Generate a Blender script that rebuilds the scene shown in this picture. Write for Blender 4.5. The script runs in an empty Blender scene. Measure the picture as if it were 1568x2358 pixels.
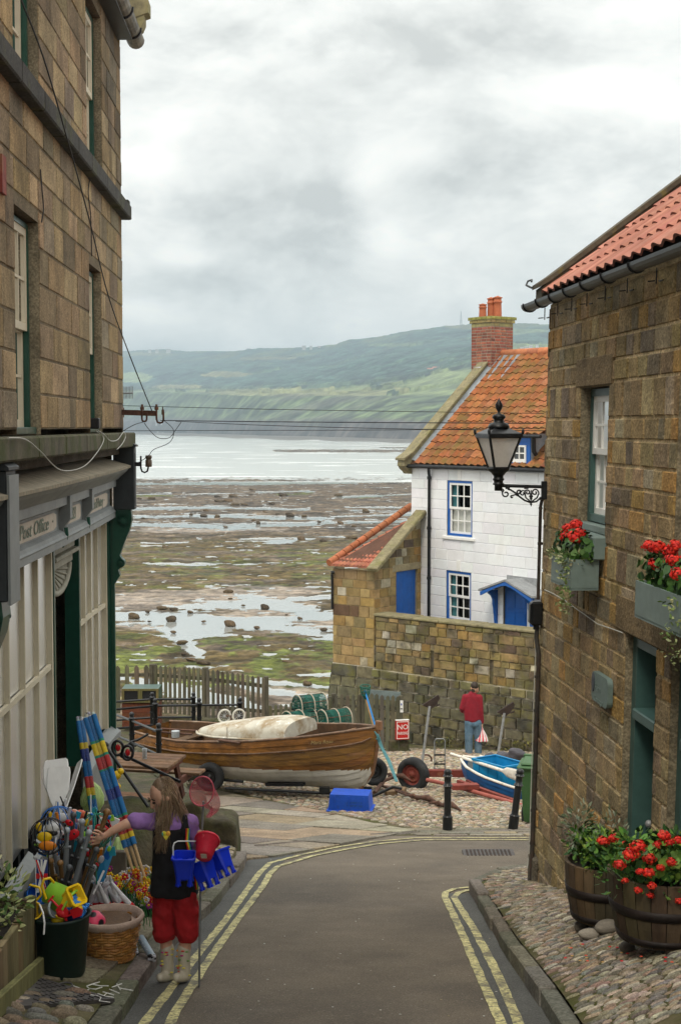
import bpy,bmesh,math,random
import numpy as np
from mathutils import Vector,Matrix
random.seed(7)
R=math.radians
# ---------------------------------------------------------------- camera, sky, sun, exposure
scene=bpy.context.scene
col=scene.collection
FP=3275.0
PITCH=math.atan((1179-982)/FP)
camd=bpy.data.cameras.new('camera');cam=bpy.data.objects.new('camera',camd);col.objects.link(cam)
scene.camera=cam
cam.location=(0,0,0);cam.rotation_euler=(R(90)-PITCH,0,0)
camd.sensor_fit='VERTICAL';camd.sensor_height=36;camd.lens=36*FP/2358
camd.clip_start=0.05;camd.clip_end=30000
scene.render.resolution_x=680;scene.render.resolution_y=1024
scene.view_settings.view_transform='Standard';scene.view_settings.look='None'
scene.view_settings.exposure=0.0;scene.view_settings.gamma=1
SUN_EL,SUN_AZ=52.0,200.0
sd=bpy.data.lights.new('sun','SUN');sun=bpy.data.objects.new('sun',sd);col.objects.link(sun)
sd.energy=1.5;sd.angle=R(14);sd.color=(1.0,.91,.75)
sdir=Vector((math.sin(R(SUN_AZ))*math.cos(R(SUN_EL)),math.cos(R(SUN_AZ))*math.cos(R(SUN_EL)),math.sin(R(SUN_EL))))
sun.rotation_euler=sdir.to_track_quat('Z','Y').to_euler()
def build_world():
 w=bpy.data.worlds.new('World');scene.world=w;w.use_nodes=True
 nt=w.node_tree;nt.nodes.clear();N=nt.nodes.new;L=nt.links.new
 def mth(op,a,b=None,clamp=False):
  n=N('ShaderNodeMath');n.operation=op;n.use_clamp=clamp
  for i,x in enumerate((a,b)):
   if x is None:continue
   if isinstance(x,(int,float)):n.inputs[i].default_value=x
   else:L(x,n.inputs[i])
  return n.outputs[0]
 out=N('ShaderNodeOutputWorld');bg=N('ShaderNodeBackground');bg.inputs[1].default_value=.1
 sky=N('ShaderNodeTexSky');sky.sky_type='NISHITA';sky.sun_disc=False
 sky.sun_elevation=R(SUN_EL);sky.sun_rotation=R(SUN_AZ)
 tc=N('ShaderNodeTexCoord');nrm=N('ShaderNodeVectorMath');nrm.operation='NORMALIZE'
 L(tc.outputs['Generated'],nrm.inputs[0])
 sp=N('ShaderNodeSeparateXYZ');L(nrm.outputs[0],sp.inputs[0])
 az=mth('ARCTAN2',sp.outputs[0],sp.outputs[1]);el=mth('ARCSINE',sp.outputs[2])
 cb=N('ShaderNodeCombineXYZ');L(az,cb.inputs[0]);L(mth('MULTIPLY',el,1.7),cb.inputs[1])
 n1=N('ShaderNodeTexNoise');n1.inputs['Scale'].default_value=7.5;n1.inputs['Detail'].default_value=8
 n1.inputs['Roughness'].default_value=.60;n1.inputs['Distortion'].default_value=.35
 ad=N('ShaderNodeVectorMath');ad.operation='ADD';ad.inputs[1].default_value=(3.1,5.2,1.4)
 L(cb.outputs[0],ad.inputs[0]);L(ad.outputs[0],n1.inputs['Vector'])
 n2=N('ShaderNodeTexNoise');n2.inputs['Scale'].default_value=30;n2.inputs['Detail'].default_value=6
 L(ad.outputs[0],n2.inputs['Vector'])
 acc=mth('MULTIPLY',mth('SUBTRACT',n1.outputs[0],.5),1.5)
 acc=mth('ADD',acc,mth('MULTIPLY',mth('SUBTRACT',n2.outputs[0],.5),.40))
 def blob(u,v,ru,rv,k):
  a0=math.atan((u-784)/FP);e0=math.atan((982-v)/FP);nonlocal acc
  dx=mth('DIVIDE',mth('SUBTRACT',az,a0),ru/FP);dy=mth('DIVIDE',mth('SUBTRACT',el,e0),rv/FP)
  d2=mth('ADD',mth('MULTIPLY',dx,dx),mth('MULTIPLY',dy,dy))
  d2=mth('ADD',d2,mth('MULTIPLY',mth('SUBTRACT',n2.outputs[0],.5),2.2))
  g=mth('POWER',2.718,mth('MULTIPLY',mth('MAXIMUM',d2,0),-1.0))
  acc=mth('ADD',acc,mth('MULTIPLY',g,k))
 for b in CLOUDS:blob(*b)
 acc=mth('ADD',acc,mth('MULTIPLY',mth('SUBTRACT',1.0,mth('DIVIDE',el,.13),True),.22))
 rp=N('ShaderNodeValToRGB');L(mth('ADD',mth('MULTIPLY',acc,1.3),.57),rp.inputs[0]);e=rp.color_ramp.elements
 e[0].position=.0;e[0].color=(.62,.625,.595,1)
 e[1].position=1.0;e[1].color=(1.22,1.19,1.11,1)
 m=e.new(.45);m.color=(.87,.87,.825,1)
 m=e.new(.72);m.color=(1.03,1.015,.955,1)
 gr=mth('ADD',mth('MULTIPLY',mth('POWER',mth('MAXIMUM',sp.outputs[2],0),1.5),ZEN),.985)
 mc=N('ShaderNodeVectorMath');mc.operation='SCALE';L(rp.outputs[0],mc.inputs[0]);L(mth('MULTIPLY',gr,10.0),mc.inputs['Scale'])
 mx=N('ShaderNodeMix');mx.data_type='RGBA';mx.inputs[0].default_value=.97
 L(sky.outputs[0],mx.inputs[6]);L(mc.outputs[0],mx.inputs[7]);L(mx.outputs[2],bg.inputs[0])
 L(bg.outputs[0],out.inputs[0])
ZEN=1.3
CLOUDS=[(520,480,240,55,-.30),(760,470,60,45,-.30),(430,660,150,55,-.30),(1120,430,170,70,-.24),
   (1350,380,250,90,-.15),(700,590,150,50,-.16),(900,110,420,60,-.18),(450,130,150,90,-.12),
   (850,415,60,60,.30),(330,385,60,22,.38),(880,560,55,60,.30),(420,600,90,25,.28),
   (1400,215,160,45,.26),(560,250,160,60,.16),(330,720,90,45,.28),(760,745,300,40,.18),(950,360,90,40,.22)]
build_world()
# ---------------------------------------------------------------- helpers
def ray(u,v):
 xc=(u-784)/FP;yc=-(v-1179)/FP
 d=Vector((xc,math.cos(PITCH)+yc*math.sin(PITCH),-math.sin(PITCH)+yc*math.cos(PITCH)))
 return d/d.y
def P(u,v,Y):return ray(u,v)*Y
def proj(p):
 c,s=math.cos(PITCH),math.sin(PITCH)
 f=p[1]*c - p[2]*s;up=p[1]*s +p[2]*c
 return 784+FP*p[0]/f,1179-FP*up/f
def tag(o,label=None,cat=None,group=None,kind=None):
 if label:o['label']=label
 if cat:o['category']=cat
 if group:o['group']=group
 if kind:o['kind']=kind
 return o
WM={}
def thing(name,label,cat,loc=(0,0,0),rz=0,group=None,rot=None):
 o=bpy.data.objects.new(name,None);col.objects.link(o);o.empty_display_size=.1
 o.location=loc;o.rotation_euler=rot if rot else (0,0,rz)
 WM[o.name]=Matrix.LocRotScale(Vector(loc),o.rotation_euler,None)
 return tag(o,label,cat,group)
def kids(o):return [c for c in col.objects if c.parent==o]
def copy_tree(o,loc=None,rz=None,label=None,parent=None,scale=None,rot=None):
 c=o.copy();col.objects.link(c)
 if parent:c.parent=parent
 if loc is not None:c.location=loc
 if rz is not None:c.rotation_euler=(0,0,rz)
 if rot is not None:c.rotation_euler=rot
 if scale is not None:c.scale=(scale,)*3 if isinstance(scale,(int,float)) else scale
 if label:c['label']=label
 for ch in kids(o):copy_tree(ch,parent=c)
 return c
def frame(origin,xdir,ydir):
 x=Vector(xdir).normalized();y=Vector(ydir).normalized()
 m=Matrix.Identity(4)
 for i in range(3):m[i][0]=x[i];m[i][1]=y[i];m[i][2]=(0,0,1)[i];m[i][3]=origin[i]
 return m
def hit(fr,u,v,y=0.0):
 d=ray(u,v);iv=fr.inverted();b=iv @ Vector((0,0,0));a=(iv @ d)-b;t=(y-b.y)/a.y;p=b+a*t
 return p.x,p.z
class MB:
 def __init__(s,M=None):s.v=[];s.f=[];s.c=[];s.s=[];s.M=M or Matrix.Identity(4);s.col=(1,1,1)
 def _flip(s):return s.M.determinant() < 0
 def add(s,vs,fs,c=None,smooth=False):
  b=len(s.v);M=s.M
  s.v +=[tuple(M @ Vector(p)) for p in vs]
  fl=s._flip();c=c or s.col
  for f in fs:
   f=[b+i for i in f]
   s.f.append(f[::-1] if fl else f);s.c.append(c);s.s.append(smooth)
  return s
 def quad(s,a,b,c_,d,c=None):return s.add([a,b,c_,d],[(0,1,2,3)],c)
 def poly(s,pts,c=None):return s.add(pts,[tuple(range(len(pts)))],c)
 def box(s,x0,x1,y0,y1,z0,z1,c=None,bev=0):
  if bev > 0:
   return s.bevbox(x0,x1,y0,y1,z0,z1,bev,c)
  vs=[(x0,y0,z0),(x1,y0,z0),(x1,y1,z0),(x0,y1,z0),(x0,y0,z1),(x1,y0,z1),(x1,y1,z1),(x0,y1,z1)]
  return s.add(vs,[(0,3,2,1),(4,5,6,7),(0,1,5,4),(1,2,6,5),(2,3,7,6),(3,0,4,7)],c)
 def bevbox(s,x0,x1,y0,y1,z0,z1,b,c=None):
  b=min(b,(x1-x0)*.45,(y1-y0)*.45,(z1-z0)*.45)
  bm=bmesh.new();bmesh.ops.create_cube(bm,size=1)
  for v in bm.verts:v.co=((x0+x1)/2+v.co.x*(x1-x0),(y0+y1)/2+v.co.y*(y1-y0),(z0+z1)/2+v.co.z*(z1-z0))
  bmesh.ops.bevel(bm,geom=bm.edges[:],offset=b,segments=1,affect='EDGES',profile=.5)
  s.addbm(bm,c);return s
 def addbm(s,bm,c=None,smooth=False):
  bm.verts.ensure_lookup_table();bm.verts.index_update()
  s.add([v.co.copy() for v in bm.verts],[[v.index for v in f.verts] for f in bm.faces],c,smooth);bm.free()
 def beam(s,a,b,w,h,c=None,up=(0,0,1),bev=0):
  a=Vector(a);b=Vector(b);d=(b-a);L=d.length;d.normalize();u=Vector(up)
  x=d.cross(u)
  if x.length < 1e-4:x=d.cross(Vector((1,0,0)))
  x.normalize();z=x.cross(d)
  m=Matrix.Identity(4)
  for i in range(3):m[i][0]=x[i];m[i][1]=d[i];m[i][2]=z[i];m[i][3]=a[i]
  k=s.M;s.M=k @ m;s.box(-w/2,w/2,0,L,-h/2,h/2,c,bev);s.M=k;return s
 def tube(s,pts,r,n=8,c=None,cap=True,smooth=True,closed=False):
  pts=[Vector(p) for p in pts];m=len(pts)
  rr=r if isinstance(r,list) else [r]*m
  vs=[];fs=[];prev=None
  for i,p in enumerate(pts):
   if closed:t=pts[(i+1) % m]-pts[i-1]
   else:t=pts[min(i+1,m-1)]-pts[max(i-1,0)]
   if t.length < 1e-9:t=Vector((0,0,1))
   t.normalize()
   if prev is None:
    a=t.cross(Vector((0,0,1)))
    if a.length < .35:a=t.cross(Vector((0,1,0)))
   else:a=prev-t*prev.dot(t)
   a.normalize();b=t.cross(a);prev=a
   ri=rr[i]
   rx,ry=ri if isinstance(ri,(tuple,list)) else (ri,ri)
   for j in range(n):
    an=2*math.pi*j/n;vs.append(p+a*(math.cos(an)*rx)+b*(math.sin(an)*ry))
  rng=m if closed else m-1
  for i in range(rng):
   i2=(i+1) % m
   for j in range(n):fs.append((i*n+j,i*n+(j+1) % n,i2*n+(j+1) % n,i2*n+j))
  s.add(vs,fs,c,smooth)
  if cap and not closed:
   s.add(vs[:n],[tuple(range(n))[::-1]],c);s.add(vs[-n:],[tuple(range(n))],c)
  return s
 def lathe(s,prof,n=16,c=None,smooth=True,org=(0,0,0),cap=True,fn=None):
  vs=[];fs=[];o=Vector(org);m=len(prof)
  for r,z in prof:
   for j in range(n):
    a=2*math.pi*j/n;k=fn(a,z) if fn else 1
    vs.append((o.x+r*k*math.cos(a),o.y+r*k*math.sin(a),o.z+z))
  for i in range(m-1):
   for j in range(n):fs.append((i*n+j,i*n+(j+1) % n,(i+1)*n+(j+1) % n,(i+1)*n+j))
  s.add(vs,fs,c,smooth)
  if cap:
   if prof[0][0] > 1e-5:s.add(vs[:n],[tuple(range(n))[::-1]],c)
   if prof[-1][0] > 1e-5:s.add(vs[-n:],[tuple(range(n))],c)
  return s
 def ell(s,cen,rad,n=12,m=8,c=None,jit=0,rng=None,smooth=True,rot=None):
  rng=rng or random;ph=[rng.uniform(0,6) for _ in range(6)]
  vs=[];fs=[];cx,cy,cz=cen;rx,ry,rz=rad if isinstance(rad,(tuple,list)) else (rad,)*3
  def pt(x,y,z):
   k=1
   if jit:k +=jit*(math.sin(x*2.6+ph[0])*math.cos(y*3.1+ph[1])+.7*math.sin(z*4.3+ph[2]+x*2)+.5*math.sin(y*5.7+ph[3]))
   q=Vector((x*rx*k,y*ry*k,z*rz*k))
   if rot is not None:q=rot @ q
   return (cx+q.x,cy+q.y,cz+q.z)
  vs.append(pt(0,0,-1))
  for i in range(1,m):
   t=-math.pi/2+math.pi*i/m
   for j in range(n):
    a=2*math.pi*j/n;vs.append(pt(math.cos(t)*math.cos(a),math.cos(t)*math.sin(a),math.sin(t)))
  vs.append(pt(0,0,1))
  for j in range(n):fs.append((0,1+(j+1) % n,1+j))
  for i in range(m-2):
   for j in range(n):fs.append((1+i*n+j,1+i*n+(j+1) % n,1+(i+1)*n+(j+1) % n,1+(i+1)*n+j))
  b=1+(m-2)*n
  for j in range(n):fs.append((b+j,b+(j+1) % n,len(vs)-1))
  return s.add(vs,fs,c,smooth)
 def ext(s,pts,y0,y1,c=None,axes='xz'):
  n=len(pts)
  A=sum(pts[i][0]*pts[(i+1) % n][1]-pts[(i+1) % n][0]*pts[i][1] for i in range(n))
  if A < 0:pts=pts[::-1]
  def q(p,h):
   if axes=='xz':return (p[0],h,p[1])
   if axes=='xy':return (p[0],p[1],h)
   return (h,p[0],p[1])
  vs=[q(p,y0) for p in pts]+[q(p,y1) for p in pts]
  a,b=tuple(range(n)),tuple(range(2*n-1,n-1,-1))
  side=[(i,(i+1) % n,n+(i+1) % n,n+i) for i in range(n)]
  if axes=='xz':fs=[a,b]+[f[::-1] for f in side]
  else:fs=[a[::-1],b[::-1]]+side
  return s.add(vs,fs,c)
 def loft(s,rings,c=None,smooth=True,closed=True,cap=False):
  n=len(rings[0]);vs=[p for r in rings for p in r];fs=[]
  for i in range(len(rings)-1):
   for j in range(n if closed else n-1):
    fs.append((i*n+j,i*n+(j+1) % n,(i+1)*n+(j+1) % n,(i+1)*n+j))
  s.add(vs,fs,c,smooth)
  if cap:s.add(rings[0],[tuple(range(n))[::-1]],c);s.add(rings[-1],[tuple(range(n))],c)
  return s
 def build(s,name,mat,parent=None,local=False,label=None,smooth=None,fix=False):
  me=bpy.data.meshes.new(name);me.from_pydata(s.v,[],s.f)
  if parent is not None and not local:
   chain=Matrix.Identity(4);p=parent
   if p.name in WM:chain=WM[p.name]
   me.transform(chain.inverted())
  if any(c !=(1,1,1) for c in s.c):
   at=me.color_attributes.new('Col','FLOAT_COLOR','CORNER')
   arr=np.ones((len(me.loops),4),dtype=np.float32);k=0
   cnt=[len(f) for f in s.f];cc=np.array(s.c,dtype=np.float32)
   arr[:,:3]=np.repeat(cc,cnt,axis=0);at.data.foreach_set('color',arr.ravel())
  me.polygons.foreach_set('use_smooth',s.s if smooth is None else [smooth]*len(s.s))
  if fix:
   bm=bmesh.new();bm.from_mesh(me);bmesh.ops.recalc_face_normals(bm,faces=bm.faces[:]);bm.to_mesh(me);bm.free()
  me.materials.append(mat if not isinstance(mat,str) else MT[mat])
  o=bpy.data.objects.new(name,me);col.objects.link(o)
  if parent is not None:
   o.parent=parent;WM[o.name]=WM.get(parent.name,Matrix.Identity(4))
  if label:o['label']=label
  return o
def solid(name,mb,mat,label,cat,base=None,group=None,kind=None,fix=False):
 if base is not None:
  b=Vector(base);mb.v=[(x-b.x,y-b.y,z-b.z) for x,y,z in mb.v]
 o=mb.build(name,mat,fix=fix)
 if base is not None:o.location=base
 return tag(o,label,cat,group,kind)
def structure(name,mb,mat):return tag(mb.build(name,mat),kind='structure')
def jc(c,a=.1,rng=random):
 k=1+rng.uniform(-a,a);return tuple(max(0,x*k*(1+rng.uniform(-a,a)*.35)) for x in c)
def lerp(a,b,t):return a+(b-a)*t
def interp(x,xs,ys):return float(np.interp(x,xs,ys))
def text_mesh(s,size,M,depth=.003,c=(1,1,1),mb=None,shear=0,align='CENTER',width=None):
 cu=bpy.data.curves.new('t','FONT');cu.body=s;cu.size=size;cu.align_x=align;cu.align_y='CENTER'
 cu.extrude=depth/2;cu.shear=shear;cu.resolution_u=3
 o=bpy.data.objects.new('t',cu);col.objects.link(o)
 bpy.context.view_layer.update()
 me=bpy.data.meshes.new_from_object(o.evaluated_get(bpy.context.evaluated_depsgraph_get()))
 bpy.data.objects.remove(o);bpy.data.curves.remove(cu)
 if width and len(me.vertices):
  xs=[v.co.x for v in me.vertices];k=width/(max(xs)-min(xs))
  for v in me.vertices:v.co.x *=k
 mb=mb or MB();k=mb.M;mb.M=M
 mb.add([v.co.copy() for v in me.vertices],[list(p.vertices) for p in me.polygons],c)
 mb.M=k;bpy.data.meshes.remove(me);return mb
def tface(origin,right,up):
 r=Vector(right).normalized();u=Vector(up).normalized();n=r.cross(u)
 m=Matrix.Identity(4)
 for i in range(3):m[i][0]=r[i];m[i][1]=u[i];m[i][2]=n[i];m[i][3]=origin[i]
 return m
# ---------------------------------------------------------------- materials
MT={}
def mat(name,c,rough=.7,metal=0,var=.15,vs=6,bump=.15,bs=40,attr=False,spec=.4,stain=None,trans=0,
  stretch=(1,1,1),coat=0,sss=0,speck=0,wave=None,bd=.01,coords='Object',alpha=1.0,detail=4,grain=None):
 m=bpy.data.materials.new(name);m.use_nodes=True;nt=m.node_tree;N=nt.nodes.new;L=nt.links.new
 b=nt.nodes['Principled BSDF'];b.inputs['Roughness'].default_value=rough;b.inputs['Metallic'].default_value=metal
 b.inputs['Specular IOR Level'].default_value=spec;b.inputs['Coat Weight'].default_value=coat
 if trans:b.inputs['Transmission Weight'].default_value=trans
 if sss:b.inputs['Subsurface Weight'].default_value=sss;b.inputs['Subsurface Radius'].default_value=(.02,.008,.004);b.inputs['Subsurface Scale'].default_value=.5
 if alpha < 1:b.inputs['Alpha'].default_value=alpha
 tc=N('ShaderNodeTexCoord');mp=N('ShaderNodeMapping');mp.inputs['Scale'].default_value=stretch
 L(tc.outputs[coords],mp.inputs[0]);V=mp.outputs[0]
 def noise(sc,d=4,r=.55,dist=0):
  n=N('ShaderNodeTexNoise');n.inputs['Scale'].default_value=sc;n.inputs['Detail'].default_value=d
  n.inputs['Roughness'].default_value=r;n.inputs['Distortion'].default_value=dist;L(V,n.inputs['Vector']);return n.outputs[0]
 def mr(x,a,bb,lo,hi):
  n=N('ShaderNodeMapRange');n.inputs[1].default_value=a;n.inputs[2].default_value=bb
  n.inputs[3].default_value=lo;n.inputs[4].default_value=hi;L(x,n.inputs[0]);return n.outputs[0]
 def mix(f,a,bb,bt='MIX'):
  n=N('ShaderNodeMix');n.data_type='RGBA';n.blend_type=bt
  if isinstance(f,(int,float)):n.inputs[0].default_value=f
  else:L(f,n.inputs[0])
  for i,x in ((6,a),(7,bb)):
   if isinstance(x,tuple):n.inputs[i].default_value=(*x[:3],1)
   else:L(x,n.inputs[i])
  return n.outputs[2]
 C=c
 if attr:
  a=N('ShaderNodeAttribute');a.attribute_name='Col';C=mix(1.0,a.outputs['Color'],c,'MULTIPLY')
 if var:
  g=N('ShaderNodeCombineColor')
  f=mr(noise(vs,detail,.6),.3,.7,1-var,1+var)
  f2=mr(noise(vs*3.7,3),.3,.7,1-var*.5,1+var*.5)
  pr=N('ShaderNodeMath');pr.operation='MULTIPLY';L(f,pr.inputs[0]);L(f2,pr.inputs[1])
  for i in range(3):L(pr.outputs[0],g.inputs[i])
  C=mix(1.0,C,g.outputs[0],'MULTIPLY')
 for st in (stain or []):
  sc,ss,lo,hi,am=st[:5]
  n=N('ShaderNodeTexNoise');n.inputs['Scale'].default_value=ss;n.inputs['Detail'].default_value=6;n.inputs['Roughness'].default_value=.62
  if len(st) > 5:
   m2=N('ShaderNodeMapping');m2.inputs['Scale'].default_value=st[5];m2.inputs['Location'].default_value=(ss,3*ss,7);L(V,m2.inputs[0]);L(m2.outputs[0],n.inputs['Vector'])
  else:
   m2=N('ShaderNodeMapping');m2.inputs['Location'].default_value=(ss*1.7,3*ss,7);L(V,m2.inputs[0]);L(m2.outputs[0],n.inputs['Vector'])
  C=mix(mr(n.outputs[0],lo,hi,0,am),C,sc)
 if speck:
  n=N('ShaderNodeTexNoise');n.inputs['Scale'].default_value=speck;n.inputs['Detail'].default_value=2;L(V,n.inputs['Vector'])
  C=mix(1.0,C,mix(mr(n.outputs[0],.38,.66,0,1),(.72,.72,.72),(1.3,1.3,1.3)),'MULTIPLY')
 hgt=None
 if wave:
  w=N('ShaderNodeTexWave');w.inputs['Scale'].default_value=wave[0];w.bands_direction=wave[1];w.inputs['Distortion'].default_value=wave[4] if len(wave) > 4 else 1.5
  w.inputs['Detail'].default_value=3;w.inputs['Detail Scale'].default_value=1.5;L(V,w.inputs['Vector'])
  k=1-wave[2];C=mix(1.0,C,mix(w.outputs[1],(k,k,k),(1,1,1)),'MULTIPLY');hgt=(w.outputs[1],wave[3])
 if isinstance(C,tuple):b.inputs['Base Color'].default_value=(*C[:3],1)
 else:L(C,b.inputs['Base Color'])
 if bump:
  bn=N('ShaderNodeBump');bn.inputs['Strength'].default_value=min(1,bump);bn.inputs['Distance'].default_value=bd
  L(noise(bs,5,.65),bn.inputs['Height'])
  if hgt:
   b2=N('ShaderNodeBump');b2.inputs['Strength'].default_value=hgt[1];b2.inputs['Distance'].default_value=bd
   L(hgt[0],b2.inputs['Height']);L(bn.outputs[0],b2.inputs['Normal']);L(b2.outputs[0],b.inputs['Normal'])
  else:L(bn.outputs[0],b.inputs['Normal'])
 MT[name]=m;return m
def glass_mat(name,tint=(.9,.95,.95),mixf=.12,rough=.03):
 m=bpy.data.materials.new(name);m.use_nodes=True;nt=m.node_tree;nt.nodes.clear();N=nt.nodes.new;L=nt.links.new
 o=N('ShaderNodeOutputMaterial');t=N('ShaderNodeBsdfTransparent');t.inputs[0].default_value=(*tint,1)
 g=N('ShaderNodeBsdfGlossy');g.inputs['Roughness'].default_value=rough;g.inputs[0].default_value=(1,1,1,1)
 fr=N('ShaderNodeFresnel');fr.inputs[0].default_value=1.45
 a=N('ShaderNodeMath');a.operation='ADD';a.use_clamp=True;a.inputs[1].default_value=mixf;L(fr.outputs[0],a.inputs[0])
 mx=N('ShaderNodeMixShader');L(a.outputs[0],mx.inputs[0]);L(t.outputs[0],mx.inputs[1]);L(g.outputs[0],mx.inputs[2]);L(mx.outputs[0],o.inputs[0])
 MT[name]=m;return m
glass_mat('clear_glass',mixf=.03);glass_mat('old_glass',mixf=.10,rough=.12)
glass_mat('shop_glass',(.96,.97,.96),-.02,.3)
MT['shop_glass'].node_tree.nodes['Fresnel'].inputs[0].default_value=1.12
glass_mat('plastic_wrap',(.95,.96,.97),.0,.22)
MT['plastic_wrap'].node_tree.nodes['Fresnel'].inputs[0].default_value=1.2
GREEN=(.018,.10,.065)
mat('stone',(1,1,1),.9,attr=True,var=.30,vs=5,bump=.9,bs=26,bd=.02,spec=.2,speck=55,stain=[((.05,.043,.03),2.3,.52,.75,.55),((.30,.22,.12),3.1,.56,.8,.35)])
mat('stone_dressed',(1,1,1),.9,attr=True,var=.26,vs=4,bump=.5,bs=45,bd=.010,spec=.2,speck=70,stain=[((.04,.034,.024),1.4,.47,.72,.7,(1,1,.45)),((.035,.03,.024),5.5,.60,.78,.55,(1,1,.6)),((.32,.25,.15),2.3,.58,.8,.3)])
mat('dark_stone',(.045,.043,.038),.9,var=.35,vs=4,bump=.6,bs=30,stain=[((.075,.08,.02),3,.5,.7,.7)],speck=50)
mat('coping',(.23,.20,.115),.9,var=.3,vs=5,bump=.5,bs=30,stain=[((.16,.16,.03),3,.5,.72,.6),((.05,.05,.04),5,.55,.75,.5)])
mat('mossy_rock',(.085,.070,.042),.95,var=.4,vs=5,bump=1,bs=11,bd=.03,stain=[((.055,.065,.014),3,.45,.65,.85),((.02,.02,.015),2.2,.52,.7,.6)])
mat('asphalt',(.158,.130,.098),.88,var=.22,vs=.7,bump=.8,bs=130,bd=.006,spec=.35,speck=110,stain=[((.080,.070,.060),.45,.46,.66,.6),((.20,.17,.14),1.5,.58,.75,.45),((.30,.27,.22),48,.60,.66,.55)])
mat('asphalt_grey',(.098,.098,.092),.85,var=.18,vs=1.5,bump=.9,bs=110,bd=.007,speck=90)
mat('line_paint',(.58,.53,.26),.8,var=.16,vs=5,bump=.6,bs=100,bd=.004,speck=60,stain=[((.13,.12,.10),5.5,.50,.62,.8),((.13,.12,.10),26,.50,.60,.8)])
mat('flagstone',(1,1,1),.9,spec=.15,attr=True,var=.22,vs=2.2,bump=.7,bs=14,bd=.02,speck=45,stain=[((.10,.085,.06),1.2,.5,.75,.5)])
mat('cobble',(1,1,1),.8,spec=.15,attr=True,var=.22,vs=16,bump=.5,bs=60,bd=.006,speck=90)
mat('joint_dirt',(.115,.100,.058),.95,spec=.1,var=.35,vs=3,bump=.9,bs=45,bd=.015,stain=[((.07,.08,.02),2.1,.48,.66,.8)])
mat('earth',(.13,.105,.07),.95,var=.3,vs=1,bump=.9,bs=8,bd=.04)
mat('white_wall',(.80,.815,.84),.75,attr=True,var=.05,vs=2,bump=.35,bs=16,bd=.010,stain=[((.60,.58,.52),1.4,.58,.85,.35,(1,1,.35))])
mat('blue_paint',(.008,.105,.42),.45,var=.10,vs=5,bump=.1,stain=[((.3,.4,.5),14,.74,.78,.6)])
mat('white_paint',(.82,.82,.80),.45,var=.05,bump=.06)
mat('cream_paint',(.56,.50,.37),.55,var=.08,vs=3,bump=.05)
mat('grey_paint',(.20,.215,.215),.5,var=.12,vs=3,bump=.12,stain=[((.11,.12,.12),3,.5,.75,.5)])
mat('green_gloss',(.010,.060,.040),.3,var=.15,bump=.05,stain=[((.30,.36,.30),5,.67,.74,.5,(1,1,.3))])
mat('sage_paint',(.055,.118,.108),.5,var=.12,vs=5,bump=.1)
mat('box_paint',(.175,.235,.22),.55,var=.10,vs=4,bump=.12)
mat('black_paint',(.012,.013,.015),.34,var=.2,bump=.08)
mat('iron',(.014,.015,.017),.38,metal=.2,var=.25,vs=9,bump=.12,bs=60)
mat('lead',(.26,.285,.31),.55,metal=.3,var=.25,vs=3,bump=.3,bs=10)
mat('tile',(.70,.72,.76),.9,spec=.15,attr=True,var=.25,vs=6,bump=.45,bs=35,bd=.006,stain=[((.15,.115,.035),2.4,.44,.66,.75),((.035,.03,.02),7,.58,.75,.6)])
mat('tile_clean',(.9,.93,.97),.85,spec=.15,attr=True,var=.16,vs=4,bump=.3,bs=35,bd=.005,stain=[((.20,.075,.045),2.1,.52,.75,.5)])
mat('brick',(1,1,1),.88,attr=True,var=.2,vs=9,bump=.5,bs=40,bd=.006)
mat('terracotta',(.42,.125,.055),.8,var=.16,vs=6,bump=.15)
mat('dark_glass',(.018,.021,.024),.06,var=.2,bump=0,spec=.8)
mat('dark_room',(.012,.012,.013),.9,var=.2,bump=0)
mat('curtain',(.60,.55,.42),.85,var=.1,vs=2,bump=.2,bs=25,attr=True)
mat('curtain_pale',(.55,.55,.52),.85,var=.1,bump=.2,bs=25)
mat('curtain_teal',(.05,.19,.22),.85,var=.1,bump=.2,bs=25)
mat('sign_face',(.50,.43,.35),.6,var=.08,bump=.1)
mat('sign_green',(.17,.21,.16),.6,var=.1,bump=0)
mat('weather_wood',(.125,.112,.078),.9,var=.35,vs=5,stretch=(1,1,.22),bump=.7,bs=40,attr=True,wave=(9,'X',.22,.3,4),stain=[((.085,.10,.03),4,.52,.7,.55)])
mat('plank_wood',(.11,.07,.038),.85,var=.3,vs=6,bump=.5,bs=35,attr=True)
mat('metal_grey',(.24,.25,.26),.5,metal=.5,var=.2,vs=8,bump=.2)
mat('galv',(.33,.34,.35),.55,metal=.4,var=.25,vs=14,bump=.25,bs=40,stain=[((.16,.10,.06),8,.62,.75,.6)])
mat('rust',(.105,.052,.034),.9,var=.4,vs=9,bump=.6,bs=30,stain=[((.035,.025,.022),4,.5,.7,.7)])
mat('dark_rust',(.035,.022,.017),.85,var=.4,vs=9,bump=.5)
mat('red_oxide',(.20,.040,.028),.75,var=.3,vs=5,bump=.3,stain=[((.30,.17,.08),4,.58,.72,.6),((.06,.03,.02),3,.6,.75,.6)])
mat('tyre',(.022,.023,.025),.85,var=.3,vs=8,bump=.4,bs=60,stain=[((.14,.13,.11),5,.55,.78,.35)])
mat('varnish',(.24,.105,.020),.42,var=.38,vs=3.2,stretch=(.35,2.2,2.2),bump=.2,bs=18,coat=.35,attr=True,stain=[((.085,.033,.012),3.0,.48,.68,.75)],wave=(5.5,'Z',.22,.12,5))
mat('hull_white',(.60,.585,.53),.65,var=.10,vs=3,bump=.12,stain=[((.33,.30,.23),3,.52,.75,.55),((.08,.07,.06),12,.68,.75,.5)])
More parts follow.
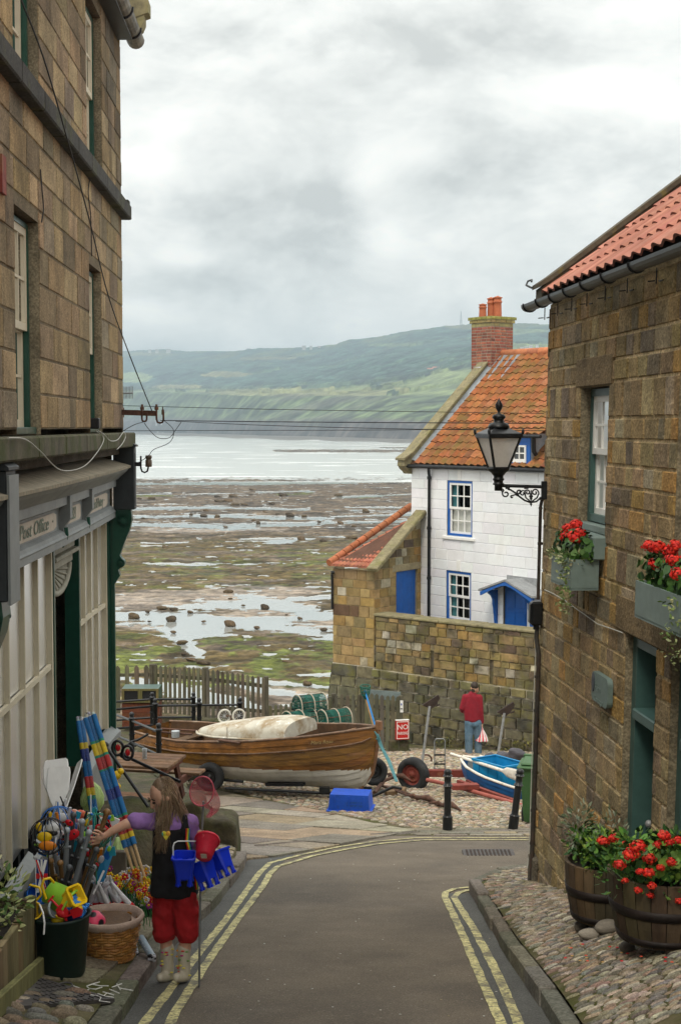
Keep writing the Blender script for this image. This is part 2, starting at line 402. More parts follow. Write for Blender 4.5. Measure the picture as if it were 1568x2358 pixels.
mat('grp_old',(.58,.55,.46),.6,var=.10,vs=3,bump=.3,bs=20,stain=[((.30,.20,.09),3.2,.44,.62,.85),((.86,.86,.82),8,.6,.68,.9),((.12,.10,.07),14,.66,.74,.6)])
mat('hull_blue',(.010,.085,.24),.38,var=.15,vs=4,bump=.12,stain=[((.006,.03,.09),2,.5,.72,.7)])
mat('white_rail',(.74,.70,.62),.6,var=.15,vs=9,bump=.15,stain=[((.34,.27,.18),7,.56,.72,.6)])
mat('crate_blue',(.008,.24,.50),.45,var=.1,bump=.08)
mat('box_blue',(.010,.085,.52),.42,var=.12,vs=5,bump=.1,stain=[((.04,.06,.14),6,.58,.75,.6)])
mat('crate_grey',(.17,.19,.20),.55,var=.12,bump=.1)
mat('bin_green',(.050,.125,.045),.5,var=.1,bump=.12)
mat('net_green',(.008,.12,.09),.7,var=.25,vs=12,bump=.3)
mat('rope_teal',(.10,.27,.30),.85,var=.2,vs=20,bump=.6,bs=90)
mat('rope_pale',(.42,.37,.29),.9,var=.2,vs=20,bump=.6,bs=90)
mat('red_rope',(.34,.095,.072),.8,var=.2,vs=6,bump=.4,bs=60)
mat('tarp',(.070,.065,.078),.6,var=.25,vs=6,bump=.5,bs=14,bd=.03)
mat('sign_red',(.52,.016,.012),.5,var=.06,bump=0)
mat('skin',(.62,.36,.255),.5,var=.06,vs=9,bump=.05,sss=.25)
mat('hair_brown',(.035,.023,.016),.6,var=.2,vs=40,bump=.5,bs=90)
mat('hair_fair',(1,1,1),.42,attr=True,var=.18,vs=14,stretch=(3,3,.35),bump=.5,bs=50)
mat('jumper_red',(.235,.012,.024),.95,var=.12,vs=9,bump=.6,bs=120,bd=.006)
mat('jeans',(.085,.15,.215),.9,var=.3,vs=7,bump=.4,bs=90,stain=[((.20,.27,.33),4,.5,.7,.5)])
mat('tee_purple',(.28,.15,.40),.9,var=.12,vs=8,bump=.35,bs=24,bd=.012)
mat('tunic_black',(.012,.011,.013),.92,var=.2,vs=8,bump=.4,bs=18,bd=.012)
mat('trouser_red',(.36,.010,.014),.9,var=.15,vs=8,bump=.5,bs=16,bd=.012)
mat('boot',(.52,.47,.37),.35,var=.08,vs=8,bump=.05,coat=.3)
mat('toy',(1,1,1),.38,attr=True,var=.06,vs=8,bump=.05)
mat('toy_matte',(1,1,1),.7,attr=True,var=.15,vs=12,bump=.25,bs=50)
mat('netting_pink',(.75,.13,.20),.8,var=.1,bump=0,alpha=.42)
mat('wicker',(1,1,1),.55,attr=True,var=.25,vs=16,bump=.4,bs=50,coat=.15)
mat('liner',(.42,.31,.25),.9,var=.12,vs=14,bump=.5,bs=60)
mat('tub_green',(.006,.018,.014),.5,var=.3,vs=5,bump=.25,bs=30)
mat('leaf',(1,1,1),.55,attr=True,var=.2,vs=30,bump=.1,spec=.35)
mat('petal',(1,1,1),.6,attr=True,var=.1,vs=30,bump=0)
mat('barrel_wood',(1,1,1),.8,attr=True,var=.35,vs=7,stretch=(1,1,.3),bump=.5,bs=30)
mat('hoop',(.020,.014,.013),.6,metal=.3,var=.4,vs=7,bump=.3)
mat('soil',(.02,.015,.01),.95,bump=.8,bs=30)
mat('pebble',(.24,.225,.19),.8,var=.25,vs=9,bump=.3,bs=40)
mat('drain_iron',(.085,.078,.076),.6,metal=.35,var=.25,vs=8,bump=.3)
mat('chalk',(.68,.67,.64),.9,var=.2,vs=40,bump=.4)
mat('cable',(.02,.02,.022),.6,var=0,bump=0)
mat('cable_white',(.5,.5,.46),.6,var=.1,bump=0)
mat('ceramic',(.11,.075,.05),.3,var=.2,vs=14,bump=.1)
mat('boulder',(.125,.095,.060),.9,var=.35,vs=1.3,bump=.8,bs=5,bd=.08,attr=True)
mat('lamp_glass',(.85,.83,.80),.35,var=.1,bump=.1)
MT['lamp_glass'].node_tree.nodes['Principled BSDF'].inputs['Alpha'].default_value=.78
# ---------------------------------------------------------------- noise for terrain
_rs=np.random.RandomState(11);_perm=_rs.rand(256,256)
def vnoise(x,y):
 xi=np.floor(x).astype(int);yi=np.floor(y).astype(int);fx=x-xi;fy=y-yi
 fx=fx*fx*(3-2*fx);fy=fy*fy*(3-2*fy)
 a=_perm[xi % 256,yi % 256];b=_perm[(xi+1) % 256,yi % 256];c=_perm[xi % 256,(yi+1) % 256];d=_perm[(xi+1) % 256,(yi+1) % 256]
 return (a*(1-fx)+b*fx)*(1-fy)+(c*(1-fx)+d*fx)*fy
def fbm(x,y,o=5,g=.5):
 s=0;a=1;t=0
 for i in range(o):s=s+a*vnoise(x*2**i+17.3*i,y*2**i+9.1*i);t +=a;a *=g
 return s/t
def sstep(a,b,x):t=np.clip((x-a)/(b-a),0,1);return t*t*(3-2*t)
def grid_mesh(name,X,Y,Z,mat,attrs=None,smooth=True):
 r,c=X.shape;co=np.stack([X,Y,Z],-1).reshape(-1,3).astype(np.float32)
 i=np.arange(r*c).reshape(r,c);q=np.stack([i[:-1,:-1],i[:-1,1:],i[1:,1:],i[1:,:-1]],-1).reshape(-1,4)
 me=bpy.data.meshes.new(name);me.vertices.add(r*c);me.vertices.foreach_set('co',co.ravel())
 me.loops.add(q.size);me.loops.foreach_set('vertex_index',q.ravel().astype(np.int32));me.polygons.add(len(q))
 me.polygons.foreach_set('loop_start',np.arange(0,q.size,4,dtype=np.int32))
 me.update(calc_edges=True);me.polygons.foreach_set('use_smooth',[smooth]*len(q))
 for k,a in (attrs or {}).items():
  if a.ndim==3:
   at=me.color_attributes.new(k,'FLOAT_COLOR','POINT');b=np.ones((r*c,4),np.float32);b[:,:3]=a.reshape(-1,3);at.data.foreach_set('color',b.ravel())
  else:
   at=me.attributes.new(k,'FLOAT','POINT');at.data.foreach_set('value',a.astype(np.float32).ravel())
 me.materials.append(mat);o=bpy.data.objects.new(name,me);col.objects.link(o);return tag(o,kind='structure')
# ---------------------------------------------------------------- street levels
GY=[-10,0,16.7,19.8,25.3,33.1,36.0,50]
GZ=[-.6,-1.973,-5.06,-5.64,-6.49,-7.70,-8.22,-9.6]
def g(Y):return interp(Y,GY,GZ)
def gp(u,v,dz=0.0,zf=None):
 d=ray(u,v);f=zf or (lambda x,y:g(y)+dz);a,b=.5,60
 for _ in range(50):
  m=(a+b)/2
  if d.z*m > f(d.x*m,m):a=m
  else:b=m
 return d*a
SEA=-14.5
BY=[38,44,50,61,100,206,330,400,560,700,1100]
BZ=[-8.6,-10.6,-11.3,-11.7,-12.9,-13.75,-14.2,-14.62,-15.3,-15.6,-16]
# ---------------------------------------------------------------- sea
def sea_material():
 m=bpy.data.materials.new('sea');m.use_nodes=True;nt=m.node_tree;N=nt.nodes.new;L=nt.links.new
 b=nt.nodes['Principled BSDF'];b.inputs['Roughness'].default_value=.16;b.inputs['IOR'].default_value=1.33
 tc=N('ShaderNodeTexCoord')
 mp=N('ShaderNodeMapping');mp.inputs['Scale'].default_value=(.35,.9,1);L(tc.outputs['Object'],mp.inputs[0])
 n=N('ShaderNodeTexNoise');n.inputs['Scale'].default_value=.9;n.inputs['Detail'].default_value=5;L(mp.outputs[0],n.inputs['Vector'])
 bp=N('ShaderNodeBump');bp.inputs['Strength'].default_value=.5;bp.inputs['Distance'].default_value=.12;L(n.outputs[0],bp.inputs['Height']);L(bp.outputs[0],b.inputs['Normal'])
 mp2=N('ShaderNodeMapping');mp2.inputs['Scale'].default_value=(.012,.055,1);L(tc.outputs['Object'],mp2.inputs[0])
 n2=N('ShaderNodeTexNoise');n2.inputs['Scale'].default_value=1.6;n2.inputs['Detail'].default_value=7;n2.inputs['Roughness'].default_value=.6;L(mp2.outputs[0],n2.inputs['Vector'])
 r=N('ShaderNodeMapRange');r.inputs[1].default_value=.60;r.inputs[2].default_value=.66;L(n2.outputs[0],r.inputs[0])
 mx=N('ShaderNodeMix');mx.data_type='RGBA';L(r.outputs[0],mx.inputs[0]);mx.inputs[6].default_value=(.62,.64,.62,1);mx.inputs[7].default_value=(.85,.87,.87,1)
 L(mx.outputs[2],b.inputs['Base Color'])
 mr=N('ShaderNodeMapRange');mr.inputs[3].default_value=.16;mr.inputs[4].default_value=.8;L(r.outputs[0],mr.inputs[0]);L(mr.outputs[0],b.inputs['Roughness'])
 return m
mb=MB();mb.quad((-7000,330,SEA),(7000,330,SEA),(7000,9000,SEA),(-7000,9000,SEA))
structure('sea',mb,sea_material())
# ---------------------------------------------------------------- foreshore: rock scars, weed, pools
def seg_field(u,v,segs):
 best=np.full(u.shape,-9.0)
 for (a,b,c,d,r) in segs:
  dx,dy=(c-a)*.25,d-b;L2=dx*dx+dy*dy+1e-6
  t=np.clip((((u-a)*.25)*dx+(v-b)*dy)/L2,0,1)
  dist=np.hypot((u-a)*.25-t*dx,v-b-t*dy)
  best=np.maximum(best,1-dist/r)
 return best
POOLS=[(275,1420,420,1412,16),(400,1400,560,1392,10),(560,1392,650,1392,10),(640,1385,770,1375,4),(560,1372,640,1388,4),
   (420,1425,620,1440,15),(600,1435,790,1472,11),(370,1430,480,1452,14),(390,1450,430,1480,8),(420,1480,458,1515,5),
   (640,1395,740,1418,9),(720,1415,860,1425,7),
   (290,1206,520,1212,5.5),(520,1212,780,1205,5.5),(760,1205,960,1200,4),(300,1188,560,1189,4),(560,1190,760,1194,4),(700,1192,945,1185,2.5),
   (300,1171,520,1169,3.6),(540,1171,700,1173,2.6),(800,1168,950,1170,2),(300,1138,390,1137,2.5),(600,1134,720,1131,3),(780,1146,880,1141,3),(880,1140,950,1138,1.5),
   (300,1114,560,1112,3.5),(560,1113,960,1108,3.5),(620,1243,720,1241,3),(330,1252,420,1250,2.5),(560,1243,600,1242,2.5),(730,1235,800,1238,2),
   (690,1556,800,1560,5),(600,1572,760,1585,7),(500,1568,640,1600,6),(280,1560,560,1630,12),(640,1600,760,1610,5),(440,1540,520,1536,3)]
SANDY=[(300,1400,640,1385,22),(560,1420,820,1440,28),(290,1375,420,1385,16),(290,1440,420,1450,14),(340,1222,640,1220,6),(640,1600,780,1620,22),(420,1365,700,1362,12)]
def beach():
 Yv=np.concatenate([np.geomspace(38,130,330),np.geomspace(130.4,430,330)[0:],np.geomspace(432,1000,120)])
 T=np.linspace(-.36,.30,620)
 Tg,Y=np.meshgrid(T,Yv);X=Tg*Y
 base=np.interp(Y,BY,BZ)
 u=784+FP*X/Y;v=982-FP*base/Y
 n1=fbm(X*.055,Y*.09,5);n2=fbm(X*.35+40,Y*.5,4);n3=fbm(X*1.6,Y*1.3+9,4)
 edge=(n2-.5)*1.6+(n3-.5)*.9+(n1-.5)*1.0
 pf=seg_field(u,v,POOLS)+edge*1.5
 rnd=fbm(X*.02+3,Y*.07+8,4)
 far=sstep(1330,1260,v);pf=np.maximum(pf,(fbm(X*.10+7,Y*.22+2,5)-.70)*7*far-(1-far)*0-.02)
 puddle=(fbm(X*.75+3,Y*.9+1,4)-.715)*9
 pf=np.maximum(pf,puddle)
 pool=sstep(-.05,.15,pf)
 sand=sstep(.05,.5,seg_field(u,v,SANDY)+edge*1.2)
 lay=np.abs(((Y*.16+X*.025+n1*5) % 1)-.5)*2
 rock=(n2-.45)*.32+(n3-.5)*.22+lay*.10*sstep(90,200,Y)
 hz=rock*(1-pool)*(1-.75*sand)-.06*pool
 Z=base+np.where(pool > .02,np.minimum(hz,.35),hz)
 reef=np.maximum(sstep(0,.6,seg_field(u,982-FP*SEA/Y,[(540,1027,960,1028,2.2),(640,1038,1300,1040,4.5),(880,1031,1300,1033,2.5)])+(n2-.5)*1.4),0)
 Z=np.where(Y > 460,-15.2+reef*(.9+.25*(n3-.5)*2),Z)
 rockc=np.array([.125,.095,.066]);dark=np.array([.040,.034,.028]);weed=np.array([.085,.062,.022]);alg=np.array([.10,.115,.028]);sandc=np.array([.25,.205,.165])
 C=rockc[None,None]*(.62+.8*n3[...,None])
 C=C+(dark-C)*(sstep(.42,.7,fbm(X*.22+4,Y*.35,5))*.75)[...,None]
 weedm=sstep(1215,1270,v)*(1-sstep(1560,1620,v))*sstep(.30,.52,fbm(X*.3+9,Y*.4+3,4))
 C=C+(weed*(.6+.9*n3[...,None])-C)*(weedm*.85)[...,None]
 band=np.exp(-((v-1300)/55)**2)*.55+np.exp(-((v-1495)/40)**2)*.9+np.exp(-((v-1570)/40)**2)*1.0+np.exp(-((v-1360)/20)**2)*.2
 band=band+seg_field(u,v,[(300,1143,390,1143,4),(640,1139,720,1136,3),(830,1147,870,1147,2)]).clip(0,1)*1.3
 am=sstep(.50,.62,fbm(X*.55+31,Y*.45+12,6,.65)+(band-.5)*.22)*np.clip(band*1.4,0,1)
 C=C+(alg*(.6+.8*n3[...,None])-C)*am[...,None]
 C=C+(sandc*(.85+.3*n2[...,None])-C)*(sand*.8)[...,None]
 wet=np.clip(.25+.5*sstep(.5,.7,fbm(X*.5+61,Y*.9+2,4))+sand*.35,0,1)
 m=bpy.data.materials.new('foreshore');m.use_nodes=True;nt=m.node_tree;N=nt.nodes.new;L=nt.links.new
 b=nt.nodes['Principled BSDF']
 a=N('ShaderNodeAttribute');a.attribute_name='Col';p=N('ShaderNodeAttribute');p.attribute_name='pool';w=N('ShaderNodeAttribute');w.attribute_name='wet'
 tc=N('ShaderNodeTexCoord');ns=N('ShaderNodeTexNoise');ns.inputs['Scale'].default_value=1.5;ns.inputs['Detail'].default_value=7;ns.inputs['Roughness'].default_value=.7
 L(tc.outputs['Object'],ns.inputs['Vector'])
 sm=N('ShaderNodeMapRange');sm.inputs[1].default_value=.45;sm.inputs[2].default_value=.62;L(p.outputs['Fac'],sm.inputs[0])
 k=N('ShaderNodeMapRange');k.inputs[1].default_value=.3;k.inputs[2].default_value=.7;k.inputs[3].default_value=.25;k.inputs[4].default_value=1.9;L(ns.outputs[0],k.inputs[0])
 vm=N('ShaderNodeVectorMath');vm.operation='SCALE';L(a.outputs['Color'],vm.inputs[0]);n9=N('ShaderNodeTexNoise');n9.inputs['Scale'].default_value=.35;n9.inputs['Detail'].default_value=6;n9.inputs['Roughness'].default_value=.7;L(tc.outputs['Object'],n9.inputs['Vector'])
 k9=N('ShaderNodeMapRange');k9.inputs[1].default_value=.35;k9.inputs[2].default_value=.65;k9.inputs[3].default_value=.45;k9.inputs[4].default_value=1.5;L(n9.outputs[0],k9.inputs[0]);kk_=N('ShaderNodeMath');kk_.operation='MULTIPLY';L(k.outputs[0],kk_.inputs[0]);L(k9.outputs[0],kk_.inputs[1]);L(kk_.outputs[0],vm.inputs['Scale'])
 mx=N('ShaderNodeMix');mx.data_type='RGBA';L(sm.outputs[0],mx.inputs[0]);L(vm.outputs[0],mx.inputs[6]);mx.inputs[7].default_value=(.36,.38,.37,1);L(mx.outputs[2],b.inputs['Base Color'])
 rr=N('ShaderNodeMapRange');rr.inputs[3].default_value=.75;rr.inputs[4].default_value=.35;L(w.outputs['Fac'],rr.inputs[0])
 rm=N('ShaderNodeMix');L(sm.outputs[0],rm.inputs[0]);L(rr.outputs[0],rm.inputs[2]);rm.inputs[3].default_value=.07;L(rm.outputs[0],b.inputs['Roughness']);sl=N('ShaderNodeMapRange');sl.inputs[3].default_value=.06;sl.inputs[4].default_value=.5;L(sm.outputs[0],sl.inputs[0]);L(sl.outputs[0],b.inputs['Specular IOR Level'])
 bp=N('ShaderNodeBump');bp.inputs['Distance'].default_value=.12;L(ns.outputs[0],bp.inputs['Height'])
 bs=N('ShaderNodeMapRange');bs.inputs[3].default_value=.9;bs.inputs[4].default_value=.02;L(sm.outputs[0],bs.inputs[0]);L(bs.outputs[0],bp.inputs['Strength']);L(bp.outputs[0],b.inputs['Normal'])
 grid_mesh('foreshore',X,Y,Z,m,{'Col':C.astype(np.float32),'pool':pool,'wet':wet})
 return Yv,T,Z
beach()
def beach_z(Y):return interp(Y,BY,BZ)
def bp_(u,v):return gp_far(u,v)
def gp_far(u,v):
 d=ray(u,v);a,b=38,900
 for _ in range(50):
  m=(a+b)/2
  if d.z*m > beach_z(m):a=m
  else:b=m
 return d*a
BLD=[(308,1424,24,18),(395,1430,24,18),(530,1441,24,18),(610,1403,18,17),(525,1366,20,12),(666,1529,34,11),(465,1530,32,14),(440,1521,22,9),(425,1508,16,7),
  (418,1482,26,10),(707,1577,20,12),(745,1452,17,9),(592,1447,14,8),(400,1404,18,7),(372,1402,22,8),(438,1411,13,7),(340,1410,12,6),(400,1457,14,7),
  (652,1143,20,11),(778,1143,17,9),(536,1146,20,12),(505,1157,24,10),(527,1156,22,10),(500,1146,14,9),(540,1164,18,8),(563,1164,16,8),(626,1162,14,9),(584,1129,18,5),
  (668,1190,20,14),(700,1190,14,6),(842,1180,16,12),(935,1172,20,9),(695,1245,16,16),(745,1250,16,12),(807,1243,26,13),(584,1201,10,8),(594,1206,10,9),(520,1214,12,4),
  (322,1150,10,6),(348,1151,16,10),(380,1263,16,10),(330,1196,10,7),(475,1178,12,8),(470,1190,16,8),(500,1192,12,9),(610,1182,11,7),(735,1203,10,6),(784,1205,14,7),(640,1186,10,6),
  (530,1380,12,5),(690,1425,12,6),(660,1417,8,4),(470,1432,10,5),(345,1432,9,4),(560,1395,9,4),(815,1214,12,7),(440,1186,9,5),(420,1195,9,5)]
rb=random.Random(3)
protos=[]
for k in range(5):
 mb=MB();c=[(1,.9,.75),(.8,.75,.7),(1.1,.95,.8),(.55,.5,.45),(.9,.8,.6)][k]
 mb.ell((0,0,.22),(.5,.42,.40),16,11,tuple(x*.8 for x in c),jit=.17,rng=random.Random(40+k),smooth=False);mb.ell((.22-.1*k,.1,.16),(.34,.36,.34),12,8,tuple(x*.7 for x in c),jit=.2,rng=random.Random(60+k),smooth=False);protos.append(mb)
for i,(u,v,w,h) in enumerate(BLD):
 p=gp_far(u,v);sx=w/FP*p.y;sz=h/FP*p.y/.8
 if i < 5:
  o=protos[i].build('boulder','boulder')
 else:
  o=bpy.data.objects.new('boulder',bpy.data.meshes['boulder' if i % 5==0 else 'boulder.%03d' % (i % 5)]);col.objects.link(o)
 o.location=(p.x,p.y+.2*sx,p.z-.05*sz);o.scale=(sx,sx*rb.uniform(.8,1.1),sz);o.rotation_euler=(rb.uniform(-.1,.1),rb.uniform(-.12,.12),rb.uniform(-.6,.6))
 tag(o,'weed-stained brown boulder lying on the tidal rock flats of the bay','boulder','boulders scattered over the foreshore')
# ---------------------------------------------------------------- the hills across the bay
def hills():
 ru=[-900,0,285,380,430,547,592,718,772,800,854,944,975,1062,1180,1250,1500,1900,2600]
 rv=[830,815,810,806,811,810,804,802,795,785,781,763,760,750,748,750,756,770,800]
 U=np.linspace(-900,2600,1150);n=300
 t=np.linspace(0,1,n)**1.25;Tm,Um=np.meshgrid(t,U,indexing='ij')
 Ds=np.interp(Um,[-900,285,600,950,1250,1700,2600],[3600,3000,1950,1350,1080,900,800])
 def kv(us,vs):return np.interp(Um,us,vs)
 vf=982-FP*SEA/Ds
 v1=kv([285,600,950,1250],[968,972,968,960]);v2=kv([285,450,600,950,1250],[903,904,908,920,922])
 v3=kv([285,450,640,800,950,1085,1250],[899,897,902,892,876,848,838]);v5=np.interp(Um,ru,rv)
 v4=v3*.5+v5*.5+4
 tk=[0,.03,.25,.45,.72,1.0];vk=[vf,v1,v2,v3,v4,v5];dk=[0,45,260,640,1250,2100]
 V=np.zeros_like(Um);D=np.zeros_like(Um)
 for i in range(5):
  m=(Tm >=tk[i]) & (Tm <=tk[i+1]);k=(Tm-tk[i])/(tk[i+1]-tk[i])
  V=np.where(m,vk[i]+(vk[i+1]-vk[i])*k,V);D=np.where(m,Ds+dk[i]+(dk[i+1]-dk[i])*k,D)
 Y=D;X=(Um-784)/FP*Y;Z=(982-V)/FP*Y
 mid=4*Tm*(1-Tm)
 gully=fbm(X*.010+Y*.008,(X-Y)*.0011+5,5)
 cl=sstep(.0,.05,Tm)*(1-sstep(.22,.30,Tm))
 Z=Z+(gully-.5)*cl*20
 rough=(fbm(X*.0035,Y*.0035,6)-.5);Z=Z+rough*34*mid*sstep(.45,.65,Tm)*(1-sstep(.9,1,Tm))
 px,pv=784+FP*X/Y,982-FP*Z/Y
 wood=np.array([.020,.042,.030]);field=np.array([.17,.21,.085]);scrub=np.array([.085,.115,.050]);cliff=np.array([.085,.072,.068]);straw=np.array([.23,.22,.095])
 nz=fbm(X*.012+3,Y*.012,5);nf=fbm(X*.05,Y*.05,4)
 nc=np.clip((nf-.5)*3.2+.5,0,1);C=np.zeros(X.shape+(3,));C[:]=scrub
 C=C*(.35+1.2*nc[...,None])
 fm=sstep(.27,.31,Tm)*(1-sstep(.43,.47,Tm));fld=fbm(X*.0042+11,Y*.0022+2,2)
 fc=np.where((fld > .52)[...,None],field,straw*.6+field*.4);C=C+(fc*(.85+.3*nf[...,None])-C)*fm[...,None]
 hedge=(np.abs(((X*.0052+nz*.35) % 1)-.5) < .022) | (np.abs(((Y*.0047+X*.001+nz*.2) % 1)-.5) < .025)
 C=np.where((hedge & (fm > .3))[...,None],wood,C)
 wm=sstep(.44,.50,Tm)*sstep(.34,.46,nz+.28*sstep(.5,.7,Tm)*0+(.09 if True else 0))
 C=C+(wood*(.15+2.3*nc[...,None])-C)*wm[...,None]
 moor=sstep(.80,.92,Tm);C=C+((np.array([.11,.125,.05])*(.7+.6*nz[...,None]))-C)*(moor*sstep(.5,.35,nz+0*nz)*.9)[...,None]
 def ellip(u0,v0,a,b):return ((px-u0)/a)**2+((pv-v0)/b)**2+(nz-.5)*1.2
 for (u0,v0,a,b,cc) in [(310,874,42,12,field*1.15),(1040,878,60,22,field),(960,893,90,10,field*.9),(520,868,60,6,straw*.7),(410,895,60,4,straw*.8),(1200,805,60,8,field),(700,905,240,7,straw*.6+field*.3),
        (1100,760,80,5,straw*.5),(340,820,60,4,straw*.6),(900,800,60,4,scrub*1.2),(1190,770,70,6,scrub*1.2),(620,830,70,3,straw*.5)]:
  e=ellip(u0,v0,a,b);C=np.where((e < 1)[...,None],cc,C)
 cm=1-sstep(.022,.07,Tm+(gully-.5)*.10);C=C+(cliff*(.6+.8*nf[...,None])-C)*cm[...,None]
 rk=sstep(.53,.66,gully)*cl*.75;C=C+(np.array([.085,.082,.060])*(.6+.8*nf[...,None])-C)*rk[...,None]
 tr=(wm > .5) | ((hedge & (fm > .3)))
 Z=Z+np.where(tr,nf*9,0)*sstep(0,.02,1-Tm)
 for uw,w in ((1000,1.3),(985,.9),(1076,1.0),(362,.9),(374,.7)):
  C=np.where(((np.abs(px-uw-(pv-980)*.1) < w) & (Tm < .06))[...,None],np.array([.55,.56,.55]),C)
 m=mat('hillside',(1,1,1),.95,attr=True,var=.45,vs=.015,bump=0,detail=8,speck=.06,bd=1)
 rp_=[n for n in m.node_tree.nodes if n.type=='MAP_RANGE']
 Xb,Yb,Zb=X[-1:],Y[-1:]+900,Z[-1:]-60
 X=np.vstack([X[:1],X,Xb]);Y=np.vstack([Y[:1]-2,Y,Yb]);Z=np.vstack([Z[:1]-6,Z,Zb]);C=np.concatenate([C[:1],C,C[-1:]])
 grid_mesh('hills',X,Y,Z,m,{'Col':C.astype(np.float32)})
 return lambda u,tt:None
hills()
mb=MB()
for i in range(60):
 u0,u1=-400+i*45,-400+(i+1)*45
 def ds(u):return interp(u,[-900,285,600,950,1250,1700,2600],[3600,3000,1950,1350,1080,900,800])
 def w(u):return interp(u,[-400,285,600,950,1250,2300],[200,420,330,120,90,60])*(1+.3*math.sin(u*.05))
 a,b=ds(u0),ds(u1)
 mb.quad(((u0-784)/FP*(a-w(u0)),a-w(u0),SEA-.05),((u1-784)/FP*(b-w(u1)),b-w(u1),SEA-.05),((u1-784)/FP*(b+30),b+30,SEA+2.5),((u0-784)/FP*(a+30),a+30,SEA+2.5))
structure('far_shore',mb,mat('far_shore',(.13,.115,.10),.8,var=.3,vs=.02,bump=0))
def on_hill(u,v,D):return P(u,v,D)
def farmhouse(u,v,D,w,c,roofc,label):
 p=on_hill(u,v,D);k=D/FP;W=w*k;Hh=W*.28;dp=W*.45
 t=thing('farmhouse',label,'house',(p.x,p.y,p.z-1),group='farmhouses on the far hillside')
 m=MB();m.box(-W/2,W/2,0,dp,-6,Hh+1,c);m.build('wall','toy_matte',t,local=True)
 r=MB();r.ext([(-.4*dp/2-dp*.1,Hh+1),(dp/2,Hh+1+dp*.45),(dp*1.1,Hh+1)],-W/2-.5,W/2+.5,roofc,'yz');r.build('roof','toy_matte',t,local=True)
farmhouse(990,853,2050,12,(.42,.38,.34),(.42,.17,.12),'long farmhouse with a pinkish tiled roof on the far hill, left of the chimney')
farmhouse(1003,851,2080,14,(.45,.40,.36),(.45,.19,.13),'pink-roofed farm range touching the long farmhouse on the far hill')
farmhouse(1031,850,2090,9,(.45,.40,.36),(.45,.20,.15),'small pink-roofed barn on the far hill nearest the chimney')
farmhouse(433,898,3450,15,(.45,.40,.36),(.48,.20,.15),'red-roofed farm on the far cliff top behind the overhead wires')
farmhouse(477,894,3500,13,(.50,.47,.43),(.30,.29,.28),'grey-roofed farm on the far cliff top right of the red-roofed one')
for i,(u,v,w) in enumerate([(1202,803,9),(1212,801,7),(1222,799,8),(1236,797,6)]):
 farmhouse(u,v,2000,w,(.7,.7,.68),(.35,.34,.34),['white house leftmost of the row on the hill between the chimney and the right-hand building','second white house from the chimney on the far hill','third white house from the chimney on the far hill','white house on the far hill nearest the right-hand building'][i])
for i,(u,v,w) in enumerate([(388,808,10),(362,808,8),(345,808,7),(572,806,8),(700,800,9),(716,799,6),(735,800,7)]):
 farmhouse(u,v,4450 if u < 600 else 3700,w,(.5,.48,.45),(.32,.28,.27),'small grey house on the skyline %s' % ['in the ridge-top village, rightmost','in the middle of the ridge-top village','in the ridge-top village, nearest the shop','left of the bay centre','left of the ridge woods','in the middle of three near the ridge woods','rightmost of three near the ridge woods'][i])
r1=random.Random(5);mb=MB()
ridge_u=[285,380,430,547,592,718,772,800,854,944,975];ridge_v=[810,806,811,810,804,802,795,785,781,763,760]
for i in range(620):
 u=r1.uniform(270,900) if i % 3 else r1.choice([r1.gauss(380,22),r1.gauss(345,25),r1.gauss(472,10),r1.gauss(590,12),r1.gauss(735,25),r1.gauss(800,20),r1.gauss(830,20)])
 Dd=interp(u,[285,600,950,1250],[3000,1950,1350,1080])+2090;s=r1.uniform(.6,2.0)*Dd/FP
 p=P(u,interp(u,ridge_u,ridge_v)-r1.uniform(-2.2,.6),Dd)
 mb.ell(p,(s*1.7,s*1.7,s*1.15),6,4,jc((.034,.050,.026),.3,r1),jit=.15,rng=r1)
tag(mb.build('ridge_woodland','toy_matte'),'dark hedges and trees along the skyline across the bay','woodland',kind='stuff')
p=P(1061,752,3200);mb=MB();Hm=35*3200/FP
for sx,sy in ((-1,-1),(1,-1),(1,1),(-1,1)):
 mb.tube([(sx*2.4,sy*2.4,-4),(sx*.35,sy*.35,Hm)],.32,4)
for k in range(9):
 z0=Hm*k/9;w0=2.4-2.05*k/9;z1=Hm*(k+1)/9;w1=2.4-2.05*(k+1)/9
 for sx in (-1,1):mb.tube([(sx*w0,-w0,z0),(-sx*w1,-w1,z1)],.22,3);mb.tube([(sx*w0,w0,z0),(-sx*w1,w1,z1)],.22,3)
o=mb.build('radio_mast','metal_grey');o.location=p;tag(o,'tall lattice radio mast on the skyline left of the brick chimney','mast')
mb=MB();mb.box(-4200,4200,-30,6300,-18,275)
hz=bpy.data.materials.new('haze');hz.use_nodes=True;nt=hz.node_tree;nt.nodes.clear()
pv_=nt.nodes.new('ShaderNodeVolumePrincipled');oo=nt.nodes.new('ShaderNodeOutputMaterial');nt.links.new(pv_.outputs[0],oo.inputs['Volume'])
pv_.inputs['Color'].default_value=(.66,.85,1.0,1);pv_.inputs['Density'].default_value=.00025;pv_.inputs['Anisotropy'].default_value=.2
HAZE=tag(mb.build('haze',hz),kind='stuff')
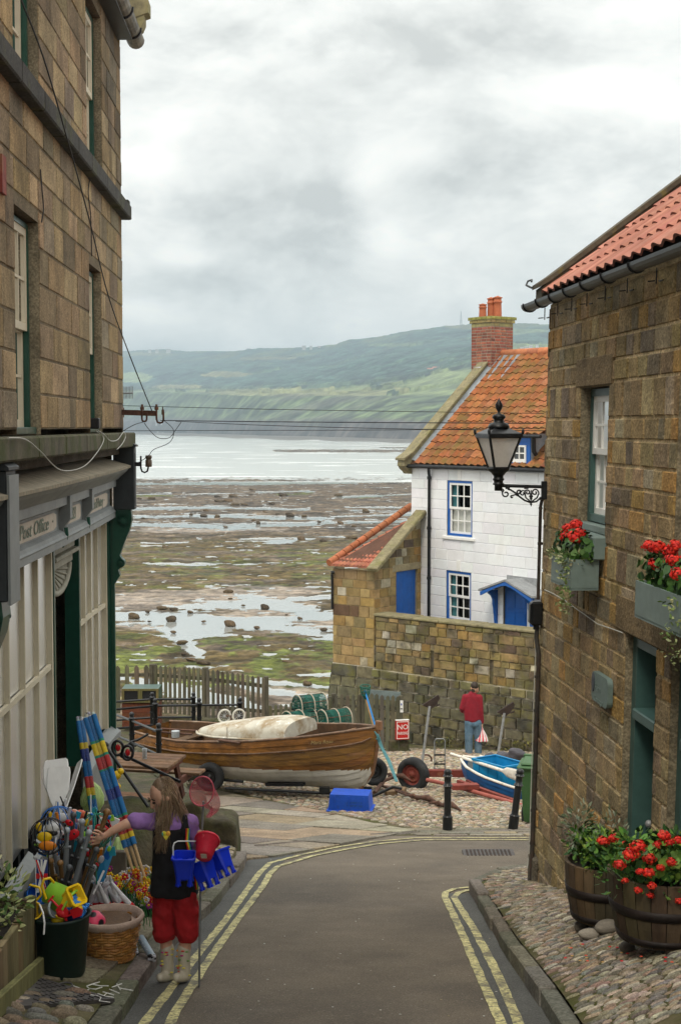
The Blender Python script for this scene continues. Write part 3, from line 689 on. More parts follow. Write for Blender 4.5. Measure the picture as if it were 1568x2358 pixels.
# ---------------------------------------------------------------- street, pavements, yard
LC=Vector((-2.36,15.5,0));FL=frame((LC.x,LC.y,0),(.032,-1,0),(1,.032,0))
RC=Vector((1.825,13.25,0));FR=frame((RC.x+.0886,RC.y,0),(.0867,-1,0),(-1,-.0867,0));FR[0][2]=.0206
def wall_x_right(Y):return 1.80+.0867*(13.25-Y)
def wall_x_left(Y):return -2.36+.032*(15.5-Y)
def kerb_r(Y):return 1.2+.012*math.sin(Y*1.7)
KL=[(1,-1.27),(8,-1.27),(9.0,-1.28),(10.2,-1.27),(11.3,-1.2),(12.3,-1.10),(13.6,-1.07),(15.3,-1.02),(16.2,-1.08)]
def kerb_l(Y):return interp(Y,[k[0] for k in KL],[k[1] for k in KL])
def z_rp(X,Y):
 zk=g(Y)+.11;zw=max(-4.3+.26*(13.25-Y),zk) if Y < 13.25 else g(Y)+.12
 if Y < 6:zw=zk+.35
 t=min(max((X-kerb_r(Y))/max(.05,wall_x_right(Y)-kerb_r(Y)),0),1.6);return zk+(zw-zk)*t
def z_lp(X,Y):return g(Y)+.10+.15*max(0,kerb_l(Y)-X)
TZY=[14,16.5,20,24,28,33];TZZ=[-4.45,-4.68,-5.0,-5.6,-6.1,-6.4]
def z_t(Y):return interp(Y,TZY,TZZ)
TEDGE=[(-1.85,16.6),(-2.3,19.5),(-3.0,22),(-3.55,23.6),(-3.6,25.9),(-1.4,27.0),(-1.25,28.6),(-1.2,29.6)]
def sheet(name,x0,x1,y0,y1,nx,ny,zf,m,dz=0):
 b=MB();vs=[];fs=[]
 for j in range(ny+1):
  y=y0+(y1-y0)*j/ny
  a=x0(y) if callable(x0) else x0;c=x1(y) if callable(x1) else x1
  for i in range(nx+1):
   x=a+(c-a)*i/nx;vs.append((x,y,zf(x,y)+dz))
 for j in range(ny):
  for i in range(nx):k=j*(nx+1)+i;fs.append((k,k+1,k+nx+2,k+nx+1))
 b.add(vs,fs,None,True);return structure(name,b,m)
def z_base(x,y):
 z=g(y)-.06
 if x > 2.2 and y < 36:pass
 return z
sheet('ground',-16,16,-8,37.5,32,60,z_base,'earth',-.03)
sheet('shore_bank',-40,40,37.4,47,20,8,lambda x,y:interp(y,[37.4,40,47],[g(37.4)-.1,-9.2,-11.2]),'mossy_rock')
def road_right(Y):return interp(Y,[0,13.0,13.6,14.4,15.2,16],[kerb_r(5),1.2,1.35,1.75,3.0,9])
sheet('road',-1.45,9,1.5,19.05,24,70,lambda x,y:g(y),'asphalt',0)
def strip(name,pts,w,m,dz,wob=0,n=1,z=None):
 P3=[gp(u,v) for u,v in pts];out=[]
 for i in range(len(P3)-1):
  k=max(1,int((P3[i+1]-P3[i]).length/.12))
  for j in range(k):out.append(P3[i].lerp(P3[i+1],j/k))
 out.append(P3[-1]);rw=random.Random(len(pts));b=MB();L_=[]
 for i,p in enumerate(out):
  t=(out[min(i+2,len(out)-1)]-out[max(i-2,0)]);t.z=0;t.normalize();nn=Vector((-t.y,t.x,0))
  a=p+nn*(w/2+rw.uniform(-wob,wob));c=p-nn*(w/2+rw.uniform(-wob,wob))
  L_.append((a,c))
 vs=[]
 for a,c in L_:
  vs.append((a.x,a.y,g(a.y)+dz));vs.append((c.x,c.y,g(c.y)+dz))
 b.add(vs,[(2*i,2*i+1,2*i+3,2*i+2) for i in range(len(L_)-1)])
 return structure(name,b,m)
strip('gutter_strip',[(300,2420),(335,2330),(405,2225),(480,2125),(560,2035),(600,1990),(640,1966)],.42,'asphalt_grey',.004,.012)
strip('gutter_strip',[(1245,2440),(1200,2340),(1135,2195),(1078,2080),(1062,2058)],.30,'asphalt_grey',.004,.012)
yl=[[(300,2400),(350,2335),(440,2220),(520,2120),(597,2012),(622,1988),(700,1968),(780,1951),(860,1939),(960,1930),(1235,1930)],
  [(375,2400),(405,2330),(480,2215),(545,2122),(607,2040),(622,2012),(640,1996),(720,1972),(800,1956),(880,1943),(980,1935),(1235,1935)]]
for l in yl:strip('yellow_line',l,.064,'line_paint',.008,.004)
strip('yellow_line',[(1175,2420),(1150,2350),(1105,2250),(1063,2150),(1035,2090),(1024,2068),(1026,2056),(1045,2048),(1115,2040)],.064,'line_paint',.008,.004)
strip('yellow_line',[(1215,2420),(1190,2350),(1140,2235),(1090,2140),(1055,2085),(1045,2068),(1055,2057),(1090,2048)],.064,'line_paint',.008,.004)
def kerb(name,path,w,h,lens,mtl,zf,seed):
 rr=random.Random(seed);b=MB();pts=[Vector(p) for p in path];seg=[]
 i=0;cur=pts[0];k=1
 while k < len(pts):
  L_=rr.uniform(*lens);a=cur
  while k < len(pts) and (pts[k]-cur).length < L_:L_ -=(pts[k]-cur).length;cur=pts[k];k +=1
  if k >=len(pts):break
  cur=cur+(pts[k]-cur).normalized()*L_;seg.append((a,cur))
 for a,c in seg:
  d=(c-a).normalized();aa=a+d*.006;cc=c-d*.006;hh=h+rr.uniform(-.012,.012);n=Vector((-d.y,d.x,0))*rr.uniform(-.008,.008)
  za,zc=zf(a),zf(c)
  b.beam((aa.x+n.x,aa.y+n.y,za-h/2+(hh-h)),(cc.x+n.x,cc.y+n.y,zc-h/2+(hh-h)),w,h,jc((.17,.155,.125),.22,rr),bev=.012)
 return structure(name,b,mtl)
kerb('kerb',[(kerb_r(y)+.06,y,0) for y in np.arange(2,13.3,.15)]+[(1.34,13.6,0),(1.5,14.0,0),(1.8,14.4,0),(2.4,14.8,0),(3.4,15.0,0),(6,15.1,0)],.11,.26,(.55,.95),'flagstone',lambda p:g(p.y)+.115,4)
kerb('kerb',[(kerb_l(y)-.07,y,0) for y in np.arange(2,16.2,.15)],.14,.30,(.5,1.0),'flagstone',lambda p:g(p.y)+.105,6)
kerb('kerb',[(-1.02,17.05,0),(-.2,17.9,0),(.6,18.6,0),(1.4,19.05,0),(3.2,19.15,0),(7,19.2,0)],.16,.2,(.7,1.2),'flagstone',lambda p:g(p.y)+.02,8)
# ---- cobbles: rows of individual rounded beach cobbles bedded in dirt
COBC=[(.185,.165,.13),(.145,.138,.125),(.215,.175,.125),(.235,.20,.155),(.115,.105,.09),(.20,.145,.11),(.155,.135,.095),(.27,.24,.195)]
def cobbles(name,inside,zf,x0,x1,y0,y1,sx,sy,h,seed,n=7,tint=1.0,rings=2,dirx=0):
 rr=random.Random(seed);b=MB();y=y0;row=0
 while y < y1:
  x=x0+rr.uniform(0,sx)
  while x < x1:
   w=sx*rr.uniform(.62,1.25);px,py=x+w/2,y+rr.uniform(-.14,.14)*sy
   x +=w*1.03
   if not inside(px,py):continue
   z=zf(px,py);l=sy*rr.uniform(.72,1.05);ang=rr.uniform(-.22,.22)+dirx;ca,sa=math.cos(ang),math.sin(ang)
   hh=h*rr.uniform(.6,1.25);vs=[];fs=[];ph=rr.uniform(0,6)
   for k,(rad,hz_) in enumerate([(1,-.25),(.86,.55),(.5,.93)][:rings+1]):
    for j in range(n):
     a=2*math.pi*j/n+ph*.1;wob=1+.10*math.sin(2*a+ph)+.07*math.sin(3*a+2*ph);q=1-.16*abs(math.sin(2*a))*0
     ex=math.copysign(abs(math.cos(a))**.8,math.cos(a))*w*.48*rad*wob;ey=math.copysign(abs(math.sin(a))**.8,math.sin(a))*l*.48*rad*wob
     X_,Y_=px+ex*ca-ey*sa,py+ex*sa+ey*ca;vs.append((X_,Y_,zf(X_,Y_)+hh*hz_))
   vs.append((px,py,z+hh));m_=rings
   for k in range(m_):
    for j in range(n):fs.append((k*n+j,k*n+(j+1) % n,(k+1)*n+(j+1) % n,(k+1)*n+j))
   for j in range(n):fs.append((m_*n+j,m_*n+(j+1) % n,len(vs)-1))
   c=rr.choice(COBC);b.add(vs,fs,tuple(q*tint for q in jc(c,.22,rr)),True)
  y +=sy*rr.uniform(.93,1.05);row +=1
 return b
sheet('right_pavement',lambda y:(kerb_r(y)+.1 if y < 13.2 else interp(y,[13.2,14.3,14.9],[1.31,1.8,3.4])),lambda y:(wall_x_right(y)+.3 if y < 13.25 else 6.0),2,14.9,12,60,z_rp,'joint_dirt',-.004)
def in_r(x,y):
 if y < 13.2:return kerb_r(y)+.13 < x < wall_x_right(y)-.02
 return x > interp(y,[13.2,13.6,14.0,14.4,14.8],[1.33,1.42,1.6,1.95,2.7]) and (x > 1.3) and not (x > 1.8 and y < 13.3)
structure('cobbled_pavement',cobbles('c',in_r,z_rp,1.1,3.4,7.0,14.85,.098,.046,.013,21,n=8,rings=2,tint=1.35),'cobble')
sheet('left_pavement',lambda y:wall_x_left(y)-.3,lambda y:kerb_l(y)-.12,2,16.3,10,60,z_lp,'joint_dirt',-.004)
def in_l(x,y):return wall_x_left(y)-.1 < x < kerb_l(y)-.15 and y < 8.28+(x+1.5)*.25
structure('cobbled_pavement',cobbles('c',in_l,z_lp,-2.5,-1.2,6.8,8.8,.17,.11,.035,33,n=10,tint=.95),'cobble')
def clip_poly(poly,inside_poly):
 out=[Vector((p[0],p[1])) for p in poly];n=len(inside_poly)
 for i in range(n):
  a=Vector(inside_poly[i]);b_=Vector(inside_poly[(i+1) % n]);e=b_-a;res=[]
  for j in range(len(out)):
   p,q=out[j],out[(j+1) % len(out)]
   sp=e.x*(p.y-a.y)-e.y*(p.x-a.x);sq=e.x*(q.y-a.y)-e.y*(q.x-a.x)
   if sp >=0:res.append(p)
   if (sp >=0) !=(sq >=0):res.append(p.lerp(q,sp/(sp-sq)))
  out=res
  if not out:return []
 return out
def slabs(name,region,ang,rowh,lens,zf,th,cols,seed,gap=.012,mtl='flagstone',jit=.02):
 rr=random.Random(seed);b=MB();ca,sa=math.cos(ang),math.sin(ang)
 rp=[(x*ca+y*sa,-x*sa+y*ca) for x,y in region]
 A=sum(rp[i][0]*rp[(i+1) % len(rp)][1]-rp[(i+1) % len(rp)][0]*rp[i][1] for i in range(len(rp)))
 if A < 0:rp=rp[::-1]
 x0=min(p[0] for p in rp);x1=max(p[0] for p in rp);y0=min(p[1] for p in rp);y1=max(p[1] for p in rp);y=y0
 while y < y1:
  h=rr.uniform(*rowh);x=x0-rr.uniform(0,lens[0])
  while x < x1:
   l=rr.uniform(*lens)
   j=lambda:rr.uniform(-jit,jit)
   q=[(x+gap+j(),y+gap+j()),(x+l-gap+j(),y+gap+j()),(x+l-gap+j(),y+h-gap+j()),(x+gap+j(),y+h-gap+j())]
   q=clip_poly(q,rp);x +=l
   if len(q) < 3:continue
   w=[(p.x*ca-p.y*sa,p.x*sa+p.y*ca) for p in q];cx=sum(p[0] for p in w)/len(w);cy=sum(p[1] for p in w)/len(w)
   dz=th+rr.uniform(-.006,.006);tx,ty=rr.uniform(-.008,.008),rr.uniform(-.008,.008)
   top=[(p[0],p[1],zf(*p)+dz+(p[0]-cx)*tx+(p[1]-cy)*ty) for p in w]
   inn=[(cx+(p[0]-cx)*1.0,cy+(p[1]-cy)*1.0,zf(*p)-.03) for p in w]
   k=1-.012/max(.05,min(l,h));top2=[(cx+(p[0]-cx)*k,cy+(p[1]-cy)*k,p[2]) for p in top];mid=[(p[0],p[1],p[2]-.008) for p in top]
   n=len(w);c=jc(rr.choice(cols),.14,rr)
   b.add(top2+mid+inn,[tuple(range(n))]+[(i+n,(i+1) % n+n,(i+1) % n,i) for i in range(n)]+[(i+2*n,(i+1) % n+2*n,(i+1) % n+n,i+n) for i in range(n)],c)
  y +=h
 return structure(name,b,mtl)
FLAGC=[(.26,.225,.17),(.23,.20,.155),(.30,.255,.19),(.24,.215,.18),(.29,.235,.155),(.20,.18,.145)]
slabs('paving_flags',[(wall_x_left(8.2),8.35),(-1.40,8.6),(-1.41,10.2),(-1.33,11.5),(wall_x_left(11.5),11.5)],.02,(.45,.8),(.5,1.0),z_lp,.012,[(.17,.148,.105),(.155,.14,.10),(.185,.155,.11)],41)
slabs('paving_setts',[(-2.35,11.55),(-1.34,11.55),(-1.24,12.3),(-1.21,13.6),(-1.17,15.2),(-1.2,16.1),(-2.4,16.1)],.55,(.085,.13),(.2,.45),z_lp,.022,FLAGC,42,gap=.007,jit=.008)
fa=[gp(*p) for p in [(470,1812),(560,1832),(700,1858),(870,1888),(965,1908),(1235,1915),(1235,1924),(960,1922),(800,1945),(642,1976),(566,1990),(520,1985),(400,1900),(380,1815)]]
slabs('paving_flags',[(p.x,p.y) for p in [gp(*q) for q in [(350,1812),(470,1812),(700,1862),(965,1912),(800,1944),(640,1974),(540,1984),(380,1990)]]],-.62,(.55,1.0),(.8,1.6),lambda x,y:g(y),.022,[(.33,.29,.225),(.28,.245,.195),(.36,.31,.24),(.36,.285,.19),(.25,.225,.185)],43,jit=.05)
slabs('paving_setts',[(p.x,p.y) for p in [gp(*q) for q in [(900,1908),(1235,1908),(1235,1926),(960,1925)]]],.0,(.2,.3),(.4,.8),lambda x,y:g(y),.016,FLAGC,44,jit=.02)
EDGE=[gp(*q) for q in [(330,1806),(470,1808),(700,1860),(965,1909),(1240,1909)]]
def in_y(x,y):
 lim=interp(x,[-9]+[p.x for p in EDGE]+[9],[EDGE[0].y]+[p.y for p in EDGE]+[EDGE[-1].y])
 te=interp(y,[p[1] for p in TEDGE],[p[0] for p in TEDGE]) if y < 29.6 else -9
 return y > lim+.04 and x > te-.1 and y < 35.3-(x-2)*.6*(x > 2)
sheet('yard_bed',-5,8,18.5,37.3,20,40,lambda x,y:g(y),'joint_dirt',.002)
COBC=[(.33,.275,.20),(.27,.23,.18),(.36,.28,.19),(.40,.34,.26),(.22,.195,.165),(.33,.235,.165),(.26,.225,.155),(.44,.39,.32)]
structure('cobbled_yard',cobbles('y',in_y,lambda x,y:g(y),-4.2,6.6,18.2,25.5,.115,.085,.028,55,n=7,rings=1),'cobble')
structure('cobbled_yard',cobbles('y',in_y,lambda x,y:g(y),-4.2,6.6,25.5,35.6,.14,.115,.032,56,n=6,rings=1),'cobble')
b=MB();rr=random.Random(9);ts=[]
for j in range(41):
 y=15.6+(29.6-15.6)*j/40;te=interp(y,[p[1] for p in TEDGE],[p[0] for p in TEDGE]);te=min(te,-1.95) if y < 16.6 else te
 ts.append((te,y))
b.add([q for te,y in ts for q in ((-12,y,z_t(y)),(te,y,z_t(y)))],[(2*i,2*i+1,2*i+3,2*i+2) for i in range(40)])
b.add([q for te,y in ts for q in ((te,y,z_t(y)),(te+.05,y,g(y)-.2))],[(2*i,2*i+1,2*i+3,2*i+2) for i in range(40)])
b.add([(-12,15.6,z_t(15.6)),(-1.95,15.6,z_t(15.6)),(-1.95,15.6,-5.6),(-12,15.6,-5.6)],[(0,3,2,1)])
b.add([(-12,29.6,z_t(29.6)),(ts[-1][0],29.6,z_t(29.6)),(ts[-1][0],29.6,-9),(-12,29.6,-9)],[(0,1,2,3)])
structure('terrace',b,'mossy_rock')
slabs('terrace_paving',[(-6,16.8),(-2.2,16.9),(-2.7,19.5),(-3.8,23.6),(-3.9,26),(-3.5,27.2),(-6,27.2)],.3,(.4,.7),(.5,.9),lambda x,y:z_t(y),.01,FLAGC,46,jit=.03)
b=MB()
for i in range(len(TEDGE)-1):
 a,c=Vector((*TEDGE[i],0)),Vector((*TEDGE[i+1],0));L_=(c-a).length;n=max(1,int(L_/.5))
 for j in range(n):
  p,q=a.lerp(c,j/n),a.lerp(c,(j+1)/n)
  b.beam((p.x,p.y,z_t(p.y)-.06),(q.x,q.y,z_t(q.y)-.06),.30,.24+rr.uniform(0,.05),jc((.9,.9,.9),.2,rr),bev=.04)
solid('terrace_edging',b,mat('edging',(.12,.105,.065),.95,attr=True,var=.35,vs=5,bump=.9,bs=14,bd=.03,stain=[((.05,.06,.015),3,.48,.66,.8)]),'mossy rough stone edging along the raised terrace behind the boat','stone edging',(-3,22,z_t(22)))
# ---------------------------------------------------------------- masonry
def masonry(mb,x0,x1,z0,z1,ch,bw,pal,openings=(),top=None,seed=1,gap=.012,relief=.018,mortar=(.30,.25,.16),rough=.004,y=0,quoin=None,lo=None):
 rr=random.Random(seed);z=z0
 xs=sorted({x0,x1,*[v for o in openings for v in (o[0],o[1]) if x0 < v < x1]});zs=sorted({z0,z1,*[v for o in openings for v in (o[2],o[3]) if z0 < v < z1]})
 T=top or (lambda x:1e9);B=lo or (lambda x:-1e9)
 if top or lo:xs=sorted(set(xs) | set(np.linspace(x0,x1,24)))
 for i in range(len(xs)-1):
  for j in range(len(zs)-1):
   cx,cz=(xs[i]+xs[i+1])/2,(zs[j]+zs[j+1])/2
   if any(o[0] < cx < o[1] and o[2] < cz < o[3] for o in openings):continue
   a,b_=xs[i],xs[i+1]
   q=[(a,y-relief,max(zs[j],min(B(a),zs[j+1]))),(b_,y-relief,max(zs[j],min(B(b_),zs[j+1]))),(b_,y-relief,min(zs[j+1],T(b_))),(a,y-relief,min(zs[j+1],T(a)))]
   if q[3][2] <=q[0][2] and q[2][2] <=q[1][2]:continue
   mb.add(q,[(0,1,2,3)] if False else [(3,2,1,0)],mortar)
 heights=[]
 while z < z1-.02:
  h=min(rr.uniform(*ch),z1-z)
  for o in openings:
   for e in (o[2],o[3]):
    if abs(z+h-e) < .07:h=e-z
  if z1-z-h < .08:h=z1-z
  heights.append((z,h));z +=h
 for z,h in heights:
  spans=[(x0,x1)]
  for o in openings:
   if o[2] < z+h-.01 and o[3] > z+.01:
    ns=[]
    for a,b_ in spans:
     if o[1] <=a or o[0] >=b_:ns.append((a,b_));continue
     if o[0] > a:ns.append((a,o[0]))
     if o[1] < b_:ns.append((o[1],b_))
    spans=ns
  for a,b_ in spans:
   x=a;first=True
   while x < b_-.01:
    w=rr.uniform(*bw)
    if first:w *=rr.uniform(.5,1)
    if b_-x-w < bw[0]*.5:w=b_-x
    w=min(w,b_-x);first=False
    xa,xb=x+gap/2,x+w-gap/2;za,zb=z+gap/2,z+h-gap/2
    x +=w
    z00,z10=max(za,B(xa)),max(za,B(xb));z01,z11=min(zb,T(xa)),min(zb,T(xb))
    if z01-z00 < .02 and z11-z10 < .02:continue
    z01=max(z01,z00+.004);z11=max(z11,z10+.004)
    c=pal(x-w/2,z+h/2,rr);k=min(.009,(xb-xa)*.2,h*.2);d=rr.uniform(.2,1)*rough*2
    j=lambda:rr.uniform(-.15,rough)
    j=lambda:rr.uniform(-.3,1)*rough
    jx=[rr.uniform(-.35,.35)*gap for _ in range(4)]
    o4=[(xa+jx[0],y-relief-.004,z00),(xb+jx[1],y-relief-.004,z10),(xb+jx[2],y-relief-.004,z11),(xa+jx[3],y-relief-.004,z01)]
    ins=[(xa+k,y+d+j(),z00+k*(z01 > z00+3*k)),(xb-k,y+d+j(),z10+k*(z11 > z10+3*k)),(xb-k,y+d+j(),z11-k*(z11 > z10+3*k)),(xa+k,y+d+j(),z01-k*(z01 > z00+3*k))]
    mb.add(o4+ins,[(7,6,5,4)]+[(i+4,(i+1) % 4+4,(i+1) % 4,i) for i in range(4)],c)
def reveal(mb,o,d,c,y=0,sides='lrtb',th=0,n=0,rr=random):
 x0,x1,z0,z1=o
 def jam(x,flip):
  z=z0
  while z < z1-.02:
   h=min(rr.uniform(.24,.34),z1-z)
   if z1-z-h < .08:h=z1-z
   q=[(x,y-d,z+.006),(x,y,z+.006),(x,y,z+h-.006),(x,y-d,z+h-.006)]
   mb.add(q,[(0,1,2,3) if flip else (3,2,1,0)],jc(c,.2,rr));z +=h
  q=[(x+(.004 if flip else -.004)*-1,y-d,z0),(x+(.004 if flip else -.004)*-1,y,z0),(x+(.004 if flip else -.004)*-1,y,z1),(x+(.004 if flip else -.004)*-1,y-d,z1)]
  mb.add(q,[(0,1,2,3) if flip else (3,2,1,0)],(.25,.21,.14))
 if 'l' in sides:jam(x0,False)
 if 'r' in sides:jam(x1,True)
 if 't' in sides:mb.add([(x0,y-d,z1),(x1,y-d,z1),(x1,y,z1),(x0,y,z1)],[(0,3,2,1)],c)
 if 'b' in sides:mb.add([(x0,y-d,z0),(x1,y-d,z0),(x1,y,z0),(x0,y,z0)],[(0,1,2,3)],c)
def sash(parent,fr,o,y,cols_,rows,fm,bm,fw=.05,sw=.045,bar=.018,blind=None,name='window',glass='dark_glass',meet=True,sill=None,curtain=None,fd=.10,split=.5,label=None):
 x0,x1,z0,z1=o
 f=MB(fr)
 f.box(x0,x0+fw,y-fd,y,z0,z1);f.box(x1-fw,x1,y-fd,y,z0,z1);f.box(x0+fw,x1-fw,y-fd,y,z1-fw,z1);f.box(x0+fw,x1-fw,y-fd,y,z0,z0+fw)
 W=f.build(name,fm,parent,fix=True,label=label)
 a,b_,c,d=x0+fw,x1-fw,z0+fw,z1-fw;zm=c+(d-c)*split
 s=MB(fr);p=MB(fr)
 for (q0,q1,yy,r_) in ((zm-.02,d,y-.010,rows[0]),(c,zm+.02,y-.042,rows[1])):
  s.box(a,a+sw,yy-.03,yy,q0,q1);s.box(b_-sw,b_,yy-.03,yy,q0,q1);s.box(a+sw,b_-sw,yy-.03,yy,q1-sw,q1);s.box(a+sw,b_-sw,yy-.03,yy,q0,q0+sw)
  for i in range(1,cols_):
   x=a+sw+(b_-a-2*sw)*i/cols_;s.box(x-bar/2,x+bar/2,yy-.024,yy-.004,q0+sw,q1-sw)
  for i in range(1,r_):
   z=q0+sw+(q1-q0-2*sw)*i/r_;s.box(a+sw,b_-sw,yy-.023,yy-.005,z-bar/2,z+bar/2)
  p.add([(a+sw,yy-.016,q0+sw),(b_-sw,yy-.016,q0+sw),(b_-sw,yy-.016,q1-sw),(a+sw,yy-.016,q1-sw)],[(0,1,2,3)])
 s.build('sash',bm,W,fix=True);p.build('pane',glass,W)
 if curtain:
  for (k0,k1,q0,q1,m_) in curtain:
   k=MB(fr);n=14;xa,xb=a+(b_-a)*k0,a+(b_-a)*k1;za,zb=c+(d-c)*q0,c+(d-c)*q1
   vs=[(xa+(xb-xa)*i/n,y-.13+.018*math.sin(i*1.9),z) for z in (za,zb) for i in range(n+1)]
   k.add(vs,[(i,i+1,n+2+i,n+1+i) for i in range(n)],None,True);k.build('curtain',m_,W)
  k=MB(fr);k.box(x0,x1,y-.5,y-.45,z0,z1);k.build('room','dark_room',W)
 if sill:
  k=MB(fr);k.box(x0-sill[0],x1+sill[0],y-.02,y+sill[1],z0-sill[2],z0-.001);k.build('sill',sill[3],W,fix=True)
 return W
def pantiles(mb,corner,udir,vdir,W,L,cols_,pal,tw=.21,cl=.27,amp=.032,seed=1,keep=None,sub=6,lift=.035):
 rr=random.Random(seed);u=Vector(udir).normalized();v=Vector(vdir).normalized();n=u.cross(v)
 if n.z < 0:n=-n
 nx=int(math.ceil(W/tw));ny=int(math.ceil(L/cl));o=Vector(corner)
 for j in range(ny):
  for i in range(nx):
   if keep and not keep((i+.5)*tw,(j+.5)*cl):continue
   c=pal(rr,i/nx,j/ny);pr=[]
   x1=min((i+1)*tw,W)-i*tw;y1=min((j+1)*cl+.02,L+.02)-j*cl;dzv=rr.uniform(-.003,.004)
   for (s,h0) in ((-.012,lift+dzv),(y1,.004)):
    r_=[]
    for k in range(sub+1):
     t=k/sub;hh=amp*math.sin(t*2*math.pi*.5+0)**1.0 if False else amp*(math.cos((t-.28)*2*math.pi)*.5+.5)**.85
     r_.append(o+u*(i*tw+x1*t)+v*(j*cl+s)+n*(hh+h0))
    pr.append(r_)
   low=[p-n*.022 for p in pr[0]]
   vs=pr[0]+pr[1]+low;m=sub+1
   fs=[(k,k+1,m+k+1,m+k) for k in range(sub)]
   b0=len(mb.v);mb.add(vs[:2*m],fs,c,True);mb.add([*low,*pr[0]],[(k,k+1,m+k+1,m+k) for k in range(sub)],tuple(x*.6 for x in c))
def leaves(mb,cen,rad,n,size,cols_,rng,flat=.5,hemi=False,shape='oval'):
 for _ in range(n):
  while True:
   p=Vector((rng.uniform(-1,1),rng.uniform(-1,1),rng.uniform(-1 if not hemi else -.15,1)))
   if .15 < p.length < 1:break
  if rng.random() < .6:p=p.normalized()*rng.uniform(.7,1)
  q=Vector(cen)+Vector((p.x*rad[0],p.y*rad[1],p.z*rad[2]))
  d=Vector((p.x+rng.uniform(-.5,.5),p.y+rng.uniform(-.5,.5),p.z*.7+rng.uniform(-.2,.6)))
  if d.length < .1:d=Vector((0,0,1))
  d.normalize();s=size*rng.uniform(.6,1.3);sd_=d.cross(Vector((rng.uniform(-1,1),rng.uniform(-1,1),rng.uniform(-1,1))))
  if sd_.length < .05:continue
  sd_.normalize();up=d.cross(sd_)
  w=s*flat
  if shape=='oval':
   a=q;t=q+d*s;l=q+d*s*.45+sd_*w*.5+up*w*.12;r_=q+d*s*.45-sd_*w*.5+up*w*.12
   l2=q+d*s*.8+sd_*w*.3;r2=q+d*s*.8-sd_*w*.3
   mb.add([a,r_,r2,t,l2,l],[(0,1,2,3),(0,3,4,5)],jc(rng.choice(cols_),.2,rng),True)
  else:
   pts=[]
   for k in range(7):
    an=2*math.pi*k/7;rr_=s*.5*(1+.12*math.sin(3*an));pts.append(q+d*s*.4+sd_*math.cos(an)*rr_+up*math.sin(an)*rr_+d*(.12*s*math.cos(2*an)))
   mb.add(pts,[tuple(range(7))],jc(rng.choice(cols_),.2,rng),True)
def flower_head(mb,cen,r_,n,cols_,rng):
 for _ in range(n):
  d=Vector((rng.gauss(0,1),rng.gauss(0,1),rng.gauss(.3,.9)));d.normalize();q=Vector(cen)+Vector((d.x,d.y,d.z*.75))*r_*rng.uniform(.5,1.2)
  s=r_*rng.uniform(.18,.34);a=d.cross(Vector((rng.uniform(-1,1),rng.uniform(-1,1),1)));a.normalize();b_=d.cross(a);c=jc(rng.choice(cols_),.2,rng)
  mb.add([q+a*s,q+b_*s,q-a*s,q-b_*s,q+d*s*.3],[(0,1,4),(1,2,4),(2,3,4),(3,0,4)],c,False)
# ================================================================ the tall stone shop, left
def pal_left(x,z,rr):
 c=rr.choice([(.32,.225,.120),(.28,.20,.105),(.35,.255,.145),(.25,.185,.115),(.30,.21,.105),(.37,.275,.155),(.24,.19,.13),(.20,.145,.09)])
 if z > 3.0 and rr.random() < .3:c=tuple(q*.62 for q in c)
 return jc(c,.12,rr)
shop=thing('stone_shop','tall brown stone shop on the left with a grey and green timber shopfront','building',(LC.x-1,10,g(10)))
ZTOP=4.20
def ho(fr,ul,ur,vt,vb,y=0):
 a=hit(fr,ul,(vt+vb)/2,y)[0];b_=hit(fr,ur,(vt+vb)/2,y)[0];return min(a,b_),max(a,b_)
w1=ho(FL,36,92,500,1000);w2=ho(FL,207,235,620,1000);w3=ho(FL,30,88,0,180);w4=ho(FL,199,234,60,380)
zw_t=hit(FL,150,590)[1];zs_b=.0
z1t=.5*(hit(FL,92,512)[1]+hit(FL,235,632)[1]);z1b=-.06
zst_b=hit(FL,285,510)[1];zst_t=hit(FL,285,478)[1];z2b=zst_t+.0;z2t=hit(FL,234,46)[1]
OPL=[(w1[0],w1[1],z1b,z1t),(w2[0],w2[1],z1b,z1t),(w3[0],w3[1],z2b,z2t),(w4[0],w4[1],z2b,z2t)]
XEND=15.0
mb=MB(FL)
masonry(mb,0,XEND,-.02,ZTOP,(.225,.275),(.32,.78),pal_left,OPL,seed=5,gap=.010,relief=.003,mortar=(.17,.135,.085),rough=.003)
for o in OPL:reveal(mb,o,.20,(.11,.075,.045),rr=random.Random(3))  # recess shading put into the darker stone colour of the reveals
mb.box(0.0,XEND,-5.0,-.35,-.3,ZTOP-.05,(.2,.16,.11));mb.box(.06,XEND,-5.0,-1.0,-6,-.301,(.2,.16,.11));mb.box(-.03,.02,-1.2,-.13,-5.6,-.3,(.33,.26,.17));mb.box(-.0,XEND,-.36,-.03,-.3,-.221,(.1,.08,.06))
masonry_side=frame((LC.x,LC.y,0),(-1,-.032,0),(-.032,1,0));mb.M=masonry_side
masonry(mb,0,5,-.3,ZTOP,(.24,.30),(.25,.5),pal_left,seed=8,gap=.012,relief=.012,mortar=(.14,.11,.07));masonry(mb,.14,5,-5.4,-.3,(.24,.30),(.25,.5),pal_left,seed=9,gap=.012,relief=.012,mortar=(.14,.11,.07))
mb.M=FL;mb.add([(0,0,-.02),(0,-.36,-.02),(0,-.36,ZTOP),(0,0,ZTOP)],[(3,2,1,0)],(.2,.155,.1))
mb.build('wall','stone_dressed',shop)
mb=MB(FL)
rr=random.Random(12);x=-.10
while x < XEND:
 w=rr.uniform(.7,1.2);mb.box(x+.003,x+w-.003,-.05,.10,zst_b,zst_t,(1,1,1),bev=.012);x +=w
mb.box(-.14,-.02,-.20,.08,zst_t+.002,zst_t+.06,bev=.01)
mb.build('string_course','dark_stone',shop)
ZSB=(hit(FL,285,1000)[1],hit(FL,285,1030)[1])
mb=MB(FL);x=-.12
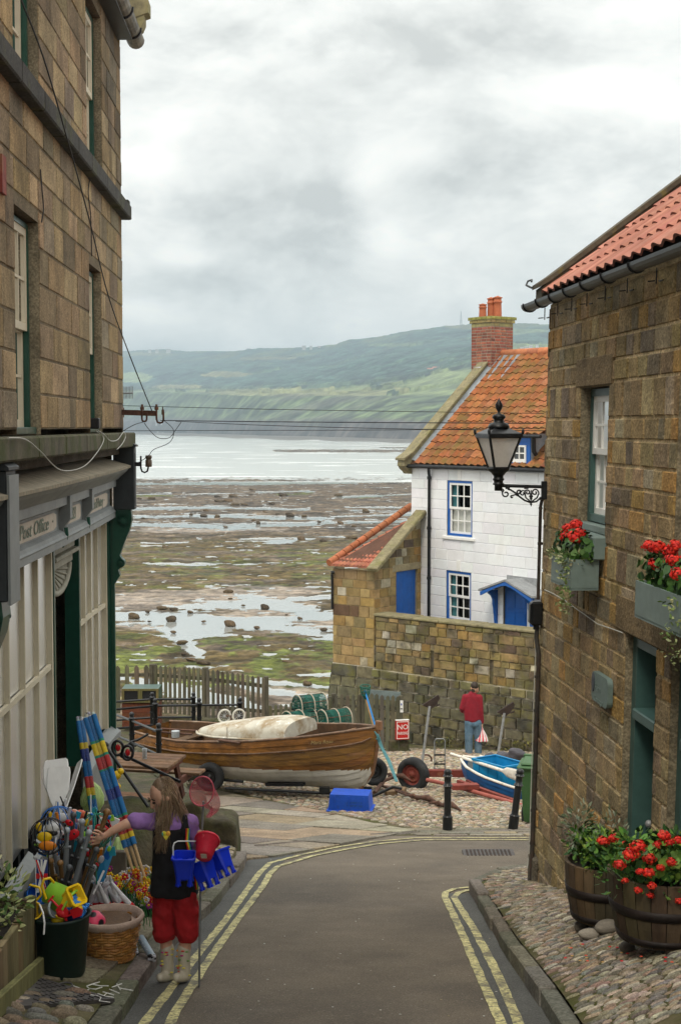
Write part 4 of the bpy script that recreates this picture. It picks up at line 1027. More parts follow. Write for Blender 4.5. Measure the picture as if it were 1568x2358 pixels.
while x < XEND:
 w=rr.uniform(.9,1.5);mb.box(x+.003,x+w-.003,-.05,.12,-.22,-.065,(1,1,1),bev=.014);x +=w
mb.build('sill_course',mat('sill_stone',(.10,.088,.058),.9,var=.3,vs=4,bump=.6,bs=30,stain=[((.055,.065,.015),4,.42,.6,.85),((.04,.035,.028),6,.55,.7,.7,(1,1,.3))]),shop)
for i,o in enumerate(OPL):
 oo=(o[0]+.02,o[1]-.02,o[2]+.02,o[3]-.02)
 W_=sash(shop,FL,oo,-.07,3 if i !=1 else 2,(2,2),'green_gloss','cream_paint',fw=.035,sw=.055,bar=.02,split=.5,curtain=[(0,1,0,1,'curtain_pale')],glass='clear_glass')
 k=MB(FL);k.box(o[0]+.003,o[1]-.003,-.19,-.03,o[2]+.003,o[2]+.055,bev=.006);k.build('sill','green_gloss',W_)
ZG=4.62
mb=MB(FL);mb.ext([(-.25,ZTOP-.02),(.16,ZTOP+.04),(.16,ZTOP+.10),(-2.6,ZTOP+2.1),(-2.6,ZTOP+1.9),(-.25,ZTOP+.06)],-.08,XEND,(.6,.55,.5),'yz');mb.build('roof',mat('slate',(.06,.058,.055),.8,var=.25,bump=.4),shop,fix=True)
mb=MB(FL);n=9
gx=.15;prof=[(gx+.095*math.cos(a),ZTOP-.02+.095*math.sin(a)) for a in np.linspace(-math.pi,0,n)]+[(gx+.085*math.cos(a),ZTOP-.02+.085*math.sin(a)) for a in np.linspace(0,-math.pi,n)]
mb.ext(prof,-.20,XEND,None,'yz');mb.ext([(gx+.09*math.cos(a),ZTOP-.02+.09*math.sin(a)) for a in np.linspace(-math.pi,0,n)],-.215,-.20,None,'yz')
mb.build('gutter',mat('old_gutter',(.20,.18,.14),.6,var=.35,vs=9,bump=.3,stain=[((.05,.05,.045),6,.45,.65,.8)]),shop,fix=True)
mb=MB(FL)
for x in np.arange(.25,XEND,.75):mb.tube([(x,.0,ZTOP-.05)]+[(x,gx+.105*math.cos(a),ZTOP-.02+.105*math.sin(a)) for a in np.linspace(-math.pi,.1,9)],.011,6)
for x in np.arange(.3,XEND,.35):mb.box(x,x+.10,.0,.14,ZTOP-.10,ZTOP-.01)
mb.box(.3,XEND,-.01,.03,ZTOP-.10,ZTOP-.01);mb.box(.3,XEND,.01,.17,ZTOP-.15,ZTOP-.14);mb.build('eaves_dentils','iron',shop,fix=True)
mb=MB(FL);mb.ext([(-.10,ZTOP+.1),(.30,ZTOP+.25),(.30,ZTOP+.38),(-2.6,ZTOP+2.3),(-2.6,ZTOP+2.1)],-.34,-.09,None,'yz')
mb.ext([(.25,ZTOP+.24),(.25,ZTOP+.16),(.22,ZTOP+.09),(.16,ZTOP+.05),(.10,ZTOP+.04),(-.02,ZTOP+.04),(-.02,ZTOP+.2)],-.33,-.10,None,'yz')
mb.build('verge_coping','coping',shop,fix=True)
# ---- shopfront: a bowed timber front below the sill course
def SX(u,v,y=-.2):return hit(FL,u,v,y)
xe=.0
XS0,XS1=-.02,13.0
YF=.10
mb=MB(FL)
ZB0,ZB1=-.86,-1.08
def zf_bow(x):return .0
def bow(x):return -.05+.05*math.sin(min(1,max(0,x/8.0))*math.pi)
n=40;XSs=[0.12+(11-.12)*i/n for i in range(n+1)]
def bowed(prof,c=None,b=None,smooth=False):
 b=b or MB(FL);rings=[[(x,bow(x)+p[0],p[1]) for p in prof] for x in XSs]
 b.loft(rings,c,smooth=smooth,closed=True);b.add(rings[0],[tuple(range(len(prof)))]);b.add(rings[-1],[tuple(range(len(prof)))[::-1]]);return b
zc=-.42
bowed([(-.4,zc+.16),(.14,zc+.0),(.14,zc-.025),(-.4,zc+.12)]).build('canopy_board',mat('old_lead_board',(.25,.215,.155),.9,var=.3,vs=6,bump=.6,bs=20,stain=[((.12,.12,.09),5,.5,.7,.6)],stretch=(1,3,1)),shop,fix=True)
cn=bowed([(-.3,zc-.03),(.12,zc-.03),(.10,zc-.06),(.03,zc-.12),(.0,zc-.15),(-.02,zc-.155),(-.02,zc-.225),(-.3,zc-.225)])
cn.build('cornice','grey_paint',shop,fix=True)
zp1,zp0=zc-.255,zc-.435
fb=bowed([(-.3,zc-.227),(-.055,zc-.227),(-.055,zp1+.015),(-.085,zp1),(-.3,zp1)])
bowed([(-.3,zp0),(-.085,zp0),(-.05,zp0-.018),(-.04,zp0-.045),(-.025,zp0-.06),(-.03,zp0-.075),(-.03,zp0-.125),(-.3,zp0-.125)],b=fb)
fb.build('fascia','grey_paint',shop,fix=True)
ZH=zp0-.125
bowed([(-.30,zp0+.001),(-.088,zp0+.001),(-.088,zp1-.001),(-.30,zp1-.001)]).build('fascia_back','grey_paint',shop,fix=True)
def panel(x0,x1,txt,size,width=None):
 b=MB(FL);k=12;fr_=[]
 xs_=[x0+(x1-x0)*i/k for i in range(k+1)];ins=lambda i:(.022 if i in (0,k) else 0)
 vs=[(x,bow(x)-.080,zp0+.02+ins(i)) for i,x in enumerate(xs_)]+[(x,bow(x)-.080,zp1-.02-ins(i)) for i,x in enumerate(xs_)]
 b.add(vs,[(i+k+1,i+k+2,i+1,i) for i in range(k)]);o=b.build('sign_panel','sign_face',shop)
 xm=(x0+x1)/2;p=FL @ Vector((xm,bow(xm)-.074,(zp0+zp1)/2));sl=(bow(xm+.1)-bow(xm-.1))/.2
 rt=(FL.to_3x3() @ Vector((-1,-sl,0)));t=text_mesh(txt,size,tface(p,rt,(0,0,1)),.003,shear=.25,width=width);t.build('lettering','sign_green',o)
xp=[SX(45,1200)[0],SX(132,1180)[0],SX(166,1165)[0],SX(178,1165)[0],SX(214,1160)[0],SX(245,1155)[0]]
XB1=SX(150,1170,-.05)[0];XB2=SX(204,1150,-.05)[0]
panel(XB1+.24,XB1+2.0,'Post Office  \u00b7',.15,1.35);panel(XB2+.22,XB1-.14,'1823',.15);panel(.42,XB2-.12,'Cards & Pottery  \u00b7',.14,1.05)
def console(x,w=.12,zb=None):
 b=MB(FL);yb=bow(x)
 pr=[(-.25,zc-.16),(.0,zc-.16),(.0,zc-.34),(-.03,zc-.38),(-.06,zc-.42),(-.05,zc-.49),(-.07,zc-.56),(-.09,zc-.58),(-.25,zc-.58)]
 b.ext([(yb+p[0]*1+.005,p[1]) for p in pr],x-w/2,x+w/2,None,'yz');o=b.build('console','grey_paint',shop,fix=True)
 b=MB(FL);b.tube([(x,yb-.05,zc-.42),(x,yb-.045,zc-.48),(x,yb-.06,zc-.54),(x,yb-.085,zc-.575)],.03,6);b.build('scroll','green_gloss',o)
console(XB1);console(XB2)
def end_block(x0,x1,ytop,ztop,zbot):
 b=MB(FL);b.box(x0,x1,-.1,ytop,zbot,ztop,bev=.008);b.box(x0+.03,x1-.03,-.1,ytop+.003,zbot+.04,ztop-.07)
 b.ext([(-.1,ztop+.001),(ytop+.02,ztop+.001),(ytop+.02,ztop+.02),(.04,ztop+.075),(-.1,ztop+.075)],x0-.015,x1+.015,None,'yz')
 o=b.build('end_block',mat('slate_paint',(.025,.030,.033),.5,var=.2,bump=.15) if 'slate_paint' not in MT else 'slate_paint',shop,fix=True)
 b=MB(FL);b.box(x0-.0,x1+.0,ytop+.004,ytop+.02,zbot-.02,ztop-.03);b.build('edge_board','grey_paint',o,fix=True) if x0 > 3 else None
 b=MB(FL);xm=(x0+x1)/2
 for zz,rr_,yy in ((zbot-.12,.08,ytop-.125),(zbot-.585,.05,ytop-.165)):
  b.tube([(x0+.03,yy,zz),(x1-.03,yy,zz)],rr_,16);b.tube([(x0+.015,yy,zz),(x1-.015,yy,zz)],rr_*.45,10)
 b.ext([(-.12,zbot-.001),(ytop-.045,zbot-.001),(ytop-.035,zbot-.10),(ytop-.06,zbot-.22),(ytop-.12,zbot-.36),(ytop-.17,zbot-.50),(ytop-.14,zbot-.55),(ytop-.14,zbot-.62),(ytop-.19,zbot-.66),(ytop-.17,zbot-.72),(ytop-.22,zbot-.80),(-.12,zbot-.84)],x0+.03,x1-.03,None,'yz')
 for i in range(9):
  a=i/8;b.ell((x0+.03-.006,ytop-.11-.10*a,zbot-.14-.34*a),(.016,.035,.03),6,5);b.ell((x0+.028,ytop-.10+.05*math.cos(i*.8),zbot-.12+.05*math.sin(i*.8)),(.018,.018,.018),6,4)
 b.build('carved_bracket','green_gloss',shop,fix=True)
end_block(-.06,.12,.13,-.22,-.90)
XN=hit(FL,38,1180,.10)[0]
end_block(XN,XN+.3,.10,-.27,-1.08)
def zsill(x):return -2.93+.105*x+0
DX0,DX1=SX(180,1400,-.22)[0],SX(124,1400,-.22)[0]
def yb(x):return bow(x)-.20+.11*math.exp(-max(0,x)/.8)
def shopwin(x0,x1,nbar,zt,zb,bars):
 b=MB(FL)
 def up(x,w,d,z0,z1,dy=0,m=None):b.box(x-w/2,x+w/2,yb(x)-d+dy,yb(x)+dy,z0,z1)
 up(x0+.035,.07,.14,zb,zt);up(x1-.035,.07,.14,zb,zt)
 o=b.build('shop_window','green_gloss',shop,fix=True)
 b=MB(FL)
 up(x0+.105,.055,.09,zb,zt,-.01);up(x1-.105,.055,.09,zb,zt,-.01)
 xs_=[x0+.13+(x1-x0-.26)*i/nbar for i in range(1,nbar)]
 for x in xs_:up(x,.028,.07,zb,zt,-.02)
 for zz in bars:
  for i in range(8):
   a=x0+.12+(x1-x0-.24)*i/8;c=x0+.12+(x1-x0-.24)*(i+1)/8
   b.beam((a,yb(a)-.035,zz(a)),(c,yb(c)-.035,zz(c)),.03,.045)
 b.build('glazing_bars','cream_paint',o,fix=True)
 p=MB(FL);k=10;xs2=[x0+.1+(x1-x0-.2)*i/k for i in range(k+1)]
 p.add([(x,yb(x)-.06,zb) for x in xs2]+[(x,yb(x)-.06,zt) for x in xs2],[(i,i+1,i+k+2,i+k+1) for i in range(k)]);p.build('pane','shop_glass',o)
 return o
def drape(o,x0,x1,zb,zt,folds,gather=None,amp=.03,dy=-.11,seed=1,tint=(1,1,1)):
 b=MB(FL);n_=int(folds*8);m_=24;vs=[];rr_=random.Random(seed);ph=[rr_.uniform(0,6) for _ in range(4)]
 for j in range(m_+1):
  t=j/m_;z=zb+(zt-zb)*t
  for i in range(n_+1):
   s=i/n_;xx=x0+(x1-x0)*s
   if gather:k=gather(t);xx=gather_c+(xx-gather_c)*k if False else x0+(x1-x0)*s*k
   vs.append((xx,yb(xx)+dy+amp*math.sin(s*folds*2*math.pi+ph[0]+.6*math.sin(t*2+ph[1]))+amp*.4*math.sin(s*folds*4.3*math.pi+ph[2]),z))
 b.add(vs,[(j*(n_+1)+i,j*(n_+1)+i+1,(j+1)*(n_+1)+i+1,(j+1)*(n_+1)+i) for j in range(m_) for i in range(n_)],tint,True)
 b.build('curtain','curtain',o)
ZWB=-3.28
mb=MB(FL);mb.box(.02,.075,-.4,-.10,-5.2,ZH+.1,bev=.006);mb.build('pilaster','green_gloss',shop,fix=True)
wa=shopwin(.08,DX0-.01,4,ZH,ZWB,[lambda x:-1.93])
wb=shopwin(DX1+.01,XN-.05,5,ZH-.0,ZWB,[lambda x:-2.05])
gather_c=0
drape(wa,.14,(DX0)*.80,ZWB,ZH,7,gather=lambda t:.80+.20*t*t if t > 0 else 1,seed=2)
for i,(a,c) in enumerate([(0,.22),(.27,.45),(.50,.66),(.71,.86),(.9,1)]):
 x0,x1=DX1+.06,XN-.1;drape(wb,x0+(x1-x0)*a,x0+(x1-x0)*c,ZWB,ZH,3,seed=4+i)
x0,x1=XN+.3,12.8
wc=shopwin(x0,x1,4,ZH,ZWB,[lambda x:-2.05]);drape(wc,x0+.06,x1-.06,ZWB,ZH,14,seed=9)
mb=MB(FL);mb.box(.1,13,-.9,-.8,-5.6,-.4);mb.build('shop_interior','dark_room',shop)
mb=MB(FL)
def riser(x0,x1):
 k=8
 for i in range(k):
  a,c=x0+(x1-x0)*i/k,x0+(x1-x0)*(i+1)/k
  ring=lambda x:[(x,-.2,ZWB-.0),(x,yb(x)-.0,ZWB),(x,yb(x)+.09,ZWB-.06),(x,yb(x)+.09,ZWB-.11),(x,yb(x)+.02,ZWB-.12),(x,yb(x)+.0,-5.4),(x,-.2,-5.4)]
  mb.loft([ring(a),ring(c)],smooth=False)
riser(.02,DX0);mb.build('stallriser','grey_paint',shop,fix=True);mb=MB(FL);riser(DX1,13);mb.build('stallriser','grey_paint',shop,fix=True)
mb=MB(FL);mb.box(DX0,DX1,-.62,-.55,-5.2,ZH);o=mb.build('door',mat('dark_door',(.010,.014,.015),.4,var=.2,bump=.1),shop,fix=True)
mb=MB(FL)
for i in range(4):
 x=DX0+.12+(DX1-DX0-.24)*i/3;mb.box(x-.015,x+.015,-.55,-.52,-5.1,ZH-.45)
mb.build('door_panel','black_paint',o,fix=True)
mb=MB(FL);xm=(DX0+DX1)/2;w=(DX1-DX0)/2
for (z0_,z1_,yy,m_) in ((ZH-.16,ZH-.02,.0,0),(ZH-.20,ZH-.16,.05,0),(ZH-.30,ZH-.20,-.02,0)):
 mb.box(DX0+.02,DX1-.02,-.56,yy-.24,z0_,z1_,bev=.01)
for i in range(12):
 a0,a1=math.pi*i/12,math.pi*(i+1)/12
 mb.add([(xm,-.40,ZH-.31),(xm+w*.9*math.cos(a0),-.30,ZH-.31-.22*math.sin(a0)),(xm+w*.9*math.cos(a1),-.30,ZH-.31-.22*math.sin(a1))],[(0,1,2)])
 mb.tube([(xm,-.39,ZH-.31),(xm+w*.9*math.cos(a0),-.295,ZH-.31-.22*math.sin(a0))],.012,5)
mb.tube([(xm+w*.92*math.cos(a),-.29,ZH-.31-.225*math.sin(a)) for a in np.linspace(0,math.pi,14)],.028,8)
mb.build('door_hood',mat('stone_paint',(.30,.285,.225),.7,var=.15,bump=.2),o,fix=True)
# ================================================================ right-hand stone house
def pal_right(x,z,rr):
 k=rr.random()
 c=rr.choice([(.34,.245,.13),(.29,.22,.12),(.37,.28,.155),(.26,.20,.125),(.31,.225,.11),(.34,.28,.185)])
 if k < .10:c=(.38,.235,.085)
 elif k < .22:c=(.21,.165,.115)
 return jc(c,.14,rr)
house=thing('stone_house','brown stone house on the right with green windows and a red pantiled roof','building',(RC.x+1,10,-3.8))
ZE=1.10
def orr(ul,ur,vt,vb,y=0):
 a=hit(FR,ul,(vt+vb)/2,y)[0];b_=hit(FR,ur,(vt+vb)/2,y)[0];um=(ul+ur)/2
 return (min(a,b_),max(a,b_),hit(FR,ur,vb,y)[1],hit(FR,ur,vt,y)[1])
r1=orr(1332,1397,888,1262);r2=(hit(FR,1553,1200)[0],hit(FR,1553,1200)[0]+1.0,r1[2]+.02,r1[3]+.03)
d1=orr(1430,1502,1492,2100);d2x=hit(FR,1540,1700)[0];d2=(d2x,d2x+1.0,-5,hit(FR,1540,1505)[1])
d1=(d1[0],d1[1],-5,hit(FR,1466,1470)[1])
OPR=[r1,r2,d1,d2]
mb=MB(FR)
masonry(mb,0,12,-5.2,ZE,(.150,.195),(.14,.38),pal_right,OPR,seed=14,gap=.017,relief=.005,mortar=(.60,.47,.28),rough=.005)
for o in OPR:reveal(mb,o,.24,(.115,.085,.05),rr=random.Random(6))  # reveal stone coloured darker than the wall to carry the recess shade
for (a,b_,z0_,z1_) in ((r1[0]-.14,r1[1]+.10,r1[3]+.004,r1[3]+.25),(d1[0]-.25,d2[1],d1[3]+.004,d1[3]+.27)):
 mb.box(a,b_,-.05,.016,z0_,z1_,(.20,.145,.08),bev=.012)
mb.M=frame((RC.x+.0886,RC.y,0),(1,.0867,0),(-.0867,1,0));mb.M[0][2]=.0206
masonry(mb,0,6,-5.4,3.6,(.15,.20),(.2,.45),pal_right,seed=15,gap=.02,relief=.02,mortar=(.36,.28,.16),rough=.012,top=lambda x:ZE+.02+min(x,6-x)*.77)
mb.M=FR
rr=random.Random(77);z=-5.2
while z < ZE:
 h=rr.uniform(.2,.3);mb.box(-.008-rr.uniform(0,.008),.06,-.14,.004+rr.uniform(0,.01),z+.008,min(z+h-.008,ZE),jc((.25,.19,.11),.2,rr),bev=.02);z +=h
mb.box(.05,12,-6,-.3,-6,ZE-.05,(.2,.16,.1));
mb.box(-.06,.20,-.12,.05,-4.5,-4.02,(.15,.13,.10),bev=.03)
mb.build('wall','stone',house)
Wn=sash(house,FR,(r1[0]+.02,r1[1]-.02,r1[2]+.16,r1[3]-.01),-.08,3,(2,2),'sage_paint','white_paint',fw=.06,sw=.05,bar=.018,split=.53,glass='shop_glass',curtain=[(0,.3,0,1,'curtain_pale')])
k=MB(FR);k.box(r1[0]+.004,r1[1]-.004,-.22,-.02,r1[2]+.085,r1[2]+.15,bev=.008);k.box(r1[0]-.03,r1[1]+.04,-.2,.10,r1[2]-.10,r1[2]+.083,bev=.01);k.build('sill','box_paint',Wn)
W2=sash(house,FR,(r2[0]+.02,r2[1]-.02,r2[2]+.1,r2[3]-.01),-.08,3,(2,2),'sage_paint','white_paint',fw=.06,sw=.05,split=.53,glass='clear_glass',curtain=[(0,1,0,1,'curtain_pale')])
def panel_door(o,name):
 x0,x1,z0_,z1_=o;b=MB(FR)
 b.box(x0+.005,x0+.11,-.28,-.055,z0_,z1_-.005);b.box(x1-.11,x1-.005,-.28,-.055,z0_,z1_-.005);b.box(x0+.11,x1-.11,-.28,-.055,z1_-.09,z1_-.005);b.box(x0+.11,x1-.11,-.28,-.03,z1_-.62,z1_-.54,bev=.01)
 D=b.build(name,'sage_paint',house,fix=True)
 b=MB(FR);b.box(x0+.11,x1-.11,-.24,-.20,z0_,z1_-.62)
 for (za,zb) in ((z1_-1.35,z1_-.74),(z1_-2.15,z1_-1.45)):
  for (xa,xb) in ((x0+.18,(x0+x1)/2-.04),((x0+x1)/2+.04,x1-.18)):b.box(xa,xb,-.2,-.185,za,zb,bev=.01);b.box(xa+.04,xb-.04,-.185,-.175,za+.04,zb-.04)
 b.build('door_leaf','sage_paint',D,fix=True)
 b=MB(FR);b.box(x0+.11,x1-.11,-.23,-.22,z1_-.54,z1_-.09);b.build('fanlight','dark_glass',D,fix=True)
 b=MB(FR);xm=(x0+x1)/2;b.box(xm-.12,xm+.12,-.185,-.172,z1_-1.42,z1_-1.38);b.ell((x0+.16,-.17,z1_-1.4),.03,10,8);b.ell((x0+.16,-.165,z1_-1.7),(.02,.015,.03),8,6);b.build('door_knob','galv',D,fix=True)
panel_door(d1,'door');panel_door(d2,'door')
PR=math.radians(37.5);ev=FR @ Vector((.20,.10,ZE+.10));ud=FR.to_3x3() @ Vector((1,0,0));vd=FR.to_3x3() @ Vector((0,-math.cos(PR),math.sin(PR)))
mb=MB();ptr=lambda r,i,j:jc(r.choice([(.47,.195,.135),(.44,.175,.12),(.50,.215,.15),(.42,.165,.115)]),.10,r)
pantiles(mb,ev,ud,vd,9.0,4.0,1,ptr,tw=.235,cl=.32,amp=.034,seed=4,sub=7,lift=.022)
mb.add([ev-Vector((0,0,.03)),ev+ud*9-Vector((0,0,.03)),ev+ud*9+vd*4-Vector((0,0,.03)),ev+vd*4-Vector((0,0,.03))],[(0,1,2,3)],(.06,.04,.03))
mb.build('roof','tile_clean',house)
mb=MB(FR);c_,s_=math.cos(PR),math.sin(PR)
mb.ext([(.13,ZE+.0),(.13,ZE+.16),(.05,ZE+.22),(-4.0*c_,ZE+.22+4.05*s_),(-4.0*c_,ZE+.0+4.0*s_)],-.03,.19,None,'yz')
mb.ext([(.16,ZE+.16),(.16,ZE+.20),(.04,ZE+.28),(-4.0*c_,ZE+.28+4.05*s_),(-4.0*c_,ZE+.222+4.05*s_),(.05,ZE+.222)],-.06,.21,None,'yz')
mb.build('verge_coping',mat('dark_coping',(.085,.072,.048),.9,var=.3,vs=5,bump=.6,bs=25,stain=[((.20,.17,.03),5,.58,.7,.7)]),house,fix=True)
mb=MB(FR);gx=.20;zg=ZE+.02
prof=[(gx+.062*math.cos(a),zg+.062*math.sin(a)) for a in np.linspace(-math.pi,0,9)]+[(gx+.054*math.cos(a),zg+.054*math.sin(a)) for a in np.linspace(0,-math.pi,9)]
mb.ext(prof,-.06,12,None,'yz');mb.ext([(gx+.058*math.cos(a),zg+.058*math.sin(a)) for a in np.linspace(-math.pi,0,9)],-.072,-.06,None,'yz')
mb.tube([(-.03,gx-.03,zg+.16),(-.09,gx+.01,zg+.19),(-.12,gx-.01,zg+.23),(-.08,gx-.04,zg+.24),(-.05,gx-.03,zg+.22)],.010,6)
G_=mb.build('gutter',mat('gutter_dark',(.045,.05,.052),.4,var=.2,bump=.1),house,fix=True)
for x in (.05,.55,1.05,1.55,2.1,2.7,3.4):
 b=MB(FR);b.tube([(x,gx+.066*math.cos(a),zg+.066*math.sin(a)) for a in np.linspace(-math.pi,.1,9)],.009,5);b.tube([(x,.06,zg-.03),(x,.06,zg-.14)],.005,5)
 b.tube([(x,.07,zg-.12),(x,.12,zg-.125)],.005,5);b.tube([(x-.07,.012,zg-.115),(x+.0,.04,zg-.12),(x+.06,.03,zg-.12)],.006,5);b.build('gutter_bracket','iron',house,fix=True)
# ---- remaining fittings of the right-hand house
pl=MB(FR);b_=hit(FR,1376,1600)[0];a=hit(FR,1414,1600)[0];x0,x1=b_,a;zt=hit(FR,1395,1553)[1];zb=hit(FR,1395,1622)[1]
def rrect(x0,x1,z0,z1,r,n=5):
 pts=[]
 for cx,cz,a0 in ((x1-r,z1-r,0),(x0+r,z1-r,90),(x0+r,z0+r,180),(x1-r,z0+r,270)):
  for i in range(n+1):an=R(a0+90*i/n);pts.append((cx+r*math.cos(an),cz+r*math.sin(an)))
 return pts
pq=thing('house_plaque','small grey-green plaque with rounded corners on the right-hand stone wall beside the door','sign',FR @ Vector((x0,0,zb)))
pl.ext(rrect(x0,x1,zb,zt,.055),.012,.055);pl.build('board',mat('plaque',(.135,.19,.175),.6,var=.12,bump=.15),pq,fix=True)
rt=FR.to_3x3() @ Vector((1,0,0));xm=(x0+x1)/2;zm=(zb+zt)/2
rt=FR.to_3x3() @ Vector((-1,0,0))
t=text_mesh('Fern',.085,tface(FR @ Vector((xm-.04,.058,zm+.0)),-rt if (rt.cross(Vector((0,0,1)))).dot(FR.to_3x3() @ Vector((0,1,0))) < 0 else rt,(0,0,1)),.003);t.build('lettering','box_paint',pq)
t=text_mesh('Cottage',.07,tface(FR @ Vector((xm-.02,.058,zm-.09)),-rt if (rt.cross(Vector((0,0,1)))).dot(FR.to_3x3() @ Vector((0,1,0))) < 0 else rt,(0,0,1)),.003,width=.25);t.build('lettering','box_paint',pq)
m_=MB(FR);m_.ext([(x0+.06+.035*math.cos(a),zm+.03+.075*math.sin(a)) for a in np.linspace(0,2*math.pi,17)[:-1]],.056,.064);m_.build('emblem',mat('emblem',(.05,.06,.075),.6,var=.5,vs=60,bump=.4),pq,fix=True)
def geranium_box(name_lab,x0,x1,ztop,y0,y1,seed,ivy,boxlab):
 o=thing('window_box',boxlab,'window box',FR @ Vector(((x0+x1)/2,0,ztop-.24)))
 b=MB(FR);t=.018;zb=ztop-.235
 b.box(x0,x1,y0,y0+t,zb,ztop);b.box(x0,x1,y1-t,y1,zb,ztop);b.box(x0,x0+t,y0+t,y1-t,zb,ztop);b.box(x1-t,x1,y0+t,y1-t,zb,ztop);b.box(x0,x1,y0,y1,zb-.01,zb+.01)
 b.build('planter','box_paint',o,fix=True)
 b=MB(FR);b.box(x0+t,x1-t,y0+t,y1-t,ztop-.06,ztop-.04);b.build('soil','soil',o)
 rr=random.Random(seed);b=MB(FR);ym=(y0+y1)/2;L_=x1-x0
 q=thing('geranium',name_lab,'plant',FR @ Vector(((x0+x1)/2,ym,ztop-.04)))
 n=max(3,int(L_/.13))
 for i in range(n):
  x=x0+L_*(i+.5)/n
  leaves(b,(x,ym+.0,ztop+.07),(.10,.10,.13),55,.055,[(.05,.13,.025),(.035,.095,.02),(.08,.17,.035),(.06,.12,.05)],rr,shape='round')
  if ivy:leaves(b,(x,ym+.05,ztop+.0),(.13,.10,.05),70,.045,[(.30,.34,.17),(.10,.17,.05),(.42,.43,.26)],rr)
 for i in range(4 if ivy else 2):
  x=x0+L_*(.55+.4*rr.random())
  for k in range(26):leaves(b,(x+rr.gauss(0,.02),y1+.02+.02*math.sin(k),ztop-.02-k*.016),(.03,.02,.02),2,.035,[(.16,.24,.07),(.34,.38,.18)],rr)
 b.build('foliage','leaf',q)
 for i in range(max(4,int(n*1.5))):
  b=MB(FR);c=Vector((x0+L_*rr.uniform(.12,.9),ym+rr.uniform(-.05,.09),ztop+rr.uniform(.12,.26)))
  b.tube([(c.x,ym,ztop),c],.004,4,(.1,.2,.05));flower_head(b,c,.050,75,[(.72,.022,.012),(.80,.04,.02),(.60,.012,.01)],rr);b.build('bloom','petal',q)
 return o
ub0,ub1=hit(FR,1377,1300,.2)[0],hit(FR,1277,1280,.24)[0]
zt1=hit(FR,1303,1284,.26)[1]
geranium_box('red geraniums and variegated ivy in the smaller window box',1.43,2.10,zt1,.04,.26,5,True,'small grey-green window box under the narrow right-hand window')
xb0=hit(FR,1466,1340,.24)[0];zt2=hit(FR,1466,1336,.24)[1]
geranium_box('big bushy red geranium plant in the window box at the right edge',xb0,xb0+1.1,zt2,.03,.25,6,False,'long grey-green window box at the right edge of the photo')
o=thing('service_pipe','dark service pipe with a black junction box running up the corner of the right-hand house','pipe',FR @ Vector((.1,0,-4.2)))
b=MB(FR);xp_=.075
z_=lambda v:hit(FR,1250,v)[1]
b.tube([(xp_+.05,.03,z_(1143)),(xp_+.01,.045,z_(1150)),(xp_-.01,.05,z_(1165)),(xp_,.05,z_(1380))],.016,8);b.tube([(xp_,.05,z_(1445)),(xp_,.055,z_(1470)),(xp_+.05,.04,z_(1510)),(xp_+.05,.04,z_(1530)),(xp_+.03,.045,-4.3)],.022,8)
for v in (1250,1560,1640,1880,1960):b.lathe([(.026,-.012),(.026,.012)],8,org=(xp_+(.03 if v > 1500 else 0),.045,z_(v)))
b.build('pipe',mat('pipe',(.04,.035,.03),.6,var=.4,vs=9,bump=.3,stain=[((.10,.05,.03),5,.5,.7,.6)]),o)
b=MB(FR);b.box(xp_-.06,xp_+.05,.01,.12,z_(1440),z_(1384),bev=.018);b.box(xp_-.045,xp_+.035,.12,.13,z_(1434),z_(1390),bev=.01);b.lathe([(.03,-.02),(.03,.03)],8,org=(xp_,.06,z_(1445)));b.build('junction_box','iron',o,fix=True)
cw=[hit(FR,u,v,.02) for u,v in [(1253,1358),(1275,1368),(1300,1383),(1330,1405),(1345,1415),(1375,1437),(1405,1447),(1432,1457)]]
b=MB(FR);b.tube([(x,.02,z) for x,z in cw],.0042,5);solid('wall_cable',b,'cable_white','thin white cable sagging across the right-hand stone wall','cable',FR @ Vector((1,.02,cw[0][1])))
b=MB(FR);b.tube([(-.04,.03,z_(1455)),(-.03,.04,z_(1600)),(-.035,.04,z_(1800)),(-.03,.04,z_(1990)),(.0,.06,z_(2030))],.005,5);solid('wall_cable',b,'cable_white','thin grey cable hanging down the very corner of the right-hand house','cable',FR @ Vector((0,.03,-4)))
# ================================================================ street lamp on its scrolled bracket
Yl=12.9;la=P(1147,1130,Yl);kk=Yl/FP
lamp=thing('street_lamp','black Victorian street lantern on a scrolled bracket at the corner of the right-hand house','street lamp',P(1250,1130,Yl))
def LM():return MB(Matrix.Translation((P(1148,982,Yl).x,Yl,0)))
zz=lambda v:P(1148,v,Yl).z
sq=lambda r,z,a0=.42:[(r*math.cos(a0+math.pi/2*i)*1.4142*.72,r*math.sin(a0+math.pi/2*i)*1.4142*.72,z) for i in range(4)]
A0=R(62)
sq=lambda r,z:[(r*math.cos(A0+math.pi/2*i),r*math.sin(A0+math.pi/2*i),z) for i in range(4)]
b=LM();b.lathe([(.0,zz(915)),(.012,zz(922)),(.035,zz(932)),(.030,zz(940)),(.012,zz(948)),(.014,zz(952)),(.055,zz(956)),(.062,zz(962)),(.045,zz(966)),(.048,zz(972)),(.085,zz(976)),(.098,zz(982)),(.098,zz(986)),(.0,zz(986))][::-1],16,cap=False)
b.build('finial','iron',lamp)
b=LM();r0,r1_=.225,.095
b.loft([sq(.09,zz(985)),sq(.225,zz(998)),sq(.232,zz(1000)),sq(.232,zz(1006)),sq(.215,zz(1006))],smooth=False)
for i in range(4):a=A0+math.pi/2*i;b.ell((.232*math.cos(a),.232*math.sin(a),zz(994)),(.014,.014,.028),8,6)
b.build('roof','black_paint',lamp,fix=True)
b=LM();top,bot=.212,.095;zt_,zb_=zz(1006),zz(1078)
T_,B_=sq(top,zt_),sq(bot,zb_)
